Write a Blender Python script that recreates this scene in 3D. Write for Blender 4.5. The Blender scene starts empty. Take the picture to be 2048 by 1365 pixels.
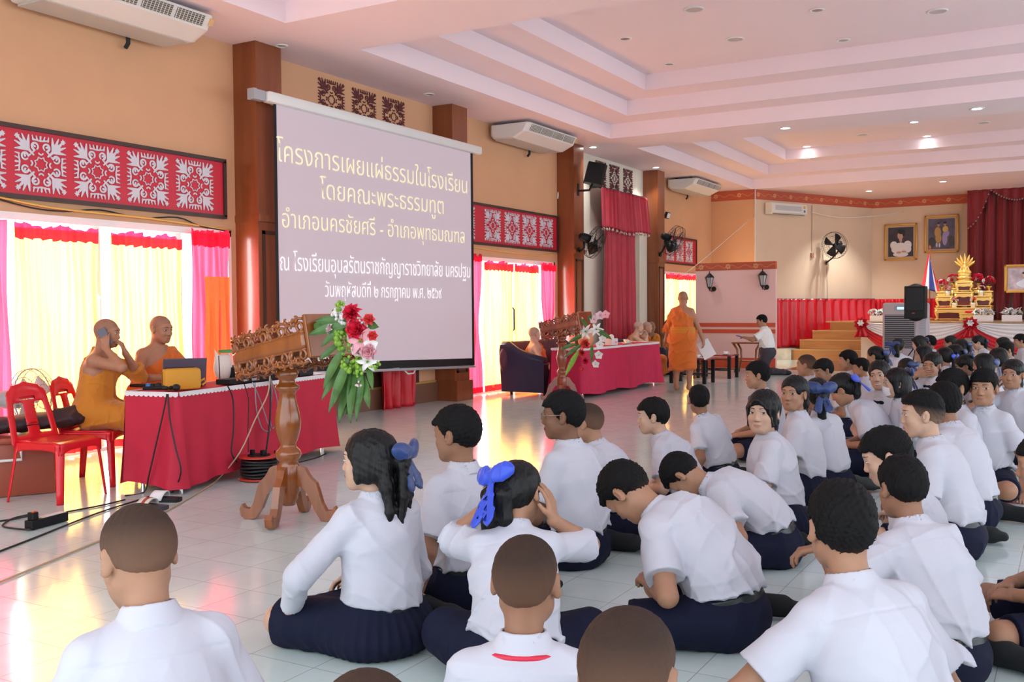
import bpy, bmesh, math
import numpy as np
from mathutils import Vector, Matrix

# ------------------------------------------------------------------ camera, sky, exposure
F_PX = 1963.18; CAM_H = 1.37
YAW, PITCH, ROLL = 0.521657815, -0.0327693554, -0.00774126
def _cam_axes():
    cy, sy = math.cos(YAW), math.sin(YAW)
    f = np.array([-sy * math.cos(PITCH), cy * math.cos(PITCH), math.sin(PITCH)])
    r = np.array([cy, sy, 0.0]); u = np.cross(r, f)
    return r * math.cos(ROLL) + u * math.sin(ROLL), -r * math.sin(ROLL) + u * math.cos(ROLL), f
CR, CU, CF = _cam_axes()
CO = np.array([0, 0, CAM_H])
def unproject(x, y, z):
    """point of the photo (pixels) on the level plane at height z"""
    d = CR * (x - 1024) / F_PX - CU * (y - 682.5) / F_PX + CF
    return CO + d * ((z - CAM_H) / d[2])
def project(p):
    v = np.asarray(p, float) - CO
    return np.array([v @ CR / (v @ CF) * F_PX + 1024, 682.5 - v @ CU / (v @ CF) * F_PX])
sc = bpy.context.scene
cam = bpy.data.cameras.new('camera'); cam.sensor_width = 36.0; cam.lens = F_PX / 2048 * 36.0; cam.clip_end = 200
cam_o = bpy.data.objects.new('camera', cam); sc.collection.objects.link(cam_o)
cam_o.matrix_world = Matrix(((CR[0], CU[0], -CF[0], 0), (CR[1], CU[1], -CF[1], 0), (CR[2], CU[2], -CF[2], CAM_H), (0, 0, 0, 1)))
sc.camera = cam_o
sc.view_settings.view_transform = 'Standard'; sc.view_settings.look = 'None'
sc.view_settings.gamma = 1; sc.view_settings.use_curve_mapping = False
sc.view_settings.exposure = 1.02
sc.cycles.use_denoising = True
sc.cycles.max_bounces = 8; sc.cycles.diffuse_bounces = 4; sc.cycles.glossy_bounces = 3; sc.cycles.transmission_bounces = 4
sc.cycles.sample_clamp_indirect = 6
world = bpy.data.worlds.new('sky'); sc.world = world; world.use_nodes = True
bg = world.node_tree.nodes['Background']; bg.inputs[0].default_value = (.86, .94, 1.0, 1); bg.inputs[1].default_value = 1.5

def area(name, loc, rot, sx, sy, power, col):
    l = bpy.data.lights.new(name, 'AREA'); l.shape = 'RECTANGLE'; l.size = sx; l.size_y = sy; l.energy = power; l.color = col
    o = bpy.data.objects.new(name, l); sc.collection.objects.link(o); o.location = loc; o.rotation_euler = rot
    return o
TILE = 0.40; TILE_OFF = (0.0, 0.0)
# daylight coming in through the glass doors along the left wall
DOOR_W = 180.0
for nm, y, L in (('daylight_near_door', 6.55, 3.1), ('daylight_second_door', 14.5, 3.1), ('daylight_far_door', 22.85, 2.7)):
    area(nm, (-9.3, y, 1.3), (0, -math.pi / 2, 0), 2.5, L, DOOR_W * L / 3.1, (1.0, .95, .94))
TILE_OFF = (-.08, .085); TILE = .325
sc.cycles.use_light_tree = False; sc.cycles.max_bounces = 6; sc.cycles.diffuse_bounces = 3; sc.cycles.glossy_bounces = 2
sc.cycles.adaptive_threshold = .05
# ------------------------------------------------------------------ helpers
COL = bpy.context.scene.collection
V = Vector
rng = np.random.RandomState(7)

def tag(o, label=None, cat=None, group=None, kind=None):
    if label: o['label'] = label
    if cat: o['category'] = cat
    if group: o['group'] = group
    if kind: o['kind'] = kind
    return o

def thing(name, label, cat, loc=(0, 0, 0), rz=0.0, group=None):
    o = bpy.data.objects.new(name, None)
    o.empty_display_size = 0.1
    COL.objects.link(o)
    o.location = loc
    o.rotation_euler = (0, 0, rz)
    return tag(o, label, cat, group)

def link(name, me, mat, parent=None, smooth=True):
    if mat is not None:
        for m in (mat if isinstance(mat, (list, tuple)) else [mat]):
            me.materials.append(m)
    if smooth and len(me.polygons):
        me.polygons.foreach_set('use_smooth', np.ones(len(me.polygons), dtype=bool))
    o = bpy.data.objects.new(name, me)
    COL.objects.link(o)
    if parent is not None:
        o.parent = parent
    return o

def copy_tree(o, parent=None):
    c = o.copy()
    COL.objects.link(c)
    if parent is not None:
        c.parent = parent
    for ch in list(o.children):
        copy_tree(ch, c)
    return c

def rotz(a):
    c, s = math.cos(a), math.sin(a)
    return np.array([[c, -s, 0], [s, c, 0], [0, 0, 1.0]])

def rotx(a):
    c, s = math.cos(a), math.sin(a)
    return np.array([[1.0, 0, 0], [0, c, -s], [0, s, c]])

def roty(a):
    c, s = math.cos(a), math.sin(a)
    return np.array([[c, 0, s], [0, 1.0, 0], [-s, 0, c]])

A = lambda *v: np.array(v, dtype=float)
def nrm(v):
    v = np.asarray(v, dtype=float)
    return v / (np.linalg.norm(v) + 1e-12)

class MB:
    """collects boxes, prisms, lathes, tubes and sheets into one mesh"""
    def __init__(s):
        s.v = []; s.f = []
    def add(s, vs, fs):
        n = len(s.v)
        s.v += [tuple(map(float, p)) for p in vs]
        s.f += [tuple(i + n for i in f) for f in fs]
        return s
    def box(s, c, d, b=0.0, rot=None):
        x, y, z = d[0] / 2, d[1] / 2, d[2] / 2
        if b <= 0:
            vs = [(i * x, j * y, k * z) for i in (-1, 1) for j in (-1, 1) for k in (-1, 1)]
            fs = [(0, 1, 3, 2), (4, 6, 7, 5), (0, 4, 5, 1), (2, 3, 7, 6), (0, 2, 6, 4), (1, 5, 7, 3)]
        else:
            b = min(b, x * .95, y * .95, z * .95)
            bm = bmesh.new()
            bmesh.ops.create_cube(bm, size=1.0)
            for vv in bm.verts:
                vv.co = V((vv.co.x * 2 * x, vv.co.y * 2 * y, vv.co.z * 2 * z))
            bmesh.ops.bevel(bm, geom=bm.edges[:], offset=b, segments=2, affect='EDGES', profile=.5)
            bm.verts.index_update()
            vs = [tuple(vv.co) for vv in bm.verts]
            fs = [tuple(vv.index for vv in f.verts) for f in bm.faces]
            bm.free()
        vs = np.array(vs)
        if rot is not None:
            vs = vs @ np.asarray(rot).T
        return s.add(vs + np.array(c), fs)
    def lathe(s, prof, c=(0, 0, 0), n=24, rot=None, a0=0.0):
        vs = []; fs = []
        m = len(prof)
        for i in range(n):
            a = a0 + 2 * math.pi * i / n
            for r, z in prof:
                vs.append((r * math.cos(a), r * math.sin(a), z))
        for i in range(n):
            j = (i + 1) % n
            for k in range(m - 1):
                fs.append((i * m + k, j * m + k, j * m + k + 1, i * m + k + 1))
        if prof[0][0] > 1e-6: fs.append(tuple(i * m for i in range(n))[::-1])
        if prof[-1][0] > 1e-6: fs.append(tuple(i * m + m - 1 for i in range(n)))
        vs = np.array(vs)
        if rot is not None: vs = vs @ np.asarray(rot).T
        return s.add(vs + np.array(c), fs)
    def tube(s, pts, r, n=8, closed=False, cap=True, flat=None):
        pts = [np.array(p, dtype=float) for p in pts]
        m = len(pts)
        rs = r if isinstance(r, (list, tuple, np.ndarray)) else [r] * m
        vs = []; fs = []
        up = None
        for i in range(m):
            a = pts[(i - 1) % m] if (closed or i > 0) else pts[i]
            b = pts[(i + 1) % m] if (closed or i < m - 1) else pts[i]
            t = nrm(b - a)
            if up is None:
                up = A(0, 0, 1) if abs(t[2]) < .9 else A(1, 0, 0)
            u = nrm(np.cross(t, up)); w = np.cross(u, t); up = w
            f = flat if flat is not None else 1.0
            for k in range(n):
                q = 2 * math.pi * k / n
                vs.append(pts[i] + rs[i] * (math.cos(q) * u + f * math.sin(q) * w))
        for i in range(m if closed else m - 1):
            j = (i + 1) % m
            for k in range(n):
                l = (k + 1) % n
                fs.append((i * n + k, i * n + l, j * n + l, j * n + k))
        if cap and not closed:
            fs.append(tuple(range(n))[::-1]); fs.append(tuple((m - 1) * n + k for k in range(n)))
        return s.add(vs, fs)
    def prism(s, poly, z0, z1, fn=None):
        """extrude a 2-D polygon (counter-clockwise) from z0 to z1; fn maps (x,y,z) to space"""
        n = len(poly)
        vs = [(x, y, z0) for x, y in poly] + [(x, y, z1) for x, y in poly]
        if fn: vs = [fn(*p) for p in vs]
        fs = [tuple(range(n))[::-1], tuple(range(n, 2 * n))]
        fs += [(i, (i + 1) % n, n + (i + 1) % n, n + i) for i in range(n)]
        return s.add(vs, fs)
    def grid(s, fn, nu, nv, thick=0.0):
        """sheet fn(u,v) -> point, with real thickness when asked"""
        P = np.array([[fn(i / nu, j / nv) for j in range(nv + 1)] for i in range(nu + 1)], dtype=float)
        idx = lambda i, j: i * (nv + 1) + j
        fs = [(idx(i, j), idx(i + 1, j), idx(i + 1, j + 1), idx(i, j + 1)) for i in range(nu) for j in range(nv)]
        if thick <= 0:
            return s.add(P.reshape(-1, 3), fs)
        du = np.gradient(P, axis=0); dv = np.gradient(P, axis=1)
        nn = np.cross(du, dv); nn /= (np.linalg.norm(nn, axis=2, keepdims=True) + 1e-12)
        n0 = (nu + 1) * (nv + 1)
        vs = np.concatenate([(P + nn * thick / 2).reshape(-1, 3), (P - nn * thick / 2).reshape(-1, 3)])
        f2 = [tuple(n0 + k for k in f[::-1]) for f in fs]
        ed = [idx(i, 0) for i in range(nu + 1)] + [idx(nu, j) for j in range(1, nv + 1)] + \
             [idx(i, nv) for i in range(nu - 1, -1, -1)] + [idx(0, j) for j in range(nv - 1, 0, -1)]
        side = [(ed[k], n0 + ed[k], n0 + ed[(k + 1) % len(ed)], ed[(k + 1) % len(ed)]) for k in range(len(ed))]
        return s.add(vs, fs + f2 + side)
    def sphere(s, c, r, n=12, m=8, rot=None):
        r = (r, r, r) if np.isscalar(r) else r
        vs = [(0, 0, r[2])]; fs = []
        for j in range(1, m):
            t = math.pi * j / m
            for i in range(n):
                q = 2 * math.pi * i / n
                vs.append((r[0] * math.sin(t) * math.cos(q), r[1] * math.sin(t) * math.sin(q), r[2] * math.cos(t)))
        vs.append((0, 0, -r[2]))
        for i in range(n):
            k = (i + 1) % n
            fs.append((0, 1 + i, 1 + k))
            for j in range(m - 2):
                a = 1 + j * n
                fs.append((a + i, a + n + i, a + n + k, a + k))
            a = 1 + (m - 2) * n
            fs.append((a + i, len(vs) - 1, a + k))
        vs = np.array(vs)
        if rot is not None: vs = vs @ np.asarray(rot).T
        return s.add(vs + np.array(c), fs)
    def xf(s, R=None, t=(0, 0, 0)):
        v = np.array(s.v)
        if R is not None: v = v @ np.asarray(R).T
        s.v = [tuple(p) for p in v + np.array(t)]
        return s
    def mesh(s, name):
        me = bpy.data.meshes.new(name)
        me.from_pydata(s.v, [], s.f)
        me.validate()
        return me
    def build(s, name, mat, parent=None, smooth=False, loc=None, fixn=True):
        me = s.mesh(name)
        if fixn:
            bm = bmesh.new(); bm.from_mesh(me)
            bmesh.ops.recalc_face_normals(bm, faces=bm.faces[:])
            if smooth == 'auto':
                for f in bm.faces: f.smooth = True
                for e in bm.edges:
                    if len(e.link_faces) == 2 and e.calc_face_angle(0) > .7: e.smooth = False
            bm.to_mesh(me); bm.free()
        o = link(name, me, mat, parent, smooth is True)
        if loc is not None: o.location = loc
        return o

def structure(o):
    o['kind'] = 'structure'
    return o

# ------------------------------------------------------------------ implicit surfaces
def smin(a, b, k):
    h = np.maximum(k - np.abs(a - b), 0)
    return np.minimum(a, b) - h * h * (.25 / k)

class Sdf:
    def __init__(s):
        s.p = []
    def add(s, fn, lo, hi, k=.015, op='u'):
        s.p.append((fn, np.minimum(lo, hi), np.maximum(lo, hi), max(k, 1e-4), op)); return s
    def cap(s, a, b, ra, rb=None, k=.015, op='u'):
        a = np.asarray(a, float); b = np.asarray(b, float); rb = ra if rb is None else rb
        ba = b - a; L2 = ba @ ba + 1e-12
        def fn(p):
            q = p - a; t = np.clip(q @ ba / L2, 0, 1)
            return np.linalg.norm(q - t[:, None] * ba, axis=1) - (ra + (rb - ra) * t)
        return s.add(fn, np.minimum(a - ra, b - rb), np.maximum(a + ra, b + rb), k, op)
    def chain(s, pts, rs, k=.012):
        for i in range(len(pts) - 1):
            s.cap(pts[i], pts[i + 1], rs[i], rs[i + 1], k)
        return s
    def cone(s, a, b, ra, rb, k=.015, op='u', f=1.0, w=None):
        """tapered limb of cloth: flat cut at b; f flattens it across w"""
        a = np.asarray(a, float); b = np.asarray(b, float)
        ba = b - a; L2 = ba @ ba + 1e-12; L = math.sqrt(L2); ax = ba / L
        nn = None
        if w is not None:
            nn = nrm(np.cross(ax, w))
        def fn(p):
            q = p - a; tt = q @ ba / L2; t = np.clip(tt, 0, 1)
            e = q - t[:, None] * ba
            if nn is not None:
                c = e @ nn; e = e + np.outer(c * (1 / f - 1), nn)
            d = np.linalg.norm(e, axis=1) - (ra + (rb - ra) * t)
            return np.maximum(d, (tt - 1) * L)
        r = max(ra, rb)
        return s.add(fn, np.minimum(a, b) - r, np.maximum(a, b) + r, k, op)
    def ell(s, c, r, R=None, k=.02, op='u'):
        c = np.asarray(c, float); r = np.asarray(r, float)
        def fn(p):
            q = p - c
            if R is not None: q = q @ R
            k0 = np.linalg.norm(q / r, axis=1); k1 = np.linalg.norm(q / (r * r), axis=1)
            return np.where(k1 < 1e-6, -r.min(), k0 * (k0 - 1) / (k1 + 1e-9))
        m = r.max() if R is not None else r
        return s.add(fn, c - m, c + m, k, op)
    def plane(s, c, n, k=.004):
        """keep the side the normal points away from"""
        c = np.asarray(c, float); n = nrm(n)
        return s.add(lambda p: (p - c) @ n, A(-99, -99, -99), A(99, 99, 99), k, 'i')
    def disp(s, fn):
        return s.add(fn, A(-99, -99, -99), A(99, 99, 99), 1e-4, 'd')
    def ev(s, P, m):
        d = np.full(len(P), .6)
        for fn, lo, hi, k, op in s.p:
            if lo[0] < -50:
                if op == 'i': d = -smin(-d, -fn(P), k)
                else:
                    w = np.abs(d) < .08
                    if w.any(): d[w] = d[w] + fn(P[w])
                continue
            w = np.all((P > lo - m - k) & (P < hi + m + k), axis=1)
            if not w.any(): continue
            v = fn(P[w])
            if op == 'u': d[w] = smin(d[w], v, k)
            else: d[w] = -smin(-d[w], v, k)
        return d
    def mesh(s, name, h, B=8, color=None):
        los = [p[1] for p in s.p if p[1][0] > -50 and p[4] == 'u']; his = [p[2] for p in s.p if p[1][0] > -50 and p[4] == 'u']
        lo = np.min(los, axis=0) - 3 * h - .01; hi = np.max(his, axis=0) + 3 * h + .01
        W = h * B
        nb = np.ceil((hi - lo) / W).astype(int)
        I = np.stack(np.meshgrid(*[np.arange(n) for n in nb], indexing='ij'), -1).reshape(-1, 3)
        thr = W * .95 + .012
        dc = s.ev(lo + (I + .5) * W, thr + .02)
        I = I[np.abs(dc) < thr]
        g = np.arange(B + 1)
        G = np.stack(np.meshgrid(g, g, g, indexing='ij'), -1).reshape(-1, 3)
        N = len(I); n1 = B + 1
        X = lo + (I[:, None, :] * B + G[None]) * h
        D = np.full((N, n1 ** 3), .6)
        bl = lo + I * W; bh = bl + W
        for fn, plo, phi, kk_, op in s.p:
            m = .02 + kk_
            if plo[0] < -50:
                w = np.abs(D).min(1) < (.6 if op == 'i' else .05)
            else:
                w = np.all((bh > plo - m) & (bl < phi + m), axis=1)
            w = np.flatnonzero(w)
            if len(w) == 0: continue
            v = fn(X[w].reshape(-1, 3)).reshape(len(w), -1)
            if op == 'u': D[w] = smin(D[w], v, kk_)
            elif op == 'd': D[w] = D[w] + v
            elif op == 's': D[w] = -smin(-D[w], v, kk_)
            else: D[w] = -smin(-D[w], -v, kk_)
        D = D.reshape(N, n1, n1, n1)
        D[D == 0] = 1e-9
        ins = D < 0
        cs = [(0, 0, 0), (1, 0, 0), (0, 1, 0), (1, 1, 0), (0, 0, 1), (1, 0, 1), (0, 1, 1), (1, 1, 1)]
        sl = lambda T, c: T[:, c[0]:c[0] + B, c[1]:c[1] + B, c[2]:c[2] + B]
        cnt = sum(sl(ins, c).astype(np.int8) for c in cs)
        act = np.argwhere((cnt > 0) & (cnt < 8))
        if len(act) == 0:
            return bpy.data.meshes.new(name)
        n, i, j, k = act.T
        vals = np.stack([D[n, i + c[0], j + c[1], k + c[2]] for c in cs], 1)
        acc = np.zeros((len(act), 3)); num = np.zeros(len(act))
        for a in range(8):
            for b in range(a + 1, 8):
                ca, cb = np.array(cs[a]), np.array(cs[b])
                if np.abs(ca - cb).sum() != 1: continue
                m = (vals[:, a] < 0) != (vals[:, b] < 0)
                t = vals[m, a] / (vals[m, a] - vals[m, b])
                acc[m] += ca + t[:, None] * (cb - ca); num[m] += 1
        cell = I[n] * B + np.stack([i, j, k], 1)
        verts = lo + (cell + acc / num[:, None]) * h
        M = (nb * B + 4).astype(np.int64)
        key = lambda c: ((c[:, 0] + 1) * M[1] + c[:, 1] + 1) * M[2] + c[:, 2] + 1
        K = key(cell); order = np.argsort(K); Ks = K[order]
        quads = []
        for ax in range(3):
            e = [0, 0, 0]; e[ax] = 1
            a0 = ins[:, :B, :B, :B]; a1 = sl(ins, e)
            x = np.argwhere(a0 != a1)
            if len(x) == 0: continue
            nn, ii, jj, kk = x.T
            flip = ~a0[nn, ii, jj, kk]
            c = I[nn] * B + np.stack([ii, jj, kk], 1)
            u, w = (ax + 1) % 3, (ax + 2) % 3
            q = []
            for du, dw in ((0, 0), (-1, 0), (-1, -1), (0, -1)):
                cc = c.copy(); cc[:, u] += du; cc[:, w] += dw
                kx = key(cc); pos = np.clip(np.searchsorted(Ks, kx), 0, len(Ks) - 1)
                q.append(np.where(Ks[pos] == kx, order[pos], -1))
            q = np.stack(q, 1)
            q[flip] = q[flip][:, ::-1]
            quads.append(q[(q >= 0).all(1)])
        quads = np.concatenate(quads)
        me = bpy.data.meshes.new(name)
        me.vertices.add(len(verts)); me.vertices.foreach_set('co', verts.astype(np.float32).ravel())
        me.loops.add(quads.size); me.loops.foreach_set('vertex_index', quads.astype(np.int32).ravel())
        me.polygons.add(len(quads))
        me.polygons.foreach_set('loop_start', np.arange(0, quads.size, 4, dtype=np.int32))
        me.polygons.foreach_set('loop_total', np.full(len(quads), 4, dtype=np.int32))
        me.update(calc_edges=True)
        if color is not None:
            c = color(verts)
            at = me.color_attributes.new('tint', 'FLOAT_COLOR', 'POINT')
            at.data.foreach_set('color', np.concatenate([c, np.ones((len(c), 1))], 1).astype(np.float32).ravel())
        return me
    def build(s, name, h, mat, parent=None, color=None):
        return link(name, s.mesh(name, h, color=color), mat, parent)

def creases(seed, amp, freq=30.0, stretch=(1, 1, .35)):
    r = np.random.RandomState(seed)
    Q = [(nrm(r.normal(size=3) * np.array(stretch)) * freq * r.uniform(.6, 1.4), r.uniform(0, 6.28), r.normal(size=3) * 9, r.uniform(0, 6.28)) for _ in range(4)]
    def fn(p):
        o = 0
        for q, ph, w, ph2 in Q:
            o = o + (np.abs(np.sin((p @ q) * .5 + ph + 1.3 * np.sin(p @ w + ph2))) - .6)
        return amp * o * .5
    return fn

def folds(seed, amp, freq=40.0, stretch=(1, 1, .4)):
    """soft cloth folds: a few narrow ridges in drifting directions"""
    r = np.random.RandomState(seed + 1000)
    Q = [(nrm(r.normal(size=3) * np.array(stretch)) * freq * r.uniform(.6, 1.3), r.uniform(0, 6.28), r.normal(size=3) * 6, r.uniform(0, 6.28), r.normal(size=3) * 5, r.uniform(0, 6.28)) for _ in range(4)]
    def fn(p):
        o = 0
        for q, ph, w, ph2, w2, ph3 in Q:
            a = 1 - np.abs(np.sin((p @ q) * .5 + ph + 1.6 * np.sin(p @ w + ph2)))
            o = o + a * a * a * np.clip(.5 + np.sin(p @ w2 + ph3), 0, 1.5)
        return -amp * (o - .8) * .3
    return fn
# ------------------------------------------------------------------ materials
def mat(name, col, rough=.5, metal=0.0, spec=.5, bump=0.0, bscale=40.0, bstretch=(1, 1, 1), vary=0.0, vscale=3.0,
        tint=False, trans=0.0, emit=None, emits=0.0, coat=0.0, sheen=0.0, alpha=1.0, sss=0.0):
    m = bpy.data.materials.new(name); m.use_nodes = True
    nt = m.node_tree; N = nt.nodes; L = nt.links
    b = N['Principled BSDF']; out = N['Material Output']
    b.inputs['Base Color'].default_value = (*col, 1)
    b.inputs['Roughness'].default_value = rough
    b.inputs['Metallic'].default_value = metal
    b.inputs['Specular IOR Level'].default_value = spec
    b.inputs['Coat Weight'].default_value = coat
    b.inputs['Coat Roughness'].default_value = .08
    b.inputs['Sheen Weight'].default_value = sheen
    b.inputs['Alpha'].default_value = alpha
    if sss > 0:
        b.inputs['Subsurface Weight'].default_value = sss
        b.inputs['Subsurface Radius'].default_value = (1, .35, .2)
        b.inputs['Subsurface Scale'].default_value = .012
    if emit:
        b.inputs['Emission Color'].default_value = (*emit, 1); b.inputs['Emission Strength'].default_value = emits
    tc = None
    if bump or vary:
        tc = N.new('ShaderNodeTexCoord')
        mp = N.new('ShaderNodeMapping'); mp.inputs['Scale'].default_value = bstretch
        L.new(tc.outputs['Object'], mp.inputs['Vector'])
    src = None
    if tint:
        a = N.new('ShaderNodeAttribute'); a.attribute_name = 'tint'
        src = a.outputs['Color']
    if vary:
        nz = N.new('ShaderNodeTexNoise'); nz.inputs['Scale'].default_value = vscale; nz.inputs['Detail'].default_value = 5
        L.new(mp.outputs[0], nz.inputs['Vector'])
        r = N.new('ShaderNodeMapRange'); r.inputs[1].default_value = .3; r.inputs[2].default_value = .7
        r.inputs[3].default_value = 1 - vary; r.inputs[4].default_value = 1 + vary
        L.new(nz.outputs[0], r.inputs[0])
        mx = N.new('ShaderNodeMix'); mx.data_type = 'RGBA'; mx.blend_type = 'MULTIPLY'; mx.inputs[0].default_value = 1
        if src is not None: L.new(src, mx.inputs[6])
        else: mx.inputs[6].default_value = (*col, 1)
        L.new(r.outputs[0], mx.inputs[7]); src = mx.outputs[2]
    if src is not None: L.new(src, b.inputs['Base Color'])
    if bump:
        nz = N.new('ShaderNodeTexNoise'); nz.inputs['Scale'].default_value = bscale; nz.inputs['Detail'].default_value = 4
        L.new(mp.outputs[0], nz.inputs['Vector'])
        bp = N.new('ShaderNodeBump'); bp.inputs['Strength'].default_value = bump; bp.inputs['Distance'].default_value = .02
        L.new(nz.outputs[0], bp.inputs['Height']); L.new(bp.outputs[0], b.inputs['Normal'])
    if trans > 0:
        t = N.new('ShaderNodeBsdfTranslucent'); t.inputs['Color'].default_value = (*col, 1)
        if src is not None: L.new(src, t.inputs['Color'])
        mx = N.new('ShaderNodeMixShader'); mx.inputs[0].default_value = trans
        L.new(b.outputs[0], mx.inputs[1]); L.new(t.outputs[0], mx.inputs[2]); L.new(mx.outputs[0], out.inputs['Surface'])
    return m

def wood(name, c1, c2, rough=.3, scale=(1, 1, .12), coat=.3, axis_scale=6.0):
    m = bpy.data.materials.new(name); m.use_nodes = True
    nt = m.node_tree; N = nt.nodes; L = nt.links; b = N['Principled BSDF']
    tc = N.new('ShaderNodeTexCoord'); mp = N.new('ShaderNodeMapping'); mp.inputs['Scale'].default_value = scale
    L.new(tc.outputs['Object'], mp.inputs['Vector'])
    nz = N.new('ShaderNodeTexNoise'); nz.inputs['Scale'].default_value = axis_scale; nz.inputs['Detail'].default_value = 8; nz.inputs['Distortion'].default_value = 1.2
    L.new(mp.outputs[0], nz.inputs['Vector'])
    cr = N.new('ShaderNodeValToRGB')
    cr.color_ramp.elements[0].position = .3; cr.color_ramp.elements[0].color = (*c1, 1)
    cr.color_ramp.elements[1].position = .7; cr.color_ramp.elements[1].color = (*c2, 1)
    L.new(nz.outputs[0], cr.inputs[0]); L.new(cr.outputs[0], b.inputs['Base Color'])
    b.inputs['Roughness'].default_value = rough; b.inputs['Coat Weight'].default_value = coat; b.inputs['Coat Roughness'].default_value = .1
    return m

def tile_floor():
    m = bpy.data.materials.new('floor_tiles'); m.use_nodes = True
    nt = m.node_tree; N = nt.nodes; L = nt.links; b = N['Principled BSDF']
    tc = N.new('ShaderNodeTexCoord'); mp = N.new('ShaderNodeMapping')
    mp.inputs['Location'].default_value = (TILE_OFF[0], TILE_OFF[1], 0)
    L.new(tc.outputs['Object'], mp.inputs['Vector'])
    br = N.new('ShaderNodeTexBrick'); br.offset = 0; br.squash = 1
    br.inputs['Scale'].default_value = 1; br.inputs['Brick Width'].default_value = TILE; br.inputs['Row Height'].default_value = TILE
    br.inputs['Mortar Size'].default_value = .0022; br.inputs['Mortar Smooth'].default_value = .3
    br.inputs['Color1'].default_value = (.64, .78, .78, 1); br.inputs['Color2'].default_value = (.67, .81, .80, 1); br.inputs['Mortar'].default_value = (.40, .41, .40, 1)
    L.new(mp.outputs[0], br.inputs['Vector'])
    nz = N.new('ShaderNodeTexNoise'); nz.inputs['Scale'].default_value = 3.5; nz.inputs['Detail'].default_value = 9; nz.inputs['Roughness'].default_value = .7
    L.new(tc.outputs['Object'], nz.inputs['Vector'])
    r = N.new('ShaderNodeMapRange'); r.inputs[1].default_value = .3; r.inputs[2].default_value = .7; r.inputs[3].default_value = .93; r.inputs[4].default_value = 1.05
    L.new(nz.outputs[0], r.inputs[0])
    mx = N.new('ShaderNodeMix'); mx.data_type = 'RGBA'; mx.blend_type = 'MULTIPLY'; mx.inputs[0].default_value = 1
    L.new(br.outputs['Color'], mx.inputs[6]); L.new(r.outputs[0], mx.inputs[7]); L.new(mx.outputs[2], b.inputs['Base Color'])
    nz2 = N.new('ShaderNodeTexNoise'); nz2.inputs['Scale'].default_value = 9; nz2.inputs['Detail'].default_value = 3
    L.new(tc.outputs['Object'], nz2.inputs['Vector'])
    r2 = N.new('ShaderNodeMapRange'); r2.inputs[3].default_value = .07; r2.inputs[4].default_value = .2
    L.new(nz2.outputs[0], r2.inputs[0]); L.new(r2.outputs[0], b.inputs['Roughness'])
    bp = N.new('ShaderNodeBump'); bp.inputs['Strength'].default_value = .25; bp.inputs['Distance'].default_value = .002
    ad = N.new('ShaderNodeMath'); ad.operation = 'MULTIPLY_ADD'; ad.inputs[1].default_value = -1.0
    nz3 = N.new('ShaderNodeTexNoise'); nz3.inputs['Scale'].default_value = 5; L.new(tc.outputs['Object'], nz3.inputs['Vector'])
    L.new(br.outputs['Fac'], ad.inputs[0]); L.new(nz3.outputs[0], ad.inputs[2])
    L.new(ad.outputs[0], bp.inputs['Height']); L.new(bp.outputs[0], b.inputs['Normal'])
    b.inputs['Specular IOR Level'].default_value = .6
    return m

def frieze_mat():
    """red wallpaper border with a repeating pale rosette and scroll pattern (runs along local x)"""
    m = bpy.data.materials.new('frieze_paper'); m.use_nodes = True
    nt = m.node_tree; N = nt.nodes; L = nt.links; b = N['Principled BSDF']
    tc = N.new('ShaderNodeTexCoord'); sp = N.new('ShaderNodeSeparateXYZ'); L.new(tc.outputs['Object'], sp.inputs[0])
    def mth(op, a, bb=None, c=None):
        n = N.new('ShaderNodeMath'); n.operation = op
        for i, x in enumerate((a, bb, c)):
            if x is None: continue
            if isinstance(x, (int, float)): n.inputs[i].default_value = x
            else: L.new(x, n.inputs[i])
        return n.outputs[0]
    fx = mth('SUBTRACT', mth('MODULO', mth('ADD', sp.outputs['X'], 100), .62), .31)
    r = mth('SQRT', mth('ADD', mth('POWER', fx, 2), mth('POWER', sp.outputs['Z'], 2)))
    rose = mth('LESS_THAN', r, mth('MULTIPLY_ADD', mth('SINE', mth('MULTIPLY', mth('ARCTAN2', sp.outputs['Z'], fx), 6)), .008, .055))
    hole = mth('LESS_THAN', r, .02)
    wave = mth('ABSOLUTE', mth('SUBTRACT', sp.outputs['Z'], mth('MULTIPLY', mth('SINE', mth('MULTIPLY', fx, 20.27)), .03)))
    vine = mth('LESS_THAN', wave, .010)
    k = mth('SUBTRACT', mth('MAXIMUM', rose, mth('MULTIPLY', vine, .45)), mth('MULTIPLY', hole, .7))
    mx = N.new('ShaderNodeMix'); mx.data_type = 'RGBA'; L.new(k, mx.inputs[0])
    mx.inputs[6].default_value = (.55, .10, .045, 1); mx.inputs[7].default_value = (.72, .33, .16, 1)
    L.new(mx.outputs[2], b.inputs['Base Color']); b.inputs['Roughness'].default_value = .6
    return m

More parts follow.
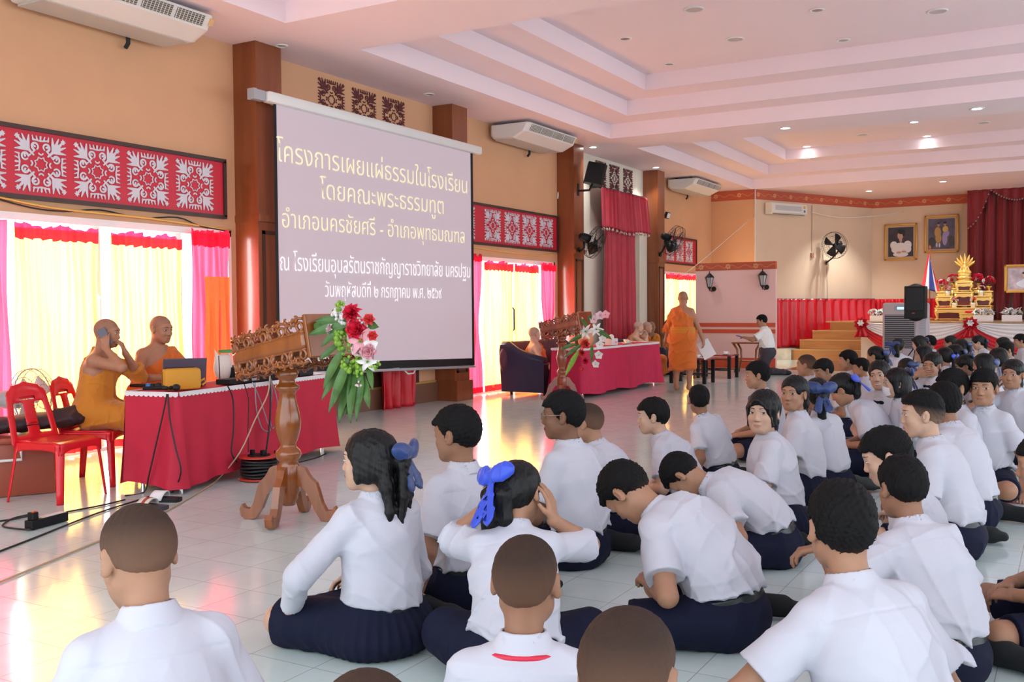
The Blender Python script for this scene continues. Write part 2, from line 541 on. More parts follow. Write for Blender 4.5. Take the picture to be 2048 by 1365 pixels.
M = {}
def setup_mats():
    M['wall'] = mat('peach_wall_paint', (.72, .385, .21), .65, vary=.04, vscale=1.2, bump=.05, bscale=120)
    M['wall_cream'] = mat('cream_wall_paint', (.74, .55, .40), .65, vary=.03, vscale=1.5)
    M['wall_pale'] = mat('pale_wall_paint', (.74, .66, .55), .65, vary=.03, vscale=1.5)
    M['ceil'] = mat('pink_bounce_ceiling_paint', (.95, .76, .80), .75, vary=.015, vscale=.8)  # pink light bounced off the curtains is mixed into this base colour
    M['pillar'] = wood('pillar_veneer', (.20, .045, .012), (.29, .075, .022), .28, (1, 1, .08), .35, 5)
    M['wood'] = wood('varnished_teak', (.23, .055, .008), (.35, .10, .018), .22, (1, 1, .2), .6, 9)
    M['woodred'] = wood('red_teak', (.24, .042, .015), (.36, .075, .025), .22, (1, 1, .2), .6, 9)
    M['step'] = wood('step_parquet', (.36, .17, .06), (.46, .23, .09), .35, (.15, 1, 1), .3, 6)
    M['brown'] = mat('dark_brown_panel', (.07, .025, .015), .45, vary=.1)
    M['skirting'] = mat('brown_skirting', (.20, .085, .05), .4)
    M['white'] = mat('white_enamel', (.82, .80, .78), .35)
    M['frame'] = mat('white_aluminium', (.80, .80, .82), .35)
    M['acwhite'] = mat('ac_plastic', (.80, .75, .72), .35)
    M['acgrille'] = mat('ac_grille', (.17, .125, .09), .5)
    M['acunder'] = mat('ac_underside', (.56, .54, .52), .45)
    M['blackp'] = mat('black_plastic', (.009, .009, .010), .45, spec=.25)
    M['blackm'] = mat('black_metal', (.02, .02, .022), .3, metal=.3)
    M['charcoal'] = mat('charcoal_plastic', (.022, .022, .025), .5, spec=.25)
    M['grey'] = mat('grey_plastic', (.42, .42, .45), .4)
    M['chrome'] = mat('chrome', (.8, .8, .8), .15, metal=1)
    M['red_board'] = mat('red_board', (.62, .012, .035), .4)
    M['fret_white'] = mat('lilac_fretwork', (.70, .66, .72), .5)
    M['fret_red'] = mat('maroon_fretwork', (.115, .010, .014), .45)
    M['darkframe'] = mat('dark_frame_wood', (.055, .02, .015), .4)
    M['cable_black'] = mat('black_cable', (.012, .012, .013), .5)
    M['cable_cream'] = mat('cream_cable', (.55, .40, .26), .5)
    M['cable_yellow'] = mat('yellow_cable', (.75, .48, .12), .5)
    M['cable_white'] = mat('white_cable', (.8, .76, .72), .5)
    M['cable_grey'] = mat('grey_cable', (.28, .28, .3), .5)
    M['curt_y'] = mat('yellow_sheer_curtain', (.93, .56, .13), .8, vary=.22, vscale=5, bstretch=(1, 3, .03), trans=.72)
    M['curt_p'] = mat('pink_sheer_curtain', (.92, .06, .12), .8, vary=.15, vscale=4, bstretch=(1, 3, .04), trans=.65)
    M['curt_r'] = mat('red_sheer_curtain', (.90, .03, .10), .8, vary=.12, vscale=4, bstretch=(1, 3, .04), trans=.55)
    M['velvet'] = mat('red_drape', (.50, .006, .03), .55, sheen=.3, vary=.08, vscale=6)
    M['satin'] = mat('red_satin', (.62, .010, .022), .32, vary=.05, vscale=5)
    M['stagecurt'] = mat('maroon_stage_velvet', (.22, .004, .010), .7, sheen=.3)
    M['satin_w'] = mat('white_satin', (.80, .78, .80), .35)
    M['cloth'] = mat('red_tablecloth', (.56, .012, .045), .7, vary=.04, vscale=6, bump=.1, bscale=400)
    M['cloth2'] = mat('crimson_tablecloth', (.60, .012, .075), .7, vary=.04, vscale=6)
    M['lace'] = mat('white_lace', (.85, .80, .82), .7)
    M['chair'] = mat('red_chair_plastic', (.75, .012, .022), .22)
    M['screen'] = mat('projection_fabric', (.52, .43, .47), .8, emit=(.62, .50, .56), emits=.16)
    M['text_y'] = mat('projected_cream_letters', (.80, .74, .50), .8, emit=(1, .92, .66), emits=.22)
    M['text_w'] = mat('projected_white_letters', (.86, .84, .86), .8, emit=(1, .97, 1), emits=.25)
    M['sofa'] = mat('navy_sofa_leather', (.018, .022, .055), .42, bump=.15, bscale=60)
    M['sofa_seat'] = mat('maroon_sofa_fabric', (.10, .02, .035), .6)
    M['marble'] = mat('grey_marble', (.52, .56, .54), .2, vary=.2, vscale=6)
    M['maroonfloor'] = mat('maroon_floor_tile', (.16, .075, .07), .15)
    M['gold'] = mat('gold_leaf', (.78, .50, .14), .35, metal=.55)
    M['goldframe'] = mat('gilt_frame', (.62, .32, .06), .35, metal=.35)
    M['altarred'] = mat('altar_red_lacquer', (.16, .015, .012), .3)
    M['stripe'] = mat('orange_red_stripe', (.72, .10, .04), .6)
    M['partition'] = mat('pink_partition_paint', (.95, .60, .56), .6)
    M['lampglass'] = mat('lantern_glass', (.75, .70, .68), .2, trans=.3)
    M['leaf'] = mat('green_leaf', (.08, .19, .045), .45, vary=.25, vscale=20)
    M['leaf_l'] = mat('lime_leaf', (.25, .46, .05), .5, vary=.25, vscale=30)
    M['petal_w'] = mat('white_petal', (.86, .82, .80), .5)
    M['petal_r'] = mat('red_petal', (.72, .015, .05), .5, vary=.15, vscale=40)
    M['petal_p'] = mat('pink_petal', (.85, .40, .45), .5, vary=.12, vscale=40)
    M['petal_lp'] = mat('pale_pink_petal', (.86, .62, .66), .5)
    M['petal_o'] = mat('coral_petal', (.80, .06, .06), .5, vary=.15, vscale=40)
    M['bag_y'] = mat('mustard_bag_fabric', (.66, .29, .02), .6, bump=.1, bscale=200)
    M['laptop'] = mat('laptop_lid', (.10, .085, .12), .35)
    M['plasticbag'] = mat('thin_white_plastic', (.88, .86, .86), .35, trans=.4)
    M['peachbag'] = mat('thin_peach_plastic', (.88, .55, .32), .3, trans=.4)
    M['boxred'] = mat('terracotta_cooler_plastic', (.34, .07, .035), .4)
    M['bagblack'] = mat('black_bag_fabric', (.035, .014, .018), .6, bump=.1, bscale=100)
    M['blue_led'] = mat('cyan_display', (.2, .7, .9), .3, emit=(.25, .8, 1), emits=1.2)
    M['downlit'] = mat('lit_downlight_lens', (.9, .9, .9), .4, emit=(.93, 1, 1), emits=14)
    M['downoff'] = mat('unlit_downlight_lens', (.50, .38, .36), .2, metal=.4)
    M['grillec'] = mat('ceiling_speaker_grille', (.62, .50, .50), .6)
    M['rim'] = mat('white_downlight_rim', (.84, .80, .80), .4)
    M['skin'] = mat('skin', (.4, .22, .14), .5, tint=True, vary=.05, vscale=25, spec=.35)
    M['shirt'] = mat('white_school_shirt', (.60, .60, .68), .75, spec=.2, bump=.15, bscale=14, bstretch=(1, 1, .5), sheen=.1, trans=.06)
    M['navy'] = mat('navy_school_cloth', (.007, .009, .028), .8, spec=.2, bump=.12, bscale=20)
    M['belt'] = mat('black_leather_belt', (.018, .024, .026), .35)
    M['sock'] = mat('black_sock', (.010, .012, .014), .9, bump=.2, bscale=120)
    M['sock_grey'] = mat('grey_mesh_sock', (.065, .08, .08), .9, bump=.3, bscale=150)
    M['hair'] = mat('black_hair', (.0045, .004, .0045), .46, spec=.3, bump=.5, bscale=60, bstretch=(1, 1, .12))
    M['buzz'] = mat('cropped_hair', (.05, .028, .02), .7, spec=.18, tint=True, bump=.3, bscale=500)
    M['ribbon'] = mat('navy_satin_ribbon', (.012, .04, .17), .4, sheen=.2)
    M['ribbon_b'] = mat('bright_blue_ribbon', (.02, .07, .62), .4, sheen=.2)
    M['lanyard'] = mat('red_lanyard', (.65, .02, .06), .5)
    M['robe'] = mat('saffron_robe', (.64, .135, .008), .75, bump=.15, bscale=10, bstretch=(1, 1, .4), sheen=.25)
    M['robe2'] = mat('ochre_robe', (.60, .20, .008), .75, bump=.15, bscale=10, bstretch=(1, 1, .4), sheen=.25)
    M['polo'] = mat('white_polo', (.84, .82, .82), .7)
    M['trouser'] = mat('dark_trouser', (.045, .035, .05), .7)
    M['eyewhite'] = mat('eye', (.7, .7, .7), .25, tint=True)
    M['lip'] = mat('lips', (.36, .13, .11), .4, tint=True)
    M['maskc'] = mat('white_face_mask', (.85, .83, .84), .7)
    M['gold_glass'] = mat('glasses_wire', (.35, .27, .2), .3, metal=.8)
    M['paper'] = mat('white_paper', (.86, .84, .86), .6)
    M['purple'] = mat('purple_booklet', (.12, .05, .42), .4)
# ------------------------------------------------------------------ people
X_, Y_, Z_ = A(1, 0, 0), A(0, 1, 0), A(0, 0, 1)
rad = math.radians

def capf(S, a, b, ra, rb, f, w, k=.04):
    a = np.asarray(a, float); b = np.asarray(b, float)
    ba = b - a; L2 = ba @ ba + 1e-12
    nn = nrm(np.cross(nrm(ba), w))
    def fn(p):
        q = p - a; t = np.clip(q @ ba / L2, 0, 1)
        e = q - t[:, None] * ba
        e = e + np.outer((e @ nn) * (1 / f - 1), nn)
        return (np.linalg.norm(e, axis=1) - (ra + (rb - ra) * t)) * (.5 + .5 * f)
    r = max(ra, rb)
    return S.add(fn, np.minimum(a, b) - r, np.maximum(a, b) + r, k)

def ik(S, H, l1, l2, pole):
    S, H = np.asarray(S, float), np.asarray(H, float)
    d = H - S; D = np.linalg.norm(d)
    if D > (l1 + l2) * .995:
        H = S + d / D * (l1 + l2) * .995; d = H - S; D = np.linalg.norm(d)
    a = (l1 * l1 - l2 * l2 + D * D) / (2 * D)
    h = math.sqrt(max(l1 * l1 - a * a, 0))
    u = d / D; p = np.asarray(pole, float); p = nrm(p - u * (p @ u))
    return S + u * a + p * h, H

def head_sdf(S, Hc, R, s, k=1.0, ears=True, jaw=1.0):
    T = lambda x, y, z: Hc + R @ (A(x, y, z) * s)
    r = lambda x, y, z: A(x, y, z) * s
    S.ell(T(0, -.014, .034), r(.0715, .090, .073), R, .03 * s)
    S.ell(T(0, -.04, .005), r(.062, .058, .06), R, .03 * s)
    S.ell(T(0, .018, -.03), r(.060 * jaw, .068, .078), R, .03 * s)
    S.ell(T(0, .052, -.084), r(.030 * jaw, .028, .022), R, .03 * s)
    for q in (-1, 1): S.ell(T(.034 * q * jaw, .040, -.056), r(.026, .028, .028), R, .02 * s)
    for q in (-1, 1):
        S.ell(T(.037 * q * jaw, .056, -.028), r(.021, .020, .020), R, .02 * s)
        S.cap(T(.044 * q * jaw, .004, -.056), T(.022 * q, .055, -.092), .017 * s, .014 * s, .03 * s)
    S.cap(T(-.03, .071, .026), T(.03, .071, .026), .010 * s, None, .03 * s)
    for q in (-1, 1):
        S.ell(T(.031 * q, .094, .004), r(.017, .012, .011), R, .014 * s, 's')
        S.ell(T(.031 * q, .070, .003), r(.0155, .0135, .0115), R, .006 * s)
    S.cap(T(0, .077, .004), T(0, .092, -.030), .0065 * s, .0105 * s, .014 * s)
    for q in (-1, 1):
        S.ell(T(.011 * q, .088, -.034), r(.0085, .009, .0075), R, .007 * s)
    S.ell(T(0, .081, -.058), r(.019, .009, .006), R, .008 * s)
    S.ell(T(0, .079, -.069), r(.017, .009, .0065), R, .007 * s)
    S.ell(T(0, .0935, -.0635), r(.020, .008, .0014), R, .003 * s, 's')
    if ears:
        for q in (-1, 1):
            Re = R @ rotz(-q * .55) @ rotx(.2)
            S.ell(T(.0765 * q, -.008, -.008), r(.0105, .020, .032), Re, .006 * s)
            S.ell(T(.086 * q, .001, -.006), r(.007, .010, .019), Re, .005 * s, 's')

HEAD0 = Sdf(); head_sdf(HEAD0, A(0, 0, 0), np.eye(3), 1.0, ears=False)
def surf_y(x, z):
    x = np.asarray(x, float).ravel(); z = np.asarray(z, float).ravel()
    P = np.stack([x, np.full_like(x, .125), z], 1)
    for _ in range(26):
        d = HEAD0.ev(P, .5)
        P[:, 1] -= d * .75
    return P[:, 1]

def patch(me_list, xs, zs, off, col):
    y = surf_y(xs, zs).reshape(xs.shape) + off
    return np.stack([xs, y, zs], -1), col

def tinted(name, verts, faces, cols, mat_, parent):
    me = bpy.data.meshes.new(name); me.from_pydata([tuple(v) for v in verts], [], faces)
    at = me.color_attributes.new('tint', 'FLOAT_COLOR', 'POINT')
    at.data.foreach_set('color', np.concatenate([cols, np.ones((len(cols), 1))], 1).astype(np.float32).ravel())
    return link(name, me, mat_, parent)

def gridfaces(n, m):
    return [(i * m + j, (i + 1) * m + j, (i + 1) * m + j + 1, i * m + j + 1) for i in range(n - 1) for j in range(m - 1)]

def face(root, Hc, R, s, skin, gaze=(0, 0), smile=0.0, brow=1.0, closed=False, lips=True, girl=False):
    put = lambda L: Hc + (L.reshape(-1, 3) * s) @ R.T
    n, m = 25, 15
    u, v = np.meshgrid(np.linspace(-1, 1, n), np.linspace(-1, 1, m), indexing='ij')
    for q in (-1, 1):
        half = np.where(v > 0, .0066 * (.35 if closed else 1) * np.power(np.clip(1 - u * u, 0, 1), .55), .0040 * np.power(np.clip(1 - u * u, 0, 1), .7))
        x = q * .031 + .0162 * u; z = .003 + v * half + .0022 * u * q
        y = surf_y(x, z).reshape(x.shape) + .0012 + .0022 * (1 - u * u) * (1 - v * v)
        gx, gz = q * .031 + gaze[0] * .0075, .0035 + gaze[1] * .004
        d = np.hypot(x - gx, z - gz)
        c = np.where((d < .0064)[..., None], A(.018, .010, .007), A(.62, .60, .60))
        c = np.where((d < .0026)[..., None], A(.003, .003, .003), c)
        c = np.where((v > .70)[..., None], A(.012, .008, .008), c)
        tinted('eye', put(np.stack([x, y, z], -1)), gridfaces(n, m), c.reshape(-1, 3), M['eyewhite'], root)
        t = np.linspace(0, 1, 13); w = np.linspace(-1, 1, 4)
        tt, ww = np.meshgrid(t, w, indexing='ij')
        x = q * (.013 + .035 * tt); z = .0255 + .0042 * np.sin(tt * 2.6) - .0015 * tt + ww * (.0034 if not girl else .0026) * brow * (1 - tt ** 2 * .75)
        y = surf_y(x, z).reshape(x.shape) + .0012
        f = gridfaces(13, 4)
        tinted('eyebrow', put(np.stack([x, y, z], -1)), f, np.tile(A(.016, .011, .010), (x.size, 1)), M['eyewhite'], root)
    if lips:
        n, m = 21, 13
        u, v = np.meshgrid(np.linspace(-1, 1, n), np.linspace(-1, 1, m), indexing='ij')
        w = .0215 * (1 + .28 * smile)
        x = u * w; e = np.power(np.clip(1 - u * u, 0, 1), .6)
        z = -.0635 + smile * .006 * u * u + np.where(v > 0, v * (.0062 * e - .0012 * np.exp(-(u / .15) ** 2)), v * (.0075 + .004 * smile) * e)
        y = surf_y(x, np.clip(z, -.075, -.05)).reshape(x.shape) + .0015 + .0022 * (1 - v * v) * e
        lip = np.minimum(A(1, 1, 1), skin * A(1.0, .72, .78))
        c = np.tile(lip, (n, m, 1))
        mid = np.abs(v + (.12 if smile else 0)) < (.34 if smile > .5 else .1)
        c[mid & (np.abs(u) < .9)] = A(.75, .72, .68) if smile > .5 else skin * .28
        tinted('lips', put(np.stack([x, y, z], -1)), gridfaces(n, m), c.reshape(-1, 3), M['lip'], root)

def hand(S, W, d, n, s, side, curl=.6, spread=0.0, thumb=1.0):
    d = nrm(d); n = np.asarray(n, float); n = nrm(n - d * (n @ d)); x = np.cross(d, n) * side
    s = s * .96
    for t in (-1, -.33, .33, 1):
        S.cap(W + x * t * .017 * s, W + d * (.080 - .006 * (t < -.5)) * s + x * t * .030 * s, .0135 * s, .0108 * s, .010 * s)
    for t, b, L in ((1, .080, .068), (.33, .086, .077), (-.33, .084, .071), (-1, .076, .055)):
        B = W + (d * b + x * t * .0305) * s
        a = .12; dd = nrm(d + x * t * spread); P = B
        for seg, (l, r0, r1) in enumerate(((.5, .0086, .0080), (.3, .0080, .0072), (.22, .0072, .006))):
            a += curl * (.55, .75, .55)[seg] * (1 + .12 * t)
            Q = P + (dd * math.cos(a) + n * math.sin(a)) * L * l * s
            S.cap(P, Q, r0 * s, r1 * s, .003 * s); P = Q
    B = W + (d * .022 + x * .018) * s
    d1 = nrm(d * .6 + x * .8 * thumb + n * .3); Q = B + d1 * .040 * s
    S.cap(B, Q, .0145 * s, .0105 * s, .010 * s)
    d2 = nrm(d * .9 + x * .35 * thumb + n * .35 * (1 + curl)); S.cap(Q, Q + d2 * .033 * s, .0102 * s, .0078 * s, .004 * s)

LEGS = {
    'side': (.105, dict(L=((-.085, 0, .10), (-.27, .32, .098), (.01, .27, .055), (.13, .24, .04)),
                        R=((.085, 0, .10), (.23, .35, .105), (.33, .02, .060), (.37, -.17, .045)))),
    'sideL': (.105, dict(R=((.085, 0, .10), (.27, .32, .098), (-.01, .27, .055), (-.13, .24, .04)),
                         L=((-.085, 0, .10), (-.23, .35, .105), (-.33, .02, .060), (-.37, -.17, .045)))),
    'cross': (.105, dict(L=((-.085, 0, .10), (-.31, .26, .13), (.05, .30, .06), (.16, .27, .045)),
                         R=((.085, 0, .10), (.31, .26, .13), (-.05, .22, .06), (-.16, .20, .045)))),
    'kneel': (.20, dict(L=((-.085, 0, .20), (-.12, .38, .075), (-.10, -.02, .05), (-.09, -.19, .04)),
                        R=((.085, 0, .20), (.12, .38, .075), (.10, -.02, .05), (.09, -.19, .04)))),
    'high': (.44, dict(L=((-.085, 0, .44), (-.11, .10, .07), (-.10, -.33, .05), (-.09, -.42, .03)),
                       R=((.085, 0, .44), (.11, .10, .07), (.10, -.33, .05), (.09, -.42, .03)))),
    'chair': (.56, dict(L=((-.09, 0, .55), (-.12, .42, .50), (-.12, .40, .085), (-.13, .58, .04)),
                        R=((.09, 0, .55), (.12, .42, .50), (.12, .40, .085), (.13, .58, .04)))),
    'stand': (.88, dict(L=((-.085, 0, .86), (-.10, .01, .47), (-.10, -.02, .085), (-.13, .16, .035)),
                        R=((.085, 0, .86), (.10, .05, .47), (.10, .02, .085), (.13, .20, .035)))),
}
SK = dict(tan=A(.40, .205, .125), dark=A(.20, .090, .050), mid=A(.30, .145, .085), light=A(.56, .34, .24), monk=A(.42, .19, .11), pale=A(.62, .40, .30))
DBG = []

def person(label, px=None, s=1.0, yaw=90, lean=8, slouch=14, side=0, twist=0, hyaw=0, hpitch=5, hroll=0, hair='short', skin='tan',
           legs='side', la=None, ra=None, girl=False, face_on=None, group=None, fat=1.0, ribbon=None, wear='student', at=None, zoff=0.0,
           sleeve=.74, cat='person', seed=None, hand_l={}, hand_r={}, hs=1.0, vis=('hair', 'legs'), fine=0.0, hideleg=False, jaw=1.0, arms=True, belt=True, robecol='robe', tail=None):
    seed = seed if seed is not None else len(DBG) + 1
    sk = SK[skin] if isinstance(skin, str) else np.array(skin)
    tr = lambda l: roty(rad(side)) @ rotx(-rad(l))
    pz, LG = LEGS[legs]
    p0 = A(0, 0, pz * s)
    d1 = tr(lean * .6) @ Z_; p1 = p0 + .14 * s * d1
    d2 = tr(lean + slouch * .3) @ Z_; p2 = p1 + .17 * s * d2
    d3 = tr(lean + slouch) @ Z_; p3 = p2 + .165 * s * d3
    Rc = rotz(rad(twist)) @ tr(lean + slouch * .6); xc = Rc @ X_; yc = Rc @ Y_
    xw = rotz(rad(twist * .4)) @ X_
    Sh = {q: p3 - .078 * s * d3 + q * .126 * s * fat ** .5 * xc for q in (-1, 1)}
    R = rotz(rad(hyaw)) @ roty(rad(hroll)) @ rotx(-rad(hpitch))
    d4 = nrm(tr((lean + slouch) * .6) @ Z_ + .35 * (R @ Z_))
    p4 = p3 + .088 * s * d4
    sh = s * hs
    Hc = p4 + R @ (A(0, .020, .055) * sh)
    top = Hc + R @ (A(0, -.014, .107 + (.016 if hair not in ('buzz', 'bald') else 0)) * sh)
    if at is None:
        w = unproject(px[0], px[1], top[2] + zoff)
        Rz = rotz(rad(yaw)); o = Rz @ top; loc = A(w[0] - o[0], w[1] - o[1], zoff)
    else:
        loc = A(at[0], at[1], zoff); Rz = rotz(rad(yaw))
    wt = Rz @ top + loc
    depth = max(1.5, np.linalg.norm(wt[:2]))
    root = thing('person', label, cat, loc, rad(yaw), group)
    W = lambda p: Rz @ np.asarray(p, float) + loc
    DBG.append((label[:40], np.round(loc, 2).tolist(), 'd%.1f' % depth, 'headpx %.0f' % (.16 * sh * F_PX / depth), 'seat', np.round(project(W(p0 * A(1, 1, 0))), 0).tolist(), 'neck', np.round(project(W(p3)), 0).tolist(), 'top', np.round(project(wt), 0).tolist()))
    hB = float(np.clip(.0005 * depth + .0030, .0042, .0080)); hC = float(np.clip(.0008 * depth + .0025, .0045, .009))
    if fine: hB = fine
    # ---- arms
    AR = {}
    for q, tgt, hk in ((-1, la, hand_l), (1, ra, hand_r)):
        if tgt is None: tgt = dict(w=(q * .09, .27, .21))
        H = Hc + R @ (np.array(tgt['hw'], float) * sh) if 'hw' in tgt else np.array(tgt['w'], float) * s
        pole = np.array(tgt.get('pole', (q * .7, -.45, -.5)), float)
        E, H = ik(Sh[q], H, .265 * s, .235 * s, pole)
        AR[q] = (Sh[q], E, H, tgt)
    # ---- body (skin)
    B = Sdf()
    head_sdf(B, Hc, R, sh, jaw=jaw)
    nr = (.045 if wear == 'student' else .052) * s * (1.0 if not girl else .92) * fat ** .4
    B.cap(p3 - .05 * s * d3, Hc + R @ (A(0, -.022, -.035) * sh), nr * 1.06, nr, .025 * s)
    bare = wear == 'monk'
    tk = 1.0 if bare else .86
    capf(B, p0 + .02 * s * d1, p1, .150 * s * fat * tk, .140 * s * fat * tk, .74, xw)
    capf(B, p1, p2, .138 * s * fat * tk, .142 * s * fat * tk, .72, xc)
    capf(B, p2, p3 - .10 * s * d3, .142 * s * fat * tk, .112 * s * tk, .70, xc)
    B.cap(Sh[-1], Sh[1], .046 * s, None, .04 * s)
    for q in (-1, 1):
        B.cap(Sh[q] + .012 * s * d3, p3 - .036 * s * d3, .038 * s, .040 * s, .03 * s)
        S0, E, H, tgt = AR[q]
        B.cap(S0, E, .047 * s * fat ** .5, .036 * s * fat ** .4, .02 * s)
        mid = E + (H - E) * .35
        B.cap(E, mid, .037 * s * fat ** .4, .035 * s * fat ** .4, .01 * s); B.cap(mid, H, .035 * s, .024 * s, .01 * s)
        fd = nrm(H - E)
        hk = dict(tgt.get('h', {}))
        hd = np.array(hk.pop('d', fd), float); hn = np.array(hk.pop('n', (-q * .5, .1, -1)), float)
        if 'hw' in tgt: hd = R @ hd; hn = R @ hn
        B.cap(H, H + nrm(hd) * .02 * s, .024 * s, .019 * s, .012 * s)
        hand(B, H, hd, hn, s, q, **hk)
    showleg = not hideleg
    LP = {k: [np.array(p) * s for p in v] for k, v in LG.items()}
    if showleg:
        for k, (h0, kn, an, to) in LP.items():
            B.cap(h0, kn, .075 * s * fat, .056 * s * fat ** .5, .03 * s)
            mid = kn + (an - kn) * .35
            B.cap(kn, mid, .054 * s * fat ** .4, .052 * s * fat ** .4, .02 * s); B.cap(mid, an, .052 * s * fat ** .4, .032 * s, .02 * s)
            if wear != 'student' and wear != 'man':
                foot(B, an, to, s)
    B.plane(A(0, 0, .004), A(0, 0, -1))
    def bcol(P):
        L = (P - Hc) @ R / sh
        c = np.tile(sk, (len(P), 1))
        near = np.linalg.norm(L, axis=1) < .16
        if hair == 'bald':
            scalp = near & (L[:, 2] > .055 - .9 * np.maximum(0, .075 - L[:, 1]) * .75) & (L[:, 2] > -.04)
            c[scalp] *= A(.80, .80, .86)
        for q in (-1, 1):   # nostrils and reddish ears
            d = np.linalg.norm((L - A(.0068 * q, .094, -.0405)) / A(1, 1.6, .8), axis=1)
            c[d < .0042] *= .3
        return c
    B.build('body', hB, M['skin'], root, bcol)
    if face_on is not None:
        face(root, Hc, R, sh, sk, girl=girl, **face_on)
    # ---- clothes
    if wear in ('student', 'man'):
        g = .020 * s
        C = Sdf()
        capf(C, p0 + .06 * s * d1 - A(0, .008, 0), p1, .150 * s * fat + g, .146 * s * fat + g, .78, xw)
        capf(C, p1, p2, .142 * s * fat + g, .138 * s * fat + g, .76, xc)
        capf(C, p2, p3 - .10 * s * d3, .138 * s * fat + g * .8, .112 * s + g * .6, .72, xc)
        C.plane(p0 + .084 * s * d1, -d1 + A(0, .12, 0), .016)
        C.cap(Sh[-1], Sh[1], .046 * s + g * .6, None, .035 * s)
        for q in (-1, 1):
            C.cap(Sh[q] + .012 * s * d3, p3 - .044 * s * d3, .042 * s + g * .4, .038 * s + g * .2, .03 * s)
            S0, E, H, tgt = AR[q]
            sl = tgt.get('sleeve', sleeve)
            if sl <= 1:
                C.cone(S0 - (E - S0) * .02, S0 + (E - S0) * sl, .056 * s * fat ** .5, .074 * s * fat ** .5, .02 * s)
            else:
                C.cap(S0, E, .060 * s * fat ** .5, .058 * s, .025 * s); C.cone(E, E + (H - E) * (sl - 1), .058 * s, .055 * s, .02 * s)
        cr = folds(seed, .050 * s, 30, (1, 1, .40)); cr2 = folds(seed + 50, .026 * s, 58, (.5, .5, 1))
        yk = p3 - .085 * s * d3
        def dsp(p):
            t = (p - yk) @ d3
            back = np.clip(-(p - p2) @ yc / .03, 0, 1)
            low = np.clip(1 - (p - p0) @ d1 / (.25 * s), 0, 1)
            far = np.clip(np.linalg.norm(p - p3, axis=1) / (.16 * s), 0, 1)
            return (cr(p) * (.45 + .5 * low) + cr2(p) * (.25 + .8 * low)) * far + .0035 * np.exp(-(t / .004) ** 2) * back * (np.abs((p - p3) @ xc) < .15 * s)
        C.disp(dsp)
        # collar: stand plus folded leaf
        cb = p3 - .020 * s * d3 - Rc @ A(0, .004, 0) * s; cd = nrm(d3 * .7 + d4 * .5 - yc * .10)
        def leaf(p):
            q = p - cb; t = q @ cd / s; f_ = (q @ yc) / s
            e = np.linalg.norm(q - np.outer(q @ cd, cd), axis=1) / s
            r = nr / s + .008 + (.050 - t) * .50
            lowr = .004 - .35 * np.maximum(f_, 0)
            return np.maximum.reduce([(np.abs(e - r) - .0042) * .85, t - .052, lowr - t, f_ - .075]) * s
        C.add(leaf, cb - .13 * s, cb + .13 * s, .002 * s)
        C.plane(A(0, 0, .006), A(0, 0, -1))
        C.build('shirt' if wear == 'student' else 'polo_shirt', hC, M['shirt'] if wear == 'student' else M['polo'], root)
        if showleg:
            P = Sdf()
            capf(P, p0 - .01 * s * d1, p0 + .075 * s * d1, .150 * s * fat, .146 * s * fat, .80, xw)
            P.plane(p0 + .096 * s * d1, d1)
            P.ell(p0 + A(0, -.01, 0) * s, A(.165, .135, .115) * s * fat, None, .03 * s)
            if girl:
                k0, k1 = LP['L'][1], LP['R'][1]
                for k in 'LR':
                    h0, kn, an, to = LP[k]
                    P.cone(h0, h0 + (kn - h0) * .97, .118 * s * fat, .088 * s, .05 * s)
                for t in (.3, .6, .85):
                    a_ = LP['L'][0] + (k0 - LP['L'][0]) * t; b_ = LP['R'][0] + (k1 - LP['R'][0]) * t
                    P.cap(a_ - A(0, 0, .01) * s, b_ - A(0, 0, .01) * s, .085 * s, None, .04 * s)
                P.ell(p0 - A(0, .0, .035) * s, A(.215, .185, .095) * s * fat, None, .05 * s)
                pa = p0 + A(0, .05, 0)
                P.disp(lambda p: .005 * s * np.abs(np.sin(np.arctan2((p - pa)[:, 0], (p - pa)[:, 1]) * 17)) * np.clip(1.2 - (p - p0) @ d1 / (.09 * s), 0, 1))
            else:
                for k in 'LR':
                    h0, kn, an, to = LP[k]
                    P.cone(h0, h0 + (kn - h0) * (.90 if wear == 'student' else 1.0), .100 * s * fat, .082 * s * fat ** .5, .03 * s)
                    if wear == 'man':
                        P.cap(kn, an, .075 * s, .055 * s, .03 * s)
                P.disp(folds(seed + 9, .016 * s, 40))
            P.plane(A(0, 0, .004), A(0, 0, -1))
            P.build('skirt' if girl else ('shorts' if wear == 'student' else 'trousers'), hC, M['navy'] if wear == 'student' else M['trouser'], root)
            if belt and wear == 'student':
                T = Sdf()
                capf(T, p0 + .0 * d1, p0 + .12 * s * d1, .159 * s * fat, .156 * s * fat, .80, xw)
                T.plane(p0 + .082 * s * d1, d1, .003); T.plane(p0 + .040 * s * d1, -d1, .003)
                T.build('belt', max(hB, .005), M['belt'], root)
            for k in 'LR':
                h0, kn, an, to = LP[k]
                K = Sdf()
                K.cap(kn + (an - kn) * .55, an, .050 * s * fat ** .4, .037 * s, .02 * s)
                foot(K, an, to, s, .004)
                K.plane(kn + (an - kn) * .60, kn - an, .003)
                K.plane(A(0, 0, .003), A(0, 0, -1))
                K.build('sock' if wear == 'student' else 'shoe', hC, M['sock_grey'] if (girl and seed % 2) else M['sock'], root)
    elif wear == 'monk':
        robe(root, locals(), hC, seed, M[robecol])
    # ---- hair
    if hair != 'bald':
        make_hair(root, hair, Hc, R, sh, sk, hB, seed, p3, d3, girl, ribbon, tail, s, yc)
    return root, dict(Hc=Hc, R=R, sh=sh, p0=p0, p1=p1, p2=p2, p3=p3, d1=d1, d3=d3, AR=AR, s=s, nr=nr, xc=xc, yc=yc, W=W, Rz=Rz, loc=loc)

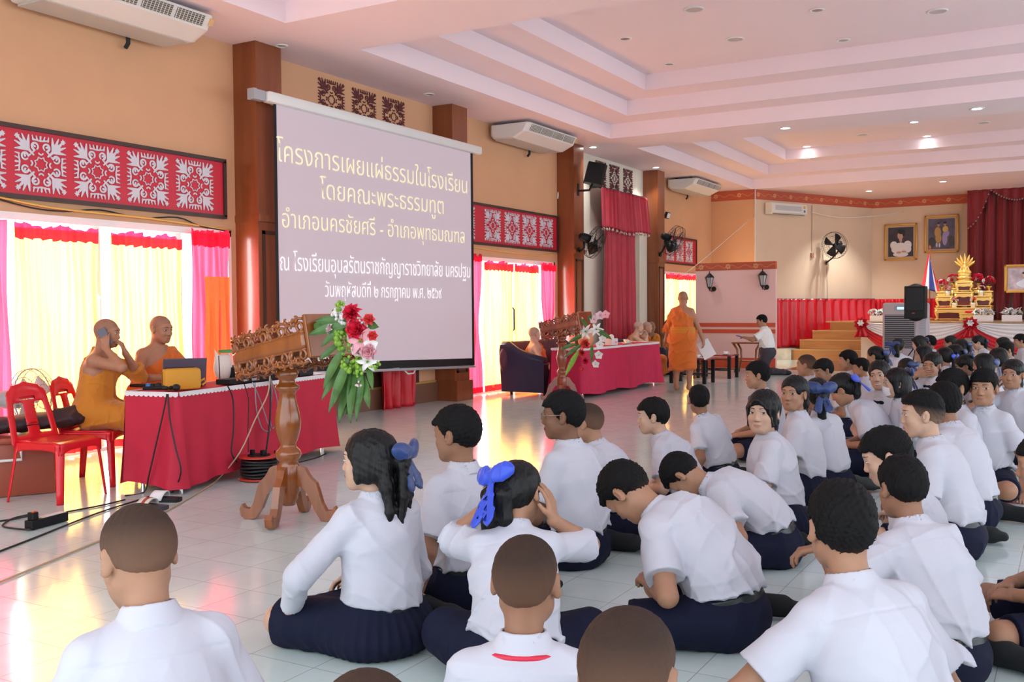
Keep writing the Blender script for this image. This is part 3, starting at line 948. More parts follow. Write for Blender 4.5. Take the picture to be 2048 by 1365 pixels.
def foot(S, an, to, s, g=0.0):
    an = np.array(an); to = np.array(to)
    heel = an + nrm(an - to) * .03 * s - A(0, 0, .02) * s
    heel[2] = max(heel[2], .028 * s)
    ball = an + (to - an) * .70; ball[2] = min(ball[2], .05 * s)
    S.cap(an, heel, .034 * s + g, .030 * s + g, .02 * s)
    S.cap(heel, ball, .030 * s + g, .034 * s + g, .03 * s); S.cap(an, ball, .034 * s + g, .032 * s + g, .03 * s)
    lat = nrm(np.cross(to - an, Z_))
    for t in (-1, 0, 1):
        S.cap(ball + lat * t * .020 * s, to + lat * t * .022 * s, .022 * s + g, .016 * s + g, .015 * s)

HAIR_C = A(.0055, .0048, .0052)
def make_hair(root, style, Hc, R, s, sk, h, seed, p3, d3, girl, ribbon, tail, bs, yc):
    T = lambda x, y, z: Hc + R @ (A(x, y, z) * s)
    r = lambda x, y, z: A(x, y, z) * s
    S = Sdf()
    rr = np.random.RandomState(seed)
    L_ = lambda p: (p - Hc) @ R / s
    color = None; mt = M['hair']
    if style in ('buzz', 'short', 'fade'):
        t = {'buzz': .0045, 'short': .0095, 'fade': .0055}[style]
        S.ell(T(0, -.014, .034), r(.0715 + t, .090 + t, .073 + t), R, .03 * s)
        S.ell(T(0, -.042, .004), r(.0625 + t, .059 + t, .062 + t), R, .03 * s)
        if style != 'buzz':
            S.ell(T(0, -.010, .054), r(.0735, .0935, .070 + (.004 if style == 'fade' else .002)), R, .02 * s)
            if style == 'short':
                S.cap(T(-.034, .076, .056), T(.034, .076, .056), .013 * s, None, .022 * s)
            else:
                S.cap(T(-.032, .070, .080), T(.032, .070, .080), .014 * s, None, .02 * s)
        fz = .044 if style == 'short' else .056      # hairline over the forehead
        def edge(p):
            L = L_(p); y, z = L[:, 1], L[:, 2]
            front = np.maximum(fz - z, y * .0 - 9) - 9 * (y < .035)          # forehead line
            side = .012 - z - 9 * (y < .012)                                    # temple and sideburn
            back = -.060 - z
            a = np.clip((y - .0) / .04, 0, 1)
            line = np.where(y > .055, fz, np.where(y > .022, .008 + (fz - .008) * np.clip((y - .030) / .02, 0, 1), np.where(y > .004, -.020, -.062 + .03 * np.clip(np.abs(L[:, 0]) / .06, 0, 1) ** 3)))
            return (line - z) * s * .7
        S.add(edge, A(-99, -99, -99), A(99, 99, 99), .006, 'i')
        for q in (-1, 1):
            S.ell(T(.084 * q, -.007, -.010), r(.021, .023, .036), R, .005 * s, 's')
        f = creases(seed, .0055, 380, (1, 1, .5)); S.disp((lambda p: f(p) * (.25 if style == 'buzz' else 1.0) * s))
        base = HAIR_C if style != 'buzz' else sk * .11 + A(.010, .008, .008)
        def color(P):
            L = L_(P)
            a = np.clip((L[:, 2] + .02 - .25 * L[:, 1]) / (.10 if style == 'buzz' else .07), 0, 1)
            if style == 'short': a = np.clip((L[:, 2] + .066 - .25 * L[:, 1]) / .05, 0, 1) ** .5
            lo = sk * (.40 if style != 'short' else .16) + base * .5
            a = np.clip(a, 0, 1)
            return lo * (1 - a)[:, None] + base * a[:, None]
        mt = M['buzz']
    else:
        t = .013
        S.ell(T(0, -.016, .036), r(.0725 + t, .090 + t, .074 + t), R, .03 * s)
        S.ell(T(0, -.045, -.005), r(.066 + t * .6, .058 + t, .065 + t), R, .03 * s)
        if style in ('bob', 'bobfringe'):
            S.ell(T(0, -.028, -.055), r(.088, .082, .085), R, .04 * s)
            S.add(lambda p: (-.115 - L_(p)[:, 2]) * s, A(-99, -99, -99), A(99, 99, 99), .006, 'i')
        for q in (-1, 1):
            if style in ('long', 'bob', 'bobfringe', 'frontlocks'):
                S.cap(T(.066 * q, .028, .02), T(.072 * q, .02, -.07), .018 * s, .012 * s, .02 * s)
        # face opening
        S.ell(T(0, .090, -.035), r(.060, .058, .093 if style not in ('bobfringe', 'frontlocks') else .080), R, .012 * s, 's')
        if style not in ('long', 'bob', 'bobfringe', 'frontlocks'):
            for q in (-1, 1):
                S.ell(T(.080 * q, .012, -.03), r(.024, .034, .05), R, .008 * s, 's')
        if style in ('bobfringe', 'frontlocks'):
            for q in (-1, 1):
                S.cap(T(.006 * q, .090, .072), T(.050 * q, .070, .028), .010 * s, .009 * s, .012 * s)
                S.cap(T(.050 * q, .070, .028), T(.068 * q, .042, -.07), .011 * s, .006 * s, .012 * s)
        S.ell(T(0, .0, .125), r(.004, .11, .014), R, .006 * s, 's')
        dn = A(0, 0, -1.0)
        if style in ('pony', 'long', 'frontlocks', 'braid', 'half'):
            tl = tail or {}
            L = tl.get('len', .26) * bs; n = tl.get('n', 3)
            st = T(*tl.get('from', (0, -.112, .02)))
            outw = R @ A(tl.get('dx', 0), -1, 0); outw[2] = 0; outw = nrm(outw)
            for i in range(n):
                a0 = (i - (n - 1) / 2)
                lat = R @ X_ * a0 * tl.get('w', .016) * s
                wob = rr.uniform(-.012, .012, 3) * s
                P = [st + lat * .3, st + lat * .7 + outw * .028 * s + dn * .03 * s, st + lat + outw * .030 * s + dn * L * .42 + wob * .6,
                     st + lat * 1.3 + outw * .018 * s + dn * L * .75 + wob, st + lat * 1.5 + outw * .004 * s + dn * L * (1 + .12 * rr.uniform(-1, 1)) + wob * 2]
                th = tl.get('th', .020)
                S.chain(P, [th * s, th * 1.15 * s, th * 1.05 * s, th * .75 * s, th * .15 * s], .014 * s)
        if style == 'long':
            S.ell(T(0, -.066, -.066), r(.058, .036, .060), R, .03 * s)
            for q in (-1, 1): S.ell(T(.068 * q, -.022, -.028), r(.024, .050, .054), R, .02 * s)
            for i, x in enumerate((-.062, -.035, 0, .035, .060)):
                a = T(x, -.075, .0); b = T(x * 1.15, -.088, -.09)
                c_ = b + dn * .09 * bs + R @ A(x * .3, -.02, 0) * s; e = c_ + dn * (.06 + .07 * rr.rand()) * bs
                S.chain([a, b, c_, e], [.024 * s, .022 * s, .015 * s, .003 * s], .018 * s)
        f = creases(seed, .0035, 300, (1, 1, .2)); S.disp(lambda p: f(p) * s)
    S.build('hair', h, mt, root, color)
    if ribbon:
        ra_ = A(*ribbon.get('at', (0, -.125, .03))); ra_[:2] *= 1.17; bp = T(*ra_); m = M['ribbon_b' if ribbon.get('bright') else 'ribbon']
        k = ribbon.get('size', 1.0) * s
        RB = R @ rotz(rad(ribbon.get('yaw', 0))) @ roty(rad(ribbon.get('roll', 0)))
        S = Sdf()
        S.ell(bp, A(.011, .011, .013) * k, RB, .006 * k)
        for q in (-1, 1):
            Rl = RB @ roty(q * rad(-16)) @ rotz(q * .25)
            S.ell(bp + Rl @ A(.042 * q, -.010, .004) * k, A(.047, .016, .032) * k, Rl, .008 * k)
            tl = RB @ A(.028 * q, -.026, -.095 * ribbon.get('tails', 1.0)) * k
            capf(S, bp, bp + tl, .010 * k, .026 * k, .22, RB @ X_, .004 * k)
        S.disp(folds(seed + 3, .007 * k, 110, (1, 1, .6)))
        S.build('hair_ribbon', max(h * .8, .0028), m, root)
def robe(root, e, h, seed, m):
    s, fat = e['s'], e['fat']; p0, p1, p2, p3, d1, d3, xc, yc, xw = (e[k] for k in ('p0', 'p1', 'p2', 'p3', 'd1', 'd3', 'xc', 'yc', 'xw'))
    Sh, AR, LP, legs = e['Sh'], e['AR'], e['LP'], e['legs']
    g = .018 * s
    S = Sdf()
    capf(S, p0, p1, .150 * s * fat + g, .142 * s * fat + g, .78, xw)
    capf(S, p1, p2, .142 * s * fat + g, .142 * s * fat + g, .76, xc)
    capf(S, p2, p3 - .09 * s * d3, .142 * s * fat + g, .112 * s + g, .74, xc)
    S.cap(Sh[-1], p3 - .045 * s * d3, .050 * s + g * .6, .045 * s + g * .4, .03 * s)
    c = p3 - .01 * s * d3 - .045 * s * xc; arm = Sh[1] - .10 * s * d3 + .04 * s * xc
    v = nrm(arm - c); n = xc + d3; n = nrm(n - v * (n @ v))
    S.plane(c, n, .014)
    S0, E, H, _ = AR[-1]
    S.cap(S0, E, .066 * s * fat ** .5, .072 * s, .03 * s); S.cone(E, E + (H - E) * .35, .070 * s, .085 * s, .02 * s)
    for sg in (1, -1):      # rolled edge of the robe, front and back
        a = c + yc * sg * .075 * s; b = p2 + yc * sg * .112 * s * fat + xc * .03 * s; d_ = p1 + yc * sg * .06 * s * fat + xc * .135 * s * fat + d1 * .05 * s
        S.chain([a, (a + b) / 2 + yc * sg * .03 * s, b, d_], [.016 * s, .018 * s, .018 * s, .015 * s], .014 * s)
        a2 = Sh[-1] + d3 * .035 * s + yc * sg * .05 * s; S.chain([a2, p2 - xc * .06 * s + yc * sg * .118 * s * fat, p1 - xc * .02 * s + yc * sg * .11 * s * fat], [.022 * s, .022 * s, .016 * s], .02 * s)
    S.ell(p0 + A(0, -.01, 0) * s, A(.185, .155, .13) * s * fat, None, .04 * s)
    if legs == 'stand':
        z0 = .33 * s
        for k in (0, 1):
            q = (-1, 1)[k]
            S.cone(A(q * .06, .01, p0[2]), A(q * .085, .03, z0 + .03 * q), .135 * s * fat, .150 * s, .05 * s)
        capf(S, p0, A(0, .03, z0 + .14), .18 * s * fat, .20 * s, .72, X_, .05)
        S.add(lambda p: z0 + .015 * np.sin(p[:, 0] * 30) - p[:, 2], A(-99, -99, -99), A(99, 99, 99), .01, 'i')
    else:
        for k in 'LR':
            h0, kn, an, to = LP[k]
            S.cap(h0, kn, .118 * s * fat, .095 * s, .05 * s)
            if legs == 'chair': S.cone(kn, kn + (an - kn) * .72, .095 * s, .12 * s, .04 * s)
            else: S.cap(kn, kn + (an - kn) * .6, .085 * s, .075 * s, .04 * s)
        for t in (.35, .65, .95):
            a_ = LP['L'][0] + (LP['L'][1] - LP['L'][0]) * t; b_ = LP['R'][0] + (LP['R'][1] - LP['R'][0]) * t; S.cap(a_, b_, .085 * s, None, .05 * s)
    f1 = folds(seed, .040 * s, 34, (1, 1, .5)); f2 = folds(seed + 4, .020 * s, 70, (1, 1, .4))
    S.disp(lambda p: f1(p) + f2(p))
    S.plane(A(0, 0, .006), A(0, 0, -1))
    S.build('robe', max(h * .9, .006), m, root)
    if legs == 'stand':
        T = Sdf(); capf(T, p0 + .03 * s * d1, p0 + .15 * s * d1, .182 * s * fat, .172 * s * fat, .80, xw)
        T.plane(p0 + .15 * s * d1, d1, .006); T.plane(p0 + .045 * s * d1, -d1, .006)
        T.disp(lambda p: .003 * np.sin((p - p0) @ d1 * 160)); T.build('sash', .007, M['robe2'], root)
# ------------------------------------------------------------------ room shell
WX = -8.35; CZ = 4.40
def ray_at(px_, axis, val):
    d = CR * (px_[0] - 1024) / F_PX - CU * (px_[1] - 682.5) / F_PX + CF
    return CO + d * ((val - CO[axis]) / d[axis])
def onX(px_, X): return ray_at(px_, 0, X)
def onY(px_, Y): return ray_at(px_, 1, Y)
def onZ(px_, z): return ray_at(px_, 2, z)

def bxs(lst):
    m = MB()
    for lo, hi in lst:
        lo, hi = np.array(lo, float), np.array(hi, float)
        m.box((lo + hi) / 2, hi - lo)
    return m

def build_room():
    S = structure
    S(MB().box((.5, 13.5, -.06), (19, 36, .12)).build('floor', tile_floor()))
    o = S(MB().box((-2.3, 23.4, .002), (6.4, 3.9, .004)).build('floor', M['maroonfloor'])); tag(o, 'maroon tiled strip in front of the stage steps')
    T = .2; w = lambda y0, y1, z0, z1: ((WX - T, y0, z0), (WX, y1, z1))
    S(bxs([w(-2, 5.0, 0, CZ), w(5.0, 8.1, 2.28, CZ), w(8.1, 12.95, 0, CZ), w(12.95, 16.08, 2.22, CZ), w(16.08, 16.5, 0, CZ)]).build('wall_left', M['wall']))
    S(bxs([w(16.5, 20.5, 0, CZ)]).build('wall_left', M['wall_pale']))
    S(bxs([w(20.5, 21.5, 0, CZ), w(21.5, 24.2, 2.22, CZ), w(24.2, 25.3, 0, CZ)]).build('wall_left', M['wall']))
    S(bxs([((WX, 25.1, 0), (-7.2, 25.25, CZ))]).build('wall_front', M['wall']))
    # diagonal stage wall and stage back wall
    a, b = A(-7.2, 25.1), A(-5.05, 29.4); L = np.linalg.norm(b - a); ang = math.atan2(b[1] - a[1], b[0] - a[0])
    o = S(MB().box((L / 2, .08, CZ / 2), (L, .16, CZ)).build('wall_front', M['wall_cream'])); o.location = (a[0], a[1], 0); o.rotation_euler = (0, 0, ang)
    S(bxs([((-5.12, 29.4, 0), (9, 29.6, CZ))]).build('wall_back', M['wall_cream']))
    fm = frieze_mat()
    def frieze(p, q, z, h, off=.012):
        p, q = np.array(p, float), np.array(q, float); L = np.linalg.norm(q - p)
        o = S(MB().box((L / 2, 0, 0), (L, off, h)).build('trim_5', fm)); o.location = (p[0], p[1], z); o.rotation_euler = (0, 0, math.atan2(q[1] - p[1], q[0] - p[0])); return o
    frieze((WX, 25.094), (-7.2, 25.094), CZ - .13, .25)
    frieze((-7.195, 25.095), (-5.055, 29.393), CZ - .13, .25)
    frieze((-5.05, 29.394), (-1, 29.394), CZ - .13, .25)
    # ceiling with three stepped coffers
    m = MB()
    X0, X1 = -7.25, 6.6
    cof = [(.7, 7.88), (9.12, 16.2), (17.4, 25.05)]
    def fq(x0, x1, y0, y1, z): m.add([(x0, y0, z), (x1, y0, z), (x1, y1, z), (x0, y1, z)], [(0, 1, 2, 3)])
    fq(WX - T, X0, -2, 30, CZ); fq(X1, 9, -2, 30, CZ)
    ys = [-2] + [v for c in cof for v in c] + [30]
    for i in range(0, len(ys), 2): fq(X0, X1, ys[i], ys[i + 1], CZ)
    for y0, y1 in cof:
        r = [X0, X1, y0, y1]; z = CZ
        for k in range(3):
            x0, x1, a0, a1 = r
            z2 = z + .25
            c = [(x0, a0), (x1, a0), (x1, a1), (x0, a1)]
            for i in range(4):
                p, q = c[i], c[(i + 1) % 4]
                m.add([(*p, z), (*q, z), (*q, z2), (*p, z2)], [(0, 1, 2, 3)])
            if k < 2:
                n = [x0 + .58, x1 - .58, a0 + .60, a1 - .60]
                fq(x0, n[0], a0, a1, z2); fq(n[1], x1, a0, a1, z2); fq(n[0], n[1], a0, n[2], z2); fq(n[0], n[1], n[3], a1, z2)
                r = n
            else: fq(x0, x1, a0, a1, z2)
            z = z2
    m.add([(-9, -2.5, 5.3), (9, -2.5, 5.3), (9, 30, 5.3), (-9, 30, 5.3)], [(0, 1, 2, 3)])
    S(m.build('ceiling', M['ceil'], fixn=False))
    # wooden pillars
    for i, y in enumerate((8.2, 12.2, 16.24, 20.4)):
        m = bxs([((WX, y, 2.46), (-8.0, y + .41, CZ)), ((WX, y - .01, 2.38), (-7.97, y + .42, 2.46)), ((WX, y, .30), (-8.0, y + .41, 2.38)), ((WX, y - .02, 0), (-7.95, y + .43, .30))])
        o = S(m.build('trim_%d' % (i + 1), M['pillar']))
        f = bxs([((-8.0, y + .06, .42), (-7.988, y + .10, 2.28)), ((-8.0, y + .31, .42), (-7.988, y + .35, 2.28)), ((-8.0, y + .06, 2.24), (-7.988, y + .35, 2.28)), ((-8.0, y + .06, .42), (-7.988, y + .35, .46))])
        f.build('moulding', M['brown'], o)
    # skirting
    m = bxs([((WX, 8.6, 0), (WX + .06, 12.2, .28))]); S(m.build('baseboard_left', M['skirting']))
    m = bxs([((WX, 8.6, .28), (WX + .03, 12.2, .31))]); S(m.build('trim_6', mat('ochre_strip', (.55, .32, .08), .4)))
    # dark doorway under the screen
    d = structure(bxs([((WX, 9.3, .31), (WX + .05, 11.65, 2.3))]).build('door_4', M['brown']))
    bxs([((WX + .05, 11.55, .31), (WX + .075, 11.68, 2.35)), ((WX + .05, 9.25, .31), (WX + .075, 9.35, 2.35)), ((WX + .05, 9.25, 2.3), (WX + .075, 11.68, 2.4))]).build('door_frame', M['darkframe'], d)
    # sliding doors: frame, panes
    gl = bpy.data.materials.new('door_glass'); gl.use_nodes = True
    nt = gl.node_tree; nt.nodes.clear(); out = nt.nodes.new('ShaderNodeOutputMaterial'); tb = nt.nodes.new('ShaderNodeBsdfTransparent'); gb = nt.nodes.new('ShaderNodeBsdfGlossy'); mx = nt.nodes.new('ShaderNodeMixShader')
    gb.inputs['Roughness'].default_value = .03; mx.inputs[0].default_value = .06
    nt.links.new(tb.outputs[0], mx.inputs[1]); nt.links.new(gb.outputs[0], mx.inputs[2]); nt.links.new(mx.outputs[0], out.inputs[0])
    def slider(nm, y0, y1, z1, posts, sill=.0):
        m = bxs([((WX - .14, y0, z1 - .07), (WX + .03, y1, z1)), ((WX - .14, y0, 0), (WX + .03, y1, .035)), ((WX - .14, y0, 0), (WX + .03, y0 + .05, z1)), ((WX - .14, y1 - .05, 0), (WX + .03, y1, z1))])
        o = S(m.build(nm, M['frame']))
        for p, wd in posts:
            bxs([((WX - .10, p - wd / 2, .03), (WX - .02, p + wd / 2, z1 - .05))]).build('stile', M['frame'], o)
        ps = [y0] + [p for p, _ in posts] + [y1]
        for i in range(len(ps) - 1):
            bxs([((WX - .065, ps[i] + .03, .04), (WX - .059, ps[i + 1] - .03, z1 - .07))]).build('pane', gl, o)
        return o
    d1 = slider('door_1', 5.0, 8.1, 2.28, [(6.36, .10), (7.385, .08)])
    MB().tube([(WX + .02, 6.33, 1.20), (WX + .06, 6.33, 1.24), (WX + .06, 6.33, 1.50), (WX + .02, 6.33, 1.54)], .012).build('handle', M['frame'], d1)
    d2 = slider('door_2', 12.95, 16.08, 2.22, [(13.45, .06), (14.45, .06), (15.45, .06)])
    MB().tube([(WX + .02, 14.5, .98), (WX + .06, 14.5, 1.02), (WX + .06, 14.5, 1.36), (WX + .02, 14.5, 1.4)], .014).build('handle', M['charcoal'], d2)
    slider('door_3', 21.5, 24.2, 2.22, [(22.4, .06), (23.3, .06)])
    # terrace outside
    o = S(MB().box((-11.2, 13.5, -.06), (5, 36, .10)).build('floor', mat('terrace', (.6, .58, .55), .8)))
    # alcove side strips of pale bay
    S(bxs([((WX, 17.15, 0), (WX + .10, 17.45, 4.0)), ((WX, 19.95, 0), (WX + .10, 20.38, 3.0))]).build('trim_7', M['wall_pale']))
    # stage
    S(bxs([((-4.62, 25.4, 0), (9, 29.4, .97))]).build('trim_8', M['wall_pale']))
    S(bxs([((-4.64, 25.36, .955), (9, 29.4, .985)), ((-5.6, 26.5, .0), (-4.62, 29.4, .975))]).build('trim_9', M['step']))
    S(bxs([((-6.35, 25.42, 0), (-4.62, 30, .27)), ((-6.2, 25.74, .27), (-4.62, 30, .51)), ((-5.95, 26.06, .51), (-4.62, 30, .74))]).build('trim_10', M['step']))
    S(bxs([((-6.37, 25.40, .255), (-4.62, 25.44, .28)), ((-6.2, 25.72, .495), (-4.62, 25.76, .52)), ((-5.95, 26.04, .725), (-4.62, 26.08, .75)), ((-5.7, 26.46, .95), (-4.62, 26.52, .985))]).build('trim_11', mat('step_nosing', (.55, .36, .16), .35)))
    S(bxs([((-6.95, 25.36, 0), (-6.33, 25.9, .29))]).build('trim_12', M['marble']))
    # freestanding partition
    o = S(bxs([((-7.45, 21.3, 0), (-5.65, 21.42, 2.2))]).build('wall_partition', M['partition']))
    f = frieze((-7.45, 21.296), (-5.65, 21.296), 2.27, .16); bxs([((-7.45, 21.302, 2.19), (-5.65, 21.42, 2.36))]).build('trim_5', M['stripe'])['kind'] = 'structure'
    S(bxs([((-7.45, 21.292, .93), (-5.65, 21.301, 1.02)), ((-7.45, 21.292, .79), (-5.65, 21.301, .88)), ((-7.45, 21.288, .02), (-5.65, 21.301, .25))]).build('trim_13', M['stripe']))
    # white vertical conduit and beam on the stage wall corner
    S(MB().tube([(-7.17, 25.05, 2.3), (-7.17, 25.05, CZ - .02)], .012).build('trim_14', M['cable_white']))

def downlights():
    spots = [((563, 91), CZ, 0, .07), ((858, 188), CZ, 0, .07), ((1186, 294), CZ, 1, .09), ((1312, 335), CZ, 1, .09),
             ((1571, 256), CZ, 1, .10), ((1954, 217), CZ, 1, .10), ((1738, 382), CZ, 1, .10), ((1886, 363), CZ, 1, .10),
             ((1338, 128), 5.15, 0, .09), ((1250, 77), 5.15, 0, .09), ((1687, 80), 5.15, 0, .09), ((1634, 20), 5.15, 0, .09),
             ((1613, 293), 5.15, 1, .10), ((1828, 244), 5.15, 1, .10), ((1854, 272), 5.15, 1, .10)]
    names = ['unlit recessed downlight above the first wooden pillar', 'unlit recessed downlight above the projection screen', 'lit downlight beside the second ceiling air conditioner', 'lit downlight above the tall red drape near the fourth pillar',
             'lit downlight on the beam, left one of two', 'bright lit downlight at the right end of the beam', 'lit downlight over the stage, left one of the two before the maroon curtain', 'lit downlight over the stage beside the maroon curtain top',
             'unlit downlight in the middle coffer at its left corner', 'unlit downlight in the middle coffer, leftmost and further forward', 'unlit downlight in the middle coffer nearest its stage-side step', 'unlit downlight in the middle coffer near the top edge of the photo',
             'lit downlight in the far coffer, leftmost one', 'lit downlight in the far coffer nearest the beam', 'lit downlight in the far coffer throwing a streak on the step']
    for (p, z, on, r), lb in zip(spots, names):
        P = onZ(p, z)
        t = thing('downlight', lb, 'ceiling light', (P[0], P[1], z), group='recessed ceiling downlights')
        MB().lathe([(r * .74, .0), (r * .78, -.012), (r * 1.05, -.010), (r * 1.08, .0)], n=24).build('rim', M['rim'], t, True)
        MB().lathe([(0, -.004), (r * .75, -.004), (r * .75, .0)], n=24).build('lens', M['downlit' if on else 'downoff'], t)
        if on:
            l = bpy.data.lights.new('downlight_lamp', 'SPOT'); l.energy = SPOT_W * (4.5 if P[1] > 25.5 else .8 if P[0] < -7 else .55); l.color = (.93, 1, .97); l.spot_size = rad(105); l.spot_blend = .6; l.shadow_soft_size = .06
            o = bpy.data.objects.new('downlight_lamp', l); COL.objects.link(o); o.parent = t; o.location = (0, 0, -.03)
    for p, lb in (((1470, 78), 'round ceiling speaker grille in the middle coffer, lower left one'), ((1388, 18), 'round ceiling speaker grille in the middle coffer, upper left one'), ((1875, 22), 'round ceiling speaker grille in the middle coffer, right one'), ((1725, 269), 'round ceiling speaker grille in the far coffer, left one'), ((1967, 245), 'round ceiling speaker grille in the far coffer, right one')):
        P = onZ(p, 5.15)
        t = thing('ceiling_speaker', lb, 'speaker', (P[0], P[1], 5.15), group='round ceiling speakers')
        MB().lathe([(.105, 0), (.105, -.014), (.125, -.012), (.13, 0)], n=28).build('rim', M['rim'], t, True)
        MB().lathe([(0, -.008), (.106, -.008), (.106, 0)], n=28).build('grille', M['grillec'], t)
SPOT_W = 45.0

def curtain(name, label, y0, y1, z0, z1, m, amp=.035, folds_=9, hem=None, header=None, x=WX + .07, seed=0, tie=None, thick=.0, group=None):
    r = np.random.RandomState(seed); ph = r.uniform(0, 6.28, 3)
    t = thing(name, label, 'curtain', (x, (y0 + y1) / 2, z0), group=group)
    H = z1 - z0; Wd = y1 - y0
    def f(u, v):
        g = amp * (.55 + .45 * (1 - v)) * (math.sin(6.283 * folds_ * u + ph[0] + 1.2 * math.sin(5 * u + ph[1])) + .35 * math.sin(6.283 * folds_ * 2.3 * u + ph[2] + v))
        s = 1.0
        if tie is not None:
            s = 1 - tie[1] * math.exp(-((v - tie[0]) / .22) ** 2)
        return (g, (u - .5) * Wd * s + .012 * math.sin(9 * v + 11 * u), v * H)
    nu = int(folds_ * 12)
    MB().grid(f, nu, 24, thick).build('panel', m, t, True, fixn=thick > 0)
    if header:
        hh, hm = header
        def fh(u, v):
            p = f(u, 1 - v * hh / H)
            sc_ = 1 + .4 * math.sin(6.283 * 3.5 * u + ph[1])
            return (p[0] + .016 + .012 * math.sin(60 * u + ph[0]), p[1], H + .03 - (hh + .03) * v + .018 * math.sin(6.283 * 2.2 * u + ph[2]) * (1 - v) + .01 * math.sin(50 * u))
        MB().grid(fh, nu, 6, 0).build('ruffle', hm, t, True, fixn=False)
    if hem:
        hh, hm = hem
        MB().grid(lambda u, v: (f(u, v * hh / H)[0] + .006, f(u, 0)[1], v * hh), nu, 4, 0).build('hem', hm, t, True, fixn=False)
    return t
# ------------------------------------------------------------------ wall decoration
def fret_mesh():
    S = Sdf(); hw, hh = .265, .265
    prim = []
    def c2(a, b, r0, r1=None): prim.append((np.array(a, float), np.array(b, float), r0, r1 if r1 is not None else r0))
    for k in range(8):          # centre star ring
        a = k * math.pi / 4; b = a + math.pi / 8
        c2((.19 * math.cos(a), .19 * math.sin(a)), (.26 * math.cos(b), .26 * math.sin(b)), .020)
        c2((.26 * math.cos(b), .26 * math.sin(b)), (.19 * math.cos(a + math.pi / 4), .19 * math.sin(a + math.pi / 4)), .020)
    def arc(cx, cy, r, a0, a1, w0, w1, n=9, grow=0.0):
        P = [(cx + (r + grow * i / n) * math.cos(rad(a0 + (a1 - a0) * i / n)), cy + (r + grow * i / n) * math.sin(rad(a0 + (a1 - a0) * i / n))) for i in range(n + 1)]
        for i in range(n): c2(P[i], P[i + 1], w0 + (w1 - w0) * i / n, w0 + (w1 - w0) * (i + 1) / n)
    arc(.22, .60, .12, -60, 230, .045, .030); c2((.22, .60), (.25, .61), .040)
    arc(.60, .22, .12, 150, -140, .045, .030); c2((.60, .22), (.61, .25), .040)
    arc(0, .42, .09, -150, -30, .03, .03); arc(.42, 0, .09, 120, 240, .03, .03)
    c2((.28, .30), (.50, .50), .035, .06)
    for e, w in (((.93, .93), .05), ((.97, .70), .035), ((.70, .97), .035), ((.97, .45), .03), ((.45, .97), .03)):
        c2((.46, .46), ((.46 + e[0]) / 2 + .02, (.46 + e[1]) / 2 + .02), .045, .060); c2(((.46 + e[0]) / 2 + .02, (.46 + e[1]) / 2 + .02), e, .060, .022)
    for t in (.12, .28, .9): c2((t, .82), (t * .9 + .06, .97), .035, .02); c2((.82, t), (.97, t * .9 + .06), .035, .02)
    c2((0, .80), (.30, .84), .03); c2((.80, 0), (.84, .30), .03); c2((0, .80), (0, .95), .03, .04); c2((.80, 0), (.95, 0), .03, .04)
    c2((.30, .40), (.22, .48), .03); c2((.40, .30), (.48, .22), .03)
    def fn(p):
        q = np.abs(np.stack([p[:, 1] / hw, p[:, 2] / hh], 1)); d = np.full(len(q), 9.0)
        for a, b, r0, r1 in prim:
            ba = b - a; t = np.clip((q - a) @ ba / (ba @ ba + 1e-9), 0, 1)
            d = np.minimum(d, np.linalg.norm(q - a - t[:, None] * ba, axis=1) - (r0 + (r1 - r0) * t))
        return np.maximum(d * hw, np.abs(p[:, 0]) - .005)
    S.add(fn, A(-.006, -hw, -hh), A(.006, hw, hh), .001)
    return S.mesh('fretwork', .0046)

def wall_frets():
    me = fret_mesh()
    def tile(mat_, loc, parent=None, sz=1.0):
        m2 = me.copy() if mat_.name not in tile.c else tile.c[mat_.name]
        if mat_.name not in tile.c: m2.materials.append(mat_); tile.c[mat_.name] = m2
        o = bpy.data.objects.new('fretwork', m2); COL.objects.link(o); o.location = loc; o.scale = (1, 1, sz)
        if parent is not None: o.parent = parent
        return o
    tile.c = {}
    for lab, y0, y1, ys in (('long red fretwork panel in a dark frame above the near glass door', 4.3, 8.03, (4.54, 5.145, 5.75, 6.355, 6.96, 7.58)),
                            ('red fretwork panel in a dark frame, partly behind the right edge of the screen', 12.75, 16.2, (13.05, 13.86, 14.5, 15.11, 15.74)),
                            ('small red fretwork panel behind the far wall fan', 21.0, 23.85, (21.35, 21.98, 22.64, 23.29))):
        t = thing('framed_fretwork', lab, 'wall panel', (WX, (y0 + y1) / 2, 2.74), group='framed red fretwork panels')
        yc = (y0 + y1) / 2; w = y1 - y0
        MB().box((.015, 0, 0), (.03, w - .04, .62)).build('backing_board', M['red_board'], t)
        f = MB()
        f.box((.025, 0, .315), (.05, w, .04)).box((.025, 0, -.315), (.05, w, .04)).box((.025, w / 2 - .02, 0), (.05, .04, .62)).box((.025, -w / 2 + .02, 0), (.05, .04, .62))
        f.build('frame', M['darkframe'], t)
        for y in ys: tile(M['fret_white'], (.036, y - yc, 0), t)
    nm = ['left', 'middle', 'right']
    for (y, z, sz), lb in zip(((9.90, 4.08, .95), (10.57, 4.08, .95), (11.23, 4.08, .95), (18.17, 4.06, 1.05), (18.84, 4.06, 1.05), (19.55, 4.06, 1.05)),
                          ['maroon fretwork square %s of the three above the projection screen' % n for n in nm] + ['maroon fretwork square %s of the three above the tall red drape' % n for n in nm]):
        o = tile(M['fret_red'], (WX + .008, y, z), None, sz); o.name = 'fretwork_square'
        tag(o, lb, 'wall ornament', 'maroon fretwork squares')

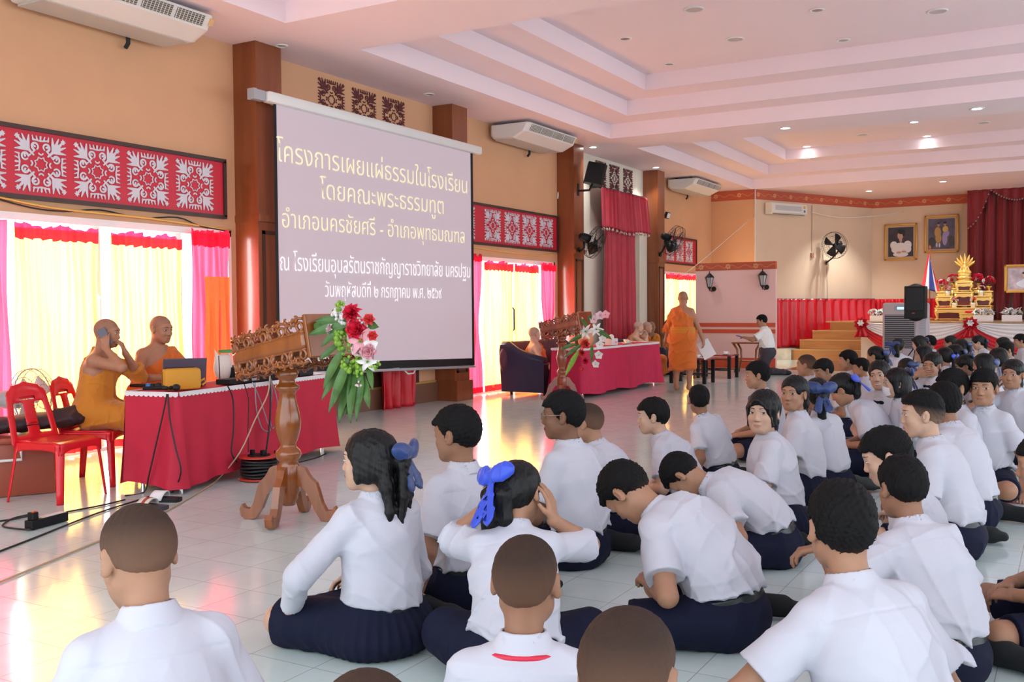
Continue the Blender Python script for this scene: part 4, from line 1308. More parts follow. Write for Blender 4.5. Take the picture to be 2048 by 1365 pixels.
def air_con(y0, L, lab):
    t = thing('air_conditioner', lab, 'air conditioner', (-8.30, y0, 4.36), group='ceiling air conditioners')
    sec = [(0, 0), (0, -.17), (.05, -.225), (.45, -.245), (.66, -.15), (.74, -.02), (.70, 0)]
    body = MB()
    n = len(sec)
    rings = [(0.0, .86), (.03, .97), (.06, 1.0), (L - .06, 1.0), (L - .03, .97), (L, .86)]
    vs = []; fs = []
    for y, k in rings:
        for x, z in sec: vs.append((.36 + (x - .36) * k, y, -.12 + (z + .12) * k))
    for i in range(len(rings) - 1):
        for j in range(n): fs.append((i * n + j, i * n + (j + 1) % n, (i + 1) * n + (j + 1) % n, (i + 1) * n + j))
    fs.append(tuple(range(n))); fs.append(tuple((len(rings) - 1) * n + j for j in range(n))[::-1])
    body.add(vs, fs).build('casing', M['acwhite'], t)
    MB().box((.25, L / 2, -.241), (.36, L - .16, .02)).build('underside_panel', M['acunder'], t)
    q = math.atan2(.13, .08)
    R = roty(math.atan2(.08, .13))
    g = (L - .20) / 4
    for i in range(4):
        yc = .10 + g * (i + .5)
        m = MB(); m.box((0, 0, 0), (.012, g - .05, .105))
        m.xf(R, (.704, yc, -.085)); gr = m.build('grille', M['acgrille'], t)
        m = MB()
        for k in range(-2, 3): m.box((.009, 0, k * .02), (.008, g - .05, .0025))
        for k in range(-4, 5): m.box((.010, k * (g - .05) / 8.2, 0), (.008, .003, .105))
        m.xf(R, (.704, yc, -.085)).build('louvre', M['acwhite'], gr)
    MB().box((.712, L - .035, -.08), (.02, .045, .07), rot=R).build('control_panel', mat('control_yellow', (.75, .45, .2), .4), t)
    m = MB()
    for yy in (.25, L - .25): m.box((.15, yy, .02), (.05, .03, .04)).box((.5, yy, .02), (.05, .03, .04))
    m.box((.33, .25, .012), (.4, .03, .012)).box((.33, L - .25, .012), (.4, .03, .012))
    m.build('hanging_bracket', M['charcoal'], t)
    MB().tube([(.04, L * .72, -.235), (.04, L * .72, -.30), (.0, L * .72, -.34)], .022).build('drain_pipe', M['charcoal'], t)
    return t

def fan(lab, c, yaw, pitch, r, mc=None, wall=None, cage='blackm', blades=4, bl='charcoal', name='wall_fan'):
    """c: cage centre; local +y is the way it blows"""
    t = thing(name, lab, 'fan', c)
    R = rotz(rad(yaw)) @ rotx(rad(pitch))
    C = M[cage]
    m = MB()
    for k, (rr, y) in enumerate(((1.0, 0), (.985, .05), (.985, -.05), (.72, .085), (.72, -.085), (.42, .10), (.42, -.10))):
        m.tube([(rr * r * math.cos(a), y * r / .25, rr * r * math.sin(a)) for a in np.linspace(0, 2 * math.pi, 37)[:-1]], .0055 if k == 0 else .003, 5, True)
    for i in range(36):
        a = 2 * math.pi * i / 36; ca, sa = math.cos(a), math.sin(a)
        for s_ in (1, -1):
            m.tube([(f * r * ca, s_ * y * r / .25, f * r * sa) for f, y in ((.14, .105), (.42, .10), (.72, .085), (.985, .05), (1, 0))], .0020, 4, cap=False)
    m.xf(R).build('cage', C, t)
    for i in range(blades):
        a0 = 2 * math.pi * i / blades + .5
        def f(u, v):
            rr_ = r * (.14 + .74 * u); a = a0 + (v - .5) * (1.05 - .25 * u); return (rr_ * math.cos(a), .03 * (v - .5) * 2 * r / .25, rr_ * math.sin(a))
        m = MB().grid(f, 6, 5, .004).xf(R); m.build('blade', M[bl], t, True)
    MB().lathe([(0, .05), (.03, .05), (.05, .03), (.05, -.02), (0, -.02)], n=16, rot=R @ rotx(-math.pi / 2)).build('hub', M[bl], t, True)
    if mc is None: mc = M['blackp']
    MB().lathe([(0, -.32), (.045, -.32), (.075, -.28), (.085, -.20), (.08, -.12), (.0, -.11)], n=20, rot=R @ rotx(-math.pi / 2)).build('motor', mc, t, True)
    if wall is not None:
        w = np.array(wall) - np.array(c); j = R @ A(0, -.2, -.08)
        MB().tube([j, j + A(0, 0, -.10), (j + w) / 2 + A(0, 0, -.08), w], [.022, .022, .02, .02], 8).build('bracket', mc, t, True)
        MB().lathe([(0, 0), (.05, 0), (.05, .03), (0, .03)], c=w, n=16, rot=roty(math.pi / 2)).build('wall_plate', mc, t)
    return t

def screen():
    X = -7.86
    t = thing('projection_screen', 'large pull-down projection screen with pale Thai lettering hung between two pillars', 'projection screen', (X, 10.4, 0))
    L = lambda p: (p[0] - X, p[1] - 10.4, p[2])
    y0, y1 = 8.34, 12.50; zt0, zb0, zb1 = 3.70, .66, .52
    yl = lambda v: y0 + .0 * v
    def quad(ya, yb, f0, f1, xo):   # fractions down the sheet
        def f(u, v):
            y = ya + (yb - ya) * u; zb = zb0 + (zb1 - zb0) * (y - y0) / (y1 - y0)
            k = f0 + (f1 - f0) * v
            return L((X + xo, y, zt0 + (zb - zt0) * k))
        return f
    MB().grid(quad(y0, y1, 0, 1, 0), 12, 8, .004).build('fabric', M['screen'], t)
    bm_ = MB().grid(quad(y0 - .02, y0 + .025, 0, 1, .004), 1, 4, .004); bm_.grid(quad(y1 - .03, y1 + .03, 0, 1, .004), 1, 4, .004); bm_.grid(quad(y0, y1, .965, 1, .005), 6, 1, .004)
    bm_.build('black_border', M['blackp'], t)
    MB().tube([L((X, y0 - .03, zb0 - .015)), L((X, y1 + .05, zb1 - .015))], .020, 10).build('weight_bar', M['grey'], t, True)
    m = MB().box(L((X, (8.20 + 12.72) / 2, 3.76)), (.13, 4.52, .125), .03); m.build('roller_housing', M['white'], t, 'auto')
    for yb in (8.45, 12.45): MB().box(L((X - .07, yb, 3.76)), (.16, .06, .08)).build('wall_bracket', M['grey'], t)
    MB().box(L((X - .03, 8.12, 3.76)), (.09, .14, .11)).box(L((X - .03, 8.03, 3.76)), (.10, .05, .12)).build('end_bracket', M['grey'], t)
    MB().tube([L((X - .01, 10.75, zb0 - .10)), L((X + .01, 10.82, .50)), L((X + .01, 10.95, .50)), L((X, 11.0, .54))], .010).build('pull_cord', M['cable_white'], t)
    MB().box(L((X + .012, 10.55, .585)), (.004, .14, .02)).build('maker_plate', M['grey'], t)
    rows = [('โครงการเผยแผ่ธรรมในโรงเรียน', (552, 322), (933, 388), .345, 'text_y', .007), ('โดยคณะพระธรรมทูต', (639, 397.5), (886, 429), .335, 'text_y', .007), ('อำเภอนครชัยศรี - อำเภอพุทธมณฑล', (563, 455), (928, 487), .30, 'text_y', .005),
            ('ณ โรงเรียนอุบลรัตนราชกัญญาราชวิทยาลัย นครปฐม', (559, 541), (939, 556), .285, 'text_w', .002), ('วันพฤหัสบดีที่ ๒ กรกฎาคม พ.ศ. ๒๕๖๙', (649, 594), (882, 597.5), .25, 'text_w', .002)]
    for txt, pl, pr, h, mt, bold in rows:
        c = bpy.data.curves.new('lettering', 'FONT'); c.body = txt; c.size = 1; c.offset = -.005; c.resolution_u = 3
        o = bpy.data.objects.new('lettering_src', c); COL.objects.link(o)
        bpy.context.view_layer.update()
        me = bpy.data.meshes.new_from_object(o.evaluated_get(bpy.context.evaluated_depsgraph_get()))
        bpy.data.objects.remove(o); bpy.data.curves.remove(c)
        n = len(me.vertices); co = np.empty(n * 3); me.vertices.foreach_get('co', co); co = co.reshape(-1, 3)
        if n == 0: continue
        x0, x1 = co[:, 0].min(), co[:, 0].max()
        P, Q = onX(pl, X), onX(pr, X)
        u = (co[:, 0] - x0) / (x1 - x0)
        out = np.stack([np.full(n, .012), P[1] + (Q[1] - P[1]) * u - 10.4, P[2] + (Q[2] - P[2]) * u + co[:, 1] * h], 1)
        me.vertices.foreach_set('co', out.ravel()); me.update()
        me.name = 'lettering'
        o = link('lettering', me, M[mt], t, False)
        md = o.modifiers.new('thick', 'SOLIDIFY'); md.thickness = .003; md.offset = 0

def speaker_box():
    t = thing('wall_speaker', 'black loudspeaker bracketed high on the third wooden pillar', 'speaker', (-7.72, 16.55, 3.84))
    R = rotz(rad(-60)) @ rotx(rad(-14))
    m = MB(); m.prism([(-.14, -.17), (.14, -.17), (.22, .13), (.12, .18), (-.12, .18), (-.22, .13)], -.19, .19)
    m.xf(R).build('cabinet', M['blackp'], t)
    MB().box((0, .155, 0), (.30, .035, .34), .01).xf(R).build('grille', M['charcoal'], t)
    MB().tube([(-.02, -.05, -.17), (-.06, -.12, -.30), (-.27, -.14, -.30)], .022).box((-.275, -.14, -.28), (.02, .07, .22)).build('bracket', M['blackm'], t)
    t = thing('floodlight', 'small grey floodlight on the wall near the far air conditioner', 'lamp', (-8.2, 21.5, 3.5))
    MB().box((0, 0, 0), (.06, .20, .15), .01, rot=roty(.3)).build('housing', M['charcoal'], t)
    MB().box((.033, 0, -.01), (.006, .16, .11), rot=roty(.3)).build('lens', M['white'], t)
    MB().box((-.08, 0, .02), (.13, .03, .03)).build('bracket', M['charcoal'], t)

def drapes():
    # near door
    yel, pk, rd = M['curt_y'], M['curt_p'], M['curt_r']
    curtain('sheer_curtain', 'yellow sheer curtain with red ruffle on the left leaf of the near door', 5.42, 6.30, .03, 2.14, yel, .028, 9, (.07, rd), (.10, rd), seed=1, group='yellow door curtains')
    curtain('sheer_curtain', 'yellow sheer curtain with red ruffle behind the two seated monks', 6.45, 7.32, .03, 2.13, yel, .028, 9, (.07, rd), (.10, rd), seed=2, group='yellow door curtains')
    curtain('sheer_curtain', 'pink and red sheer curtain beside the first wooden pillar', 7.47, 8.02, .03, 2.22, pk, .035, 5, None, (.14, rd), seed=3)
    curtain('sheer_curtain', 'narrow orange sheer curtain over the pink one near the first pillar', 7.62, 7.98, .03, 1.75, yel, .03, 4, None, None, x=WX + .11, seed=12)
    curtain('sheer_curtain', 'pink sheer curtain at the left edge of the photo', 5.02, 5.36, .03, 2.2, pk, .03, 4, None, None, seed=4)
    # second door
    curtain('sheer_curtain', 'pink tied-back curtain right of the projection screen', 13.0, 13.44, .03, 2.20, pk, .03, 4, (.09, rd), (.07, rd), seed=5, tie=(.47, .55))
    curtain('sheer_curtain', 'yellow sheer curtain with red hem at the left end of the navy sofa', 13.5, 14.42, .03, 2.11, yel, .028, 8, (.10, rd), (.11, rd), seed=6, group='yellow door curtains')
    curtain('sheer_curtain', 'yellow sheer curtain with red ruffle behind the reclining monk', 14.5, 15.36, .03, 2.10, yel, .028, 8, (.10, rd), (.10, rd), seed=7, group='yellow door curtains')
    curtain('sheer_curtain', 'pink tied-back curtain beside the third pillar', 15.48, 16.02, .03, 2.15, pk, .03, 5, None, (.10, rd), seed=8, tie=(.40, .6))
    # third door
    curtain('sheer_curtain', 'yellow sheer curtain with red ruffle at the far door beside the standing monk', 21.56, 22.7, .03, 2.13, yel, .028, 8, None, (.09, rd), seed=9, group='yellow door curtains')
    curtain('sheer_curtain', 'yellow sheer curtain at the far door next to the partition', 22.76, 23.95, .03, 2.13, yel, .028, 8, None, (.09, rd), seed=10, group='yellow door curtains')
    # tall red drape with valance
    t = curtain('tall_drape', 'tall red drape with a fringed valance between two wooden pillars', 17.85, 19.45, .02, 3.2, M['velvet'], .07, 7, None, None, x=WX + .22, seed=11, thick=.006)
    def val(u, v):
        fl = .5 + .5 * v
        g = .035 * math.sin(6.283 * 12 * u) + .02 * math.sin(6.283 * 27 * u + 1)
        return (.10 + .05 * v + g * (1 - .2 * v), (u - .5) * (2.36 + .16 * v), 3.70 - .78 * v + .02 * math.sin(9 * u) * v)
    MB().grid(val, 150, 14, .006).build('valance', M['velvet'], t, True)
    m = MB()
    for i in range(75):
        p = val((i + .5) / 75, 1); m.sphere((p[0], p[1], p[2] - .03 - .012 * (i % 2)), (.012, .014, .022), 6, 5)
    m.build('fringe', mat('pearl_fringe', (.62, .50, .42), .35), t, True)
    m = MB().tube([(.02, -1.24, 3.72), (.02, 1.2, 3.72)], .022).box((-.1, -1.2, 3.72), (.26, .03, .06)).box((-.1, 1.16, 3.72), (.26, .03, .06)); m.build('curtain_rail', M['charcoal'], t)
    # red cloth hanging under the screen
    curtain('red_cloth', 'red pleated cloth hanging below the projection screen', 10.68, 11.50, .0, 1.2, M['satin'], .05, 3.5, None, None, x=WX + .16, seed=14, thick=.006)

def table_cloth(name, lab, cat, x0, x1, y0, y1, h, m, lace=True, pleats=None, seed=0):
    """folding table wearing a cloth to the floor"""
    t = thing(name, lab, cat, ((x0 + x1) / 2, (y0 + y1) / 2, 0))
    cx, cy = (x0 + x1) / 2, (y0 + y1) / 2; wx, wy = (x1 - x0) / 2, (y1 - y0) / 2
    MB().box((0, 0, h - .02), (wx * 2 - .04, wy * 2 - .04, .03)).build('table_board', M['white'], t)
    for sx in (-1, 1):
        for sy in (-1, 1):
            MB().tube([(sx * (wx - .06), sy * (wy - .10), 0), (sx * (wx - .06), sy * (wy - .10), h - .04)], .016).build('leg', M['chrome'], t)
    r = np.random.RandomState(seed)
    per = [(-wx, -wy), (wx, -wy), (wx, wy), (-wx, wy)]
    Ls = [2 * wx, 2 * wy, 2 * wx, 2 * wy]; tot = sum(Ls)
    def peri(u):
        d = u * tot
        for i in range(4):
            if d <= Ls[i] + 1e-9:
                a, b = np.array(per[i]), np.array(per[(i + 1) % 4]); tt = d / Ls[i]
                n = np.array([(b - a)[1], -(b - a)[0]]) / Ls[i]
                return a + (b - a) * tt, n, min(tt, 1 - tt) * Ls[i]
            d -= Ls[i]
        return np.array(per[0]), np.array([0, -1]), 0
    ph = r.uniform(0, 6.28, 4)
    def f(u, v):
        p, n, e = peri(min(u, .99999))
        w = (v ** 1.2) * (.022 * math.sin(tot * 9 * u + ph[0] + math.sin(tot * 4 * u)) + .014 * math.sin(tot * 21 * u + ph[1]) + .03 * v)
        w += v * .035 * math.exp(-(e / .09) ** 2)
        q = p + n * (w + .006)
        z = h + .006 - (h - .05 - .02 * math.sin(tot * 5 * u + ph[2])) * v
        return (q[0], q[1], z)
    MB().grid(f, int(tot * 34), 14, 0).build('tablecloth_skirt', m, t, True, fixn=False)
    MB().box((0, 0, h + .003), (wx * 2 + .012, wy * 2 + .012, .006)).build('tablecloth_top', m, t)
    if lace:
        mm = MB(); n = int(tot / .045)
        for i in range(n):
            p, nn, e = peri((i + .5) / n); p = p + nn * .010
            tx = np.array([-nn[1], nn[0]])
            mm.prism([(-.026, .006), (-.022, -.022), (-.008, -.032), (.008, -.032), (.022, -.022), (.026, .006)], -.002, .003, lambda x, y, z: (p[0] + tx[0] * x + nn[0] * z, p[1] + tx[1] * x + nn[1] * z, h + .008 + y))
        mm.build('lace_edge', M['lace'], t)
    return t

def plastic_chair(lab, x, y, yaw, group):
    t = thing('plastic_chair', lab, 'chair', (x, y, 0), rad(yaw), group)
    C = M['chair']
    # seat faces local +y
    MB().grid(lambda u, v: ((u - .5) * (.40 + .04 * v) * (1 - .1 * (2 * v - 1) ** 4), (v - .5) * .42, .435 - .012 * math.sin(math.pi * u) * math.sin(math.pi * v) - .02 * max(0, v - .85) / .15 * 1.2), 16, 16, .012).build('seat', C, t, True)
    m = MB().grid(lambda u, v: ((u - .5) * .40, .212, .43 - v * (.05 + .035 * (2 * u - 1) ** 4)), 16, 4, .01)
    for s in (-1, 1): m.grid(lambda u, v: (s * .205, (u - .5) * .40, .43 - v * (.05 + .035 * (2 * u - 1) ** 4)), 12, 4, .01)
    m.build('apron', C, t, True)
    for sx in (-1, 1):
        for sy in (-1, 1):
            top = A(sx * .185, sy * .185, .43); bot = A(sx * .235, sy * (.225 if sy > 0 else .25), 0)
            def f(u, v):
                p = top + (bot - top) * v; w = .040 - .012 * v; a = -.1 + 1.77 * u
                return (p[0] + sx * (w * math.cos(a) - .02), p[1] + sy * (w * math.sin(a) - .02), p[2])
            MB().grid(f, 8, 6, .008).build('leg', C, t, True)
    # back: arched frame with two slots
    S = Sdf()
    tilt = rotx(rad(14))
    bk = lambda x, z: A(0, -.20, .43) + tilt @ A(x, 0, z)
    arch = [bk(-.20, -.01), bk(-.185, .18), bk(-.165, .30), bk(-.11, .385), bk(0, .41), bk(.11, .385), bk(.165, .30), bk(.185, .18), bk(.20, -.01)]
    for i in range(len(arch) - 1): capf(S, arch[i], arch[i + 1], .030, .030, .32, nrm(np.cross(arch[i + 1] - arch[i], tilt @ Y_)), .006)
    capf(S, bk(-.05, .0), bk(-.055, .30), .045, .04, .16, X_, .006) if False else None
    for x in (-.065, .065):
        pass
    capf(S, bk(0, 0), bk(0, .33), .060, .055, .13, X_, .01)
    capf(S, bk(-.14, .335), bk(.14, .335), .055, .055, .13, tilt @ Z_, .01)
    capf(S, bk(-.17, .0), bk(.17, .0), .045, .045, .2, tilt @ Z_, .01)
    S.build('backrest', .006, C, t)
    m = MB(); R = tilt
    for i in range(6): m.box(bk(-.05 + .02 * i, .365 - .012 * (i % 2)) + A(0, -.012, 0), (.014, .004, .016), rot=R)
    m.build('embossed_mark', M['white'], t)
    return t

# ------------------------------------------------------------------ lecterns and flowers
def lectern(lab, x, y, yaw, wd, group, s=1.0):
    t = thing('lectern', lab, 'lectern', (x, y, 0), rad(yaw), group); t.scale = (s, s, s)
    prof = [(0, .10), (.042, .10), (.050, .13), (.060, .15), (.060, .17), (.074, .19), (.074, .36), (.058, .385), (.078, .41), (.086, .435), (.078, .46), (.056, .48), (.052, .50), (.070, .55), (.085, .61), (.086, .66), (.074, .72), (.058, .78), (.052, .83), (.060, .845), (.078, .86), (.078, .88), (.056, .895), (.050, .92), (.068, .94), (.074, .96), (.066, .98), (.056, 1.0), (0, 1.0)]
    MB().lathe(prof, n=28).build('column', wd, t, True)
    poly = [(.045, .225), (.10, .225), (.14, .17), (.18, .075), (.225, .008), (.285, 0), (.325, .02), (.335, .07), (.318, .10), (.30, .075), (.262, .07), (.235, .12), (.215, .19), (.195, .25), (.165, .275), (.145, .30), (.12, .345), (.09, .36), (.045, .36)]
    for k in range(4):
        a = rad(20 + 90 * k); ca, sa = math.cos(a), math.sin(a)
        MB().prism(poly, -.024, .024, lambda px_, pz_, w: (px_ * ca - w * sa, px_ * sa + w * ca, pz_)).build('leg', wd, t)
    T = roty(rad(-10)); O = A(.03, 0, 1.13)
    tf = lambda p: O + T @ np.asarray(p, float)
    # plan outline of the tray: rounded at the reader's end (-x), square at the audience end
    path = [A(.36, -.25), A(.2, -.25), A(0, -.25), A(-.22, -.24), A(-.295, -.21), A(-.33, -.15), A(-.345, -.08), A(-.35, 0)]
    path = path + [A(p[0], -p[1]) for p in path[-2::-1]]
    seg = np.array([np.linalg.norm(path[i + 1] - path[i]) for i in range(len(path) - 1)]); cum = np.concatenate([[0], np.cumsum(seg)]); TL = cum[-1]
    def along(d):
        d = min(max(d, 0), TL); i = min(int(np.searchsorted(cum, d, 'right')) - 1, len(seg) - 1)
        q = path[i] + (path[i + 1] - path[i]) * (d - cum[i]) / seg[i]; tt = nrm(path[i + 1] - path[i]); return q, tt
    def band(u, v):
        q, tt = along(u * TL); hgt = .060 + .055 * (q[0] + .35)
        return tf((q[0], q[1], -.05 + hgt * v))
    MB().grid(band, 60, 4, .022).build('apron_board', wd, t, True)
    MB().prism([(p[0], p[1]) for p in path][::-1], -.035, -.015, lambda a, b, c: tf((a, b, c))).build('desk_board', wd, t)
    m = MB(); nsp = int(TL / .075)
    for row, sg in enumerate((1, -1)):
        zb = lambda q: (.010 + .055 * (q[0] + .35)) if sg > 0 else -.05
        def spiral(d0, zc, R0, flip, up, turns=4.9, tk=.012):
            pts = []
            for k in range(14):
                a = k / 13 * turns; r0 = R0 * (1 - k / 17)
                q, tt = along(d0 + flip * r0 * math.sin(a)); pts.append(tf((q[0], q[1], zb(q) + sg * (zc - up * r0 * math.cos(a)))))
            m.tube(pts, [tk * (1 - k / 26) for k in range(14)], 6)
        for i in range(nsp):
            d0 = (i + .5) * TL / nsp; f_ = 1 if i % 2 else -1
            spiral(d0, .042, .040, f_, 1, 4.9, .013); spiral(d0 + .037, .064, .027, -f_, -1, 4.2, .011)
            spiral(d0 + .02, .098, .024, f_, 1, 3.6, .010)
            q0, _ = along(d0); q1, _ = along(d0 + .03)
            m.tube([tf((q0[0], q0[1], zb(q0))), tf((q1[0], q1[1], zb(q1) + sg * .075))], [.012, .009], 6)
        for hh in (.004, .082):
            m.tube([tf((*along(d)[0], zb(along(d)[0]) + sg * (hh + (.008 * math.sin(d * 40) if hh > .05 else 0)))) for d in np.linspace(0, TL, 60)], .010, 6)
    m.build('fretwork_rim', wd, t, True)
    MB().box(tf((.37, 0, .02)), (.03, .50, .27), .008, rot=T).build('end_panel', wd, t)
    return t, tf

def frame_of(d, up=None):
    d = nrm(d); up = A(0, 0, 1) if up is None else up
    x = np.cross(up, d)
    if np.linalg.norm(x) < 1e-3: x = A(1, 0, 0)
    x = nrm(x); return np.stack([x, np.cross(d, x), d], 1)     # columns: x, y, outwards

def petal(m, R, c, L, W, a, curl, tip=.5, cup=.2, n=5):
    """a petal starting at c, leaning out by angle curl about direction a round the axis (local z)"""
    ca, sa = math.cos(a), math.sin(a)
    def f(u, v):
        w = W * (math.sin(math.pi * min(1, u ** tip * .98 + .02)) ** .8) * (v - .5) * 2
        th = curl[0] + (curl[1] - curl[0]) * u
        r_ = L * u * math.sin(th); z = L * u * math.cos(th) + cup * (v - .5) ** 2 * W * 4 * math.sin(math.pi * u)
        return R @ A(r_ * ca - w * sa, r_ * sa + w * ca, z) + c
    m.grid(f, n + 2, n, 0)

def flower(kind, c, d, r, parent, matname, name=None):
    R = frame_of(d); c = np.array(c, float); m = MB(); m2 = None
    if kind == 'rose':
        for k, (n, cr, L) in enumerate(((3, (.05, .25), .75), (4, (.25, .6), .85), (5, (.55, 1.0), .95), (6, (.85, 1.45), 1.0))):
            for i in range(n): petal(m, R, c, r * L, r * .55, 2 * math.pi * i / n + k * .7, cr, .55, .5)
    elif kind == 'lily':
        for i in range(6): petal(m, R, c, r * 1.15, r * .24, 2 * math.pi * i / 6, (.5, 1.55), .75, .3)
    elif kind == 'orchid':
        for i in range(5): petal(m, R, c, r, r * .55, 2 * math.pi * i / 5 + .3, (1.1, 1.35), .65, .2)
    elif kind == 'carnation':
        for k in range(4):
            for i in range(8): petal(m, R, c, r * (.8 + .06 * k), r * .3, 2 * math.pi * i / 8 + k * .4, (.1 + .3 * k, .35 + .42 * k), .4, .9, 3)
    elif kind == 'puff':
        rr = np.random.RandomState(int(abs(c[0] * 1000 + c[1] * 377)) % 9999)
        for i in range(26):
            q = nrm(rr.normal(size=3) + np.array(d) * .4) * r * rr.uniform(.5, 1); m.sphere(c + q, r * rr.uniform(.16, .3), 5, 4)
    o = m.build(name or {'puff': 'foliage_sprig'}.get(kind, kind), M[matname], parent, True, fixn=False)
    if kind in ('lily', 'orchid'):
        s = MB()
        for i in range(5): s.tube([c, c + R @ A(.12 * r * math.cos(i * 1.26), .12 * r * math.sin(i * 1.26), r * .45)], r * .035, 5)
        s.build('stamen', M['leaf_l'] if kind == 'lily' else M['petal_p'], o, fixn=False)
    return o

def leaf(c, d, L, W, parent, m='leaf', droop=.5, seed=0, face_to=None):
    d = nrm(d); R = frame_of(d, face_to); rr = np.random.RandomState(seed); side = rr.uniform(-.3, .3)
    def f(u, v):
        w = W * math.sin(math.pi * (u * .96 + .03)) ** .8 * (v - .5)
        p = A(w + side * L * u * u * .5, abs(v - .5) * W * .3, L * u)
        q = R @ p; q[2] -= droop * L * u * u
        return q + np.array(c)
    MB().grid(f, 9, 4, 0).build('leaf', M[m], parent, True, fixn=False)

def tiny_bouquet(lab, c, r, cols, group, base=None, leafy=8, n=14, seed=0, name='flower_vase', cat='flowers', zs=1.0):
    t = thing(name, lab, cat, c, group=group); rr = np.random.RandomState(seed)
    if base == 'gold':
        MB().lathe([(0, 0), (.05, 0), (.02, .03), (.03, .05), (.07, .10), (.075, .12), (0, .12)], n=16).build('vase', M['gold'], t, True); z0 = .12
    elif base == 'white':
        MB().lathe([(0, 0), (.05, 0), (.055, .10), (.06, .12), (0, .12)], n=12).build('pot', M['white'], t, True); z0 = .12
    else: z0 = 0
    for i in range(leafy):
        a = 2 * math.pi * i / leafy; leaf((0, 0, z0), (math.cos(a), math.sin(a), .7), r * 1.2, r * .35, t, 'leaf', .4, i)
    for i in range(n):
        d = nrm(A(rr.normal(), rr.normal(), abs(rr.normal()) * 1.1 + .1)); p = A(0, 0, z0 + r * .6) + d * r * A(.85, .85, .8 * zs)
        flower('rose' if i % 2 else 'carnation', p, d, r * .42, t, cols[i % len(cols)])
    return t
# ------------------------------------------------------------------ placed things
def lectern_flowers_near(tf, loc, yaw):
    R = rotz(rad(yaw)); W = lambda p: tuple(R @ tf(p) + np.array(loc))
    b = thing('bouquet', 'cascading bouquet of red roses, pink lilies and green leaves on the front lectern', 'flowers', W((.39, 0, .05)))
    B0 = np.array(W((.39, 0, .05)))
    MB().tube([(0, 0, 0), (-.03, 0, 0), (.04, -.1, .05), (.03, -.2, .02)], .03).build('holder', M['leaf'], b)
    def at(px_, dy): return onY(px_, loc[1] + dy) - B0
    out = lambda x, y=-1, z=.3: (x, y, z)
    for p, k, r, m, d in (((705, 628), 'carnation', .062, 'petal_r', (.2, -1, .4)), ((715, 660), 'rose', .066, 'petal_r', (.3, -1, .2)), ((724, 683), 'lily', .070, 'petal_p', (.3, -1, .1)),
                          ((737, 704), 'rose', .050, 'petal_p', (.5, -1, 0)), ((690, 636), 'puff', .050, 'petal_w', (0, -1, .3)), ((675, 630), 'puff', .042, 'petal_w', (-.2, -1, .4)),
                          ((728, 650), 'puff', .040, 'petal_w', (.4, -1, .3)), ((742, 690), 'orchid', .04, 'petal_w', (.6, -1, 0)), ((736, 722), 'lily', .055, 'petal_w', (.5, -1, -.3)),
                          ((708, 676), 'rose', .040, 'petal_lp', (-.1, -1, 0)), ((716, 700), 'rose', .040, 'petal_lp', (0, -1, -.1)), ((690, 684), 'puff', .062, 'leaf_l', (-.2, -1, 0)), ((684, 672), 'puff', .045, 'leaf_l', (-.2, -1, 0)),
                          ((704, 720), 'puff', .060, 'leaf_l', (0, -1, -.2)), ((718, 738), 'puff', .055, 'leaf_l', (.1, -1, -.3)), ((722, 770), 'puff', .03, 'petal_lp', (.1, -1, -.3)), ((738, 640), 'rose', .035, 'petal_o', (.6, -1, .3)), ((748, 730), 'puff', .035, 'leaf_l', (.5, -1, -.2)), ((683, 616), 'puff', .035, 'leaf_l', (-.2, -.6, .8)), ((662, 660), 'rose', .035, 'petal_lp', (-.6, -1, .3)), ((745, 672), 'rose', .03, 'petal_o', (.8, -1, .1))):
        flower(k, at(p, -.22 - (.03 if k in ('rose', 'lily', 'carnation', 'orchid') else 0)), d, r * 1.15, b, m)
    lv = [((690, 648), (-.9, -.3, .35), .20, .05), ((700, 655), (-1, -.4, .05), .26, .055), ((690, 655), (-.7, -.5, -.5), .16, .05), ((695, 645), (-.8, .1, .75), .17, .045), ((712, 640), (.2, -.4, .8), .12, .04), ((735, 655), (.8, -.2, .3), .12, .045),
          ((690, 700), (-.45, -.5, -.8), .22, .06), ((700, 715), (-.15, -.4, -1), .28, .065), ((712, 725), (.05, -.4, -1), .30, .06), ((722, 735), (.25, -.3, -1), .26, .055), ((705, 740), (-.25, -.3, -1), .26, .06),
          ((695, 720), (-.5, -.3, -.8), .24, .05), ((715, 755), (-.1, -.4, -1), .20, .05), ((728, 750), (.4, -.3, -.9), .18, .05), ((700, 760), (-.1, -.3, -1), .16, .05), ((690, 735), (-.1, -.6, -1), .20, .055), ((735, 730), (.6, -.3, -.7), .14, .04), ((680, 690), (-.9, -.4, -.5), .14, .045)]
    for i, (p, d, L, w) in enumerate(lv): leaf(at(p, -.20 - .012 * (i % 4)), d, L, w * 1.15, b, 'leaf', .25, i, A(0, -1, .3))
    for i, p in enumerate(((720, 785), (722, 795), (716, 778))): flower('puff', at(p, -.2), (0, -1, -.4), .018, b, 'leaf_l')

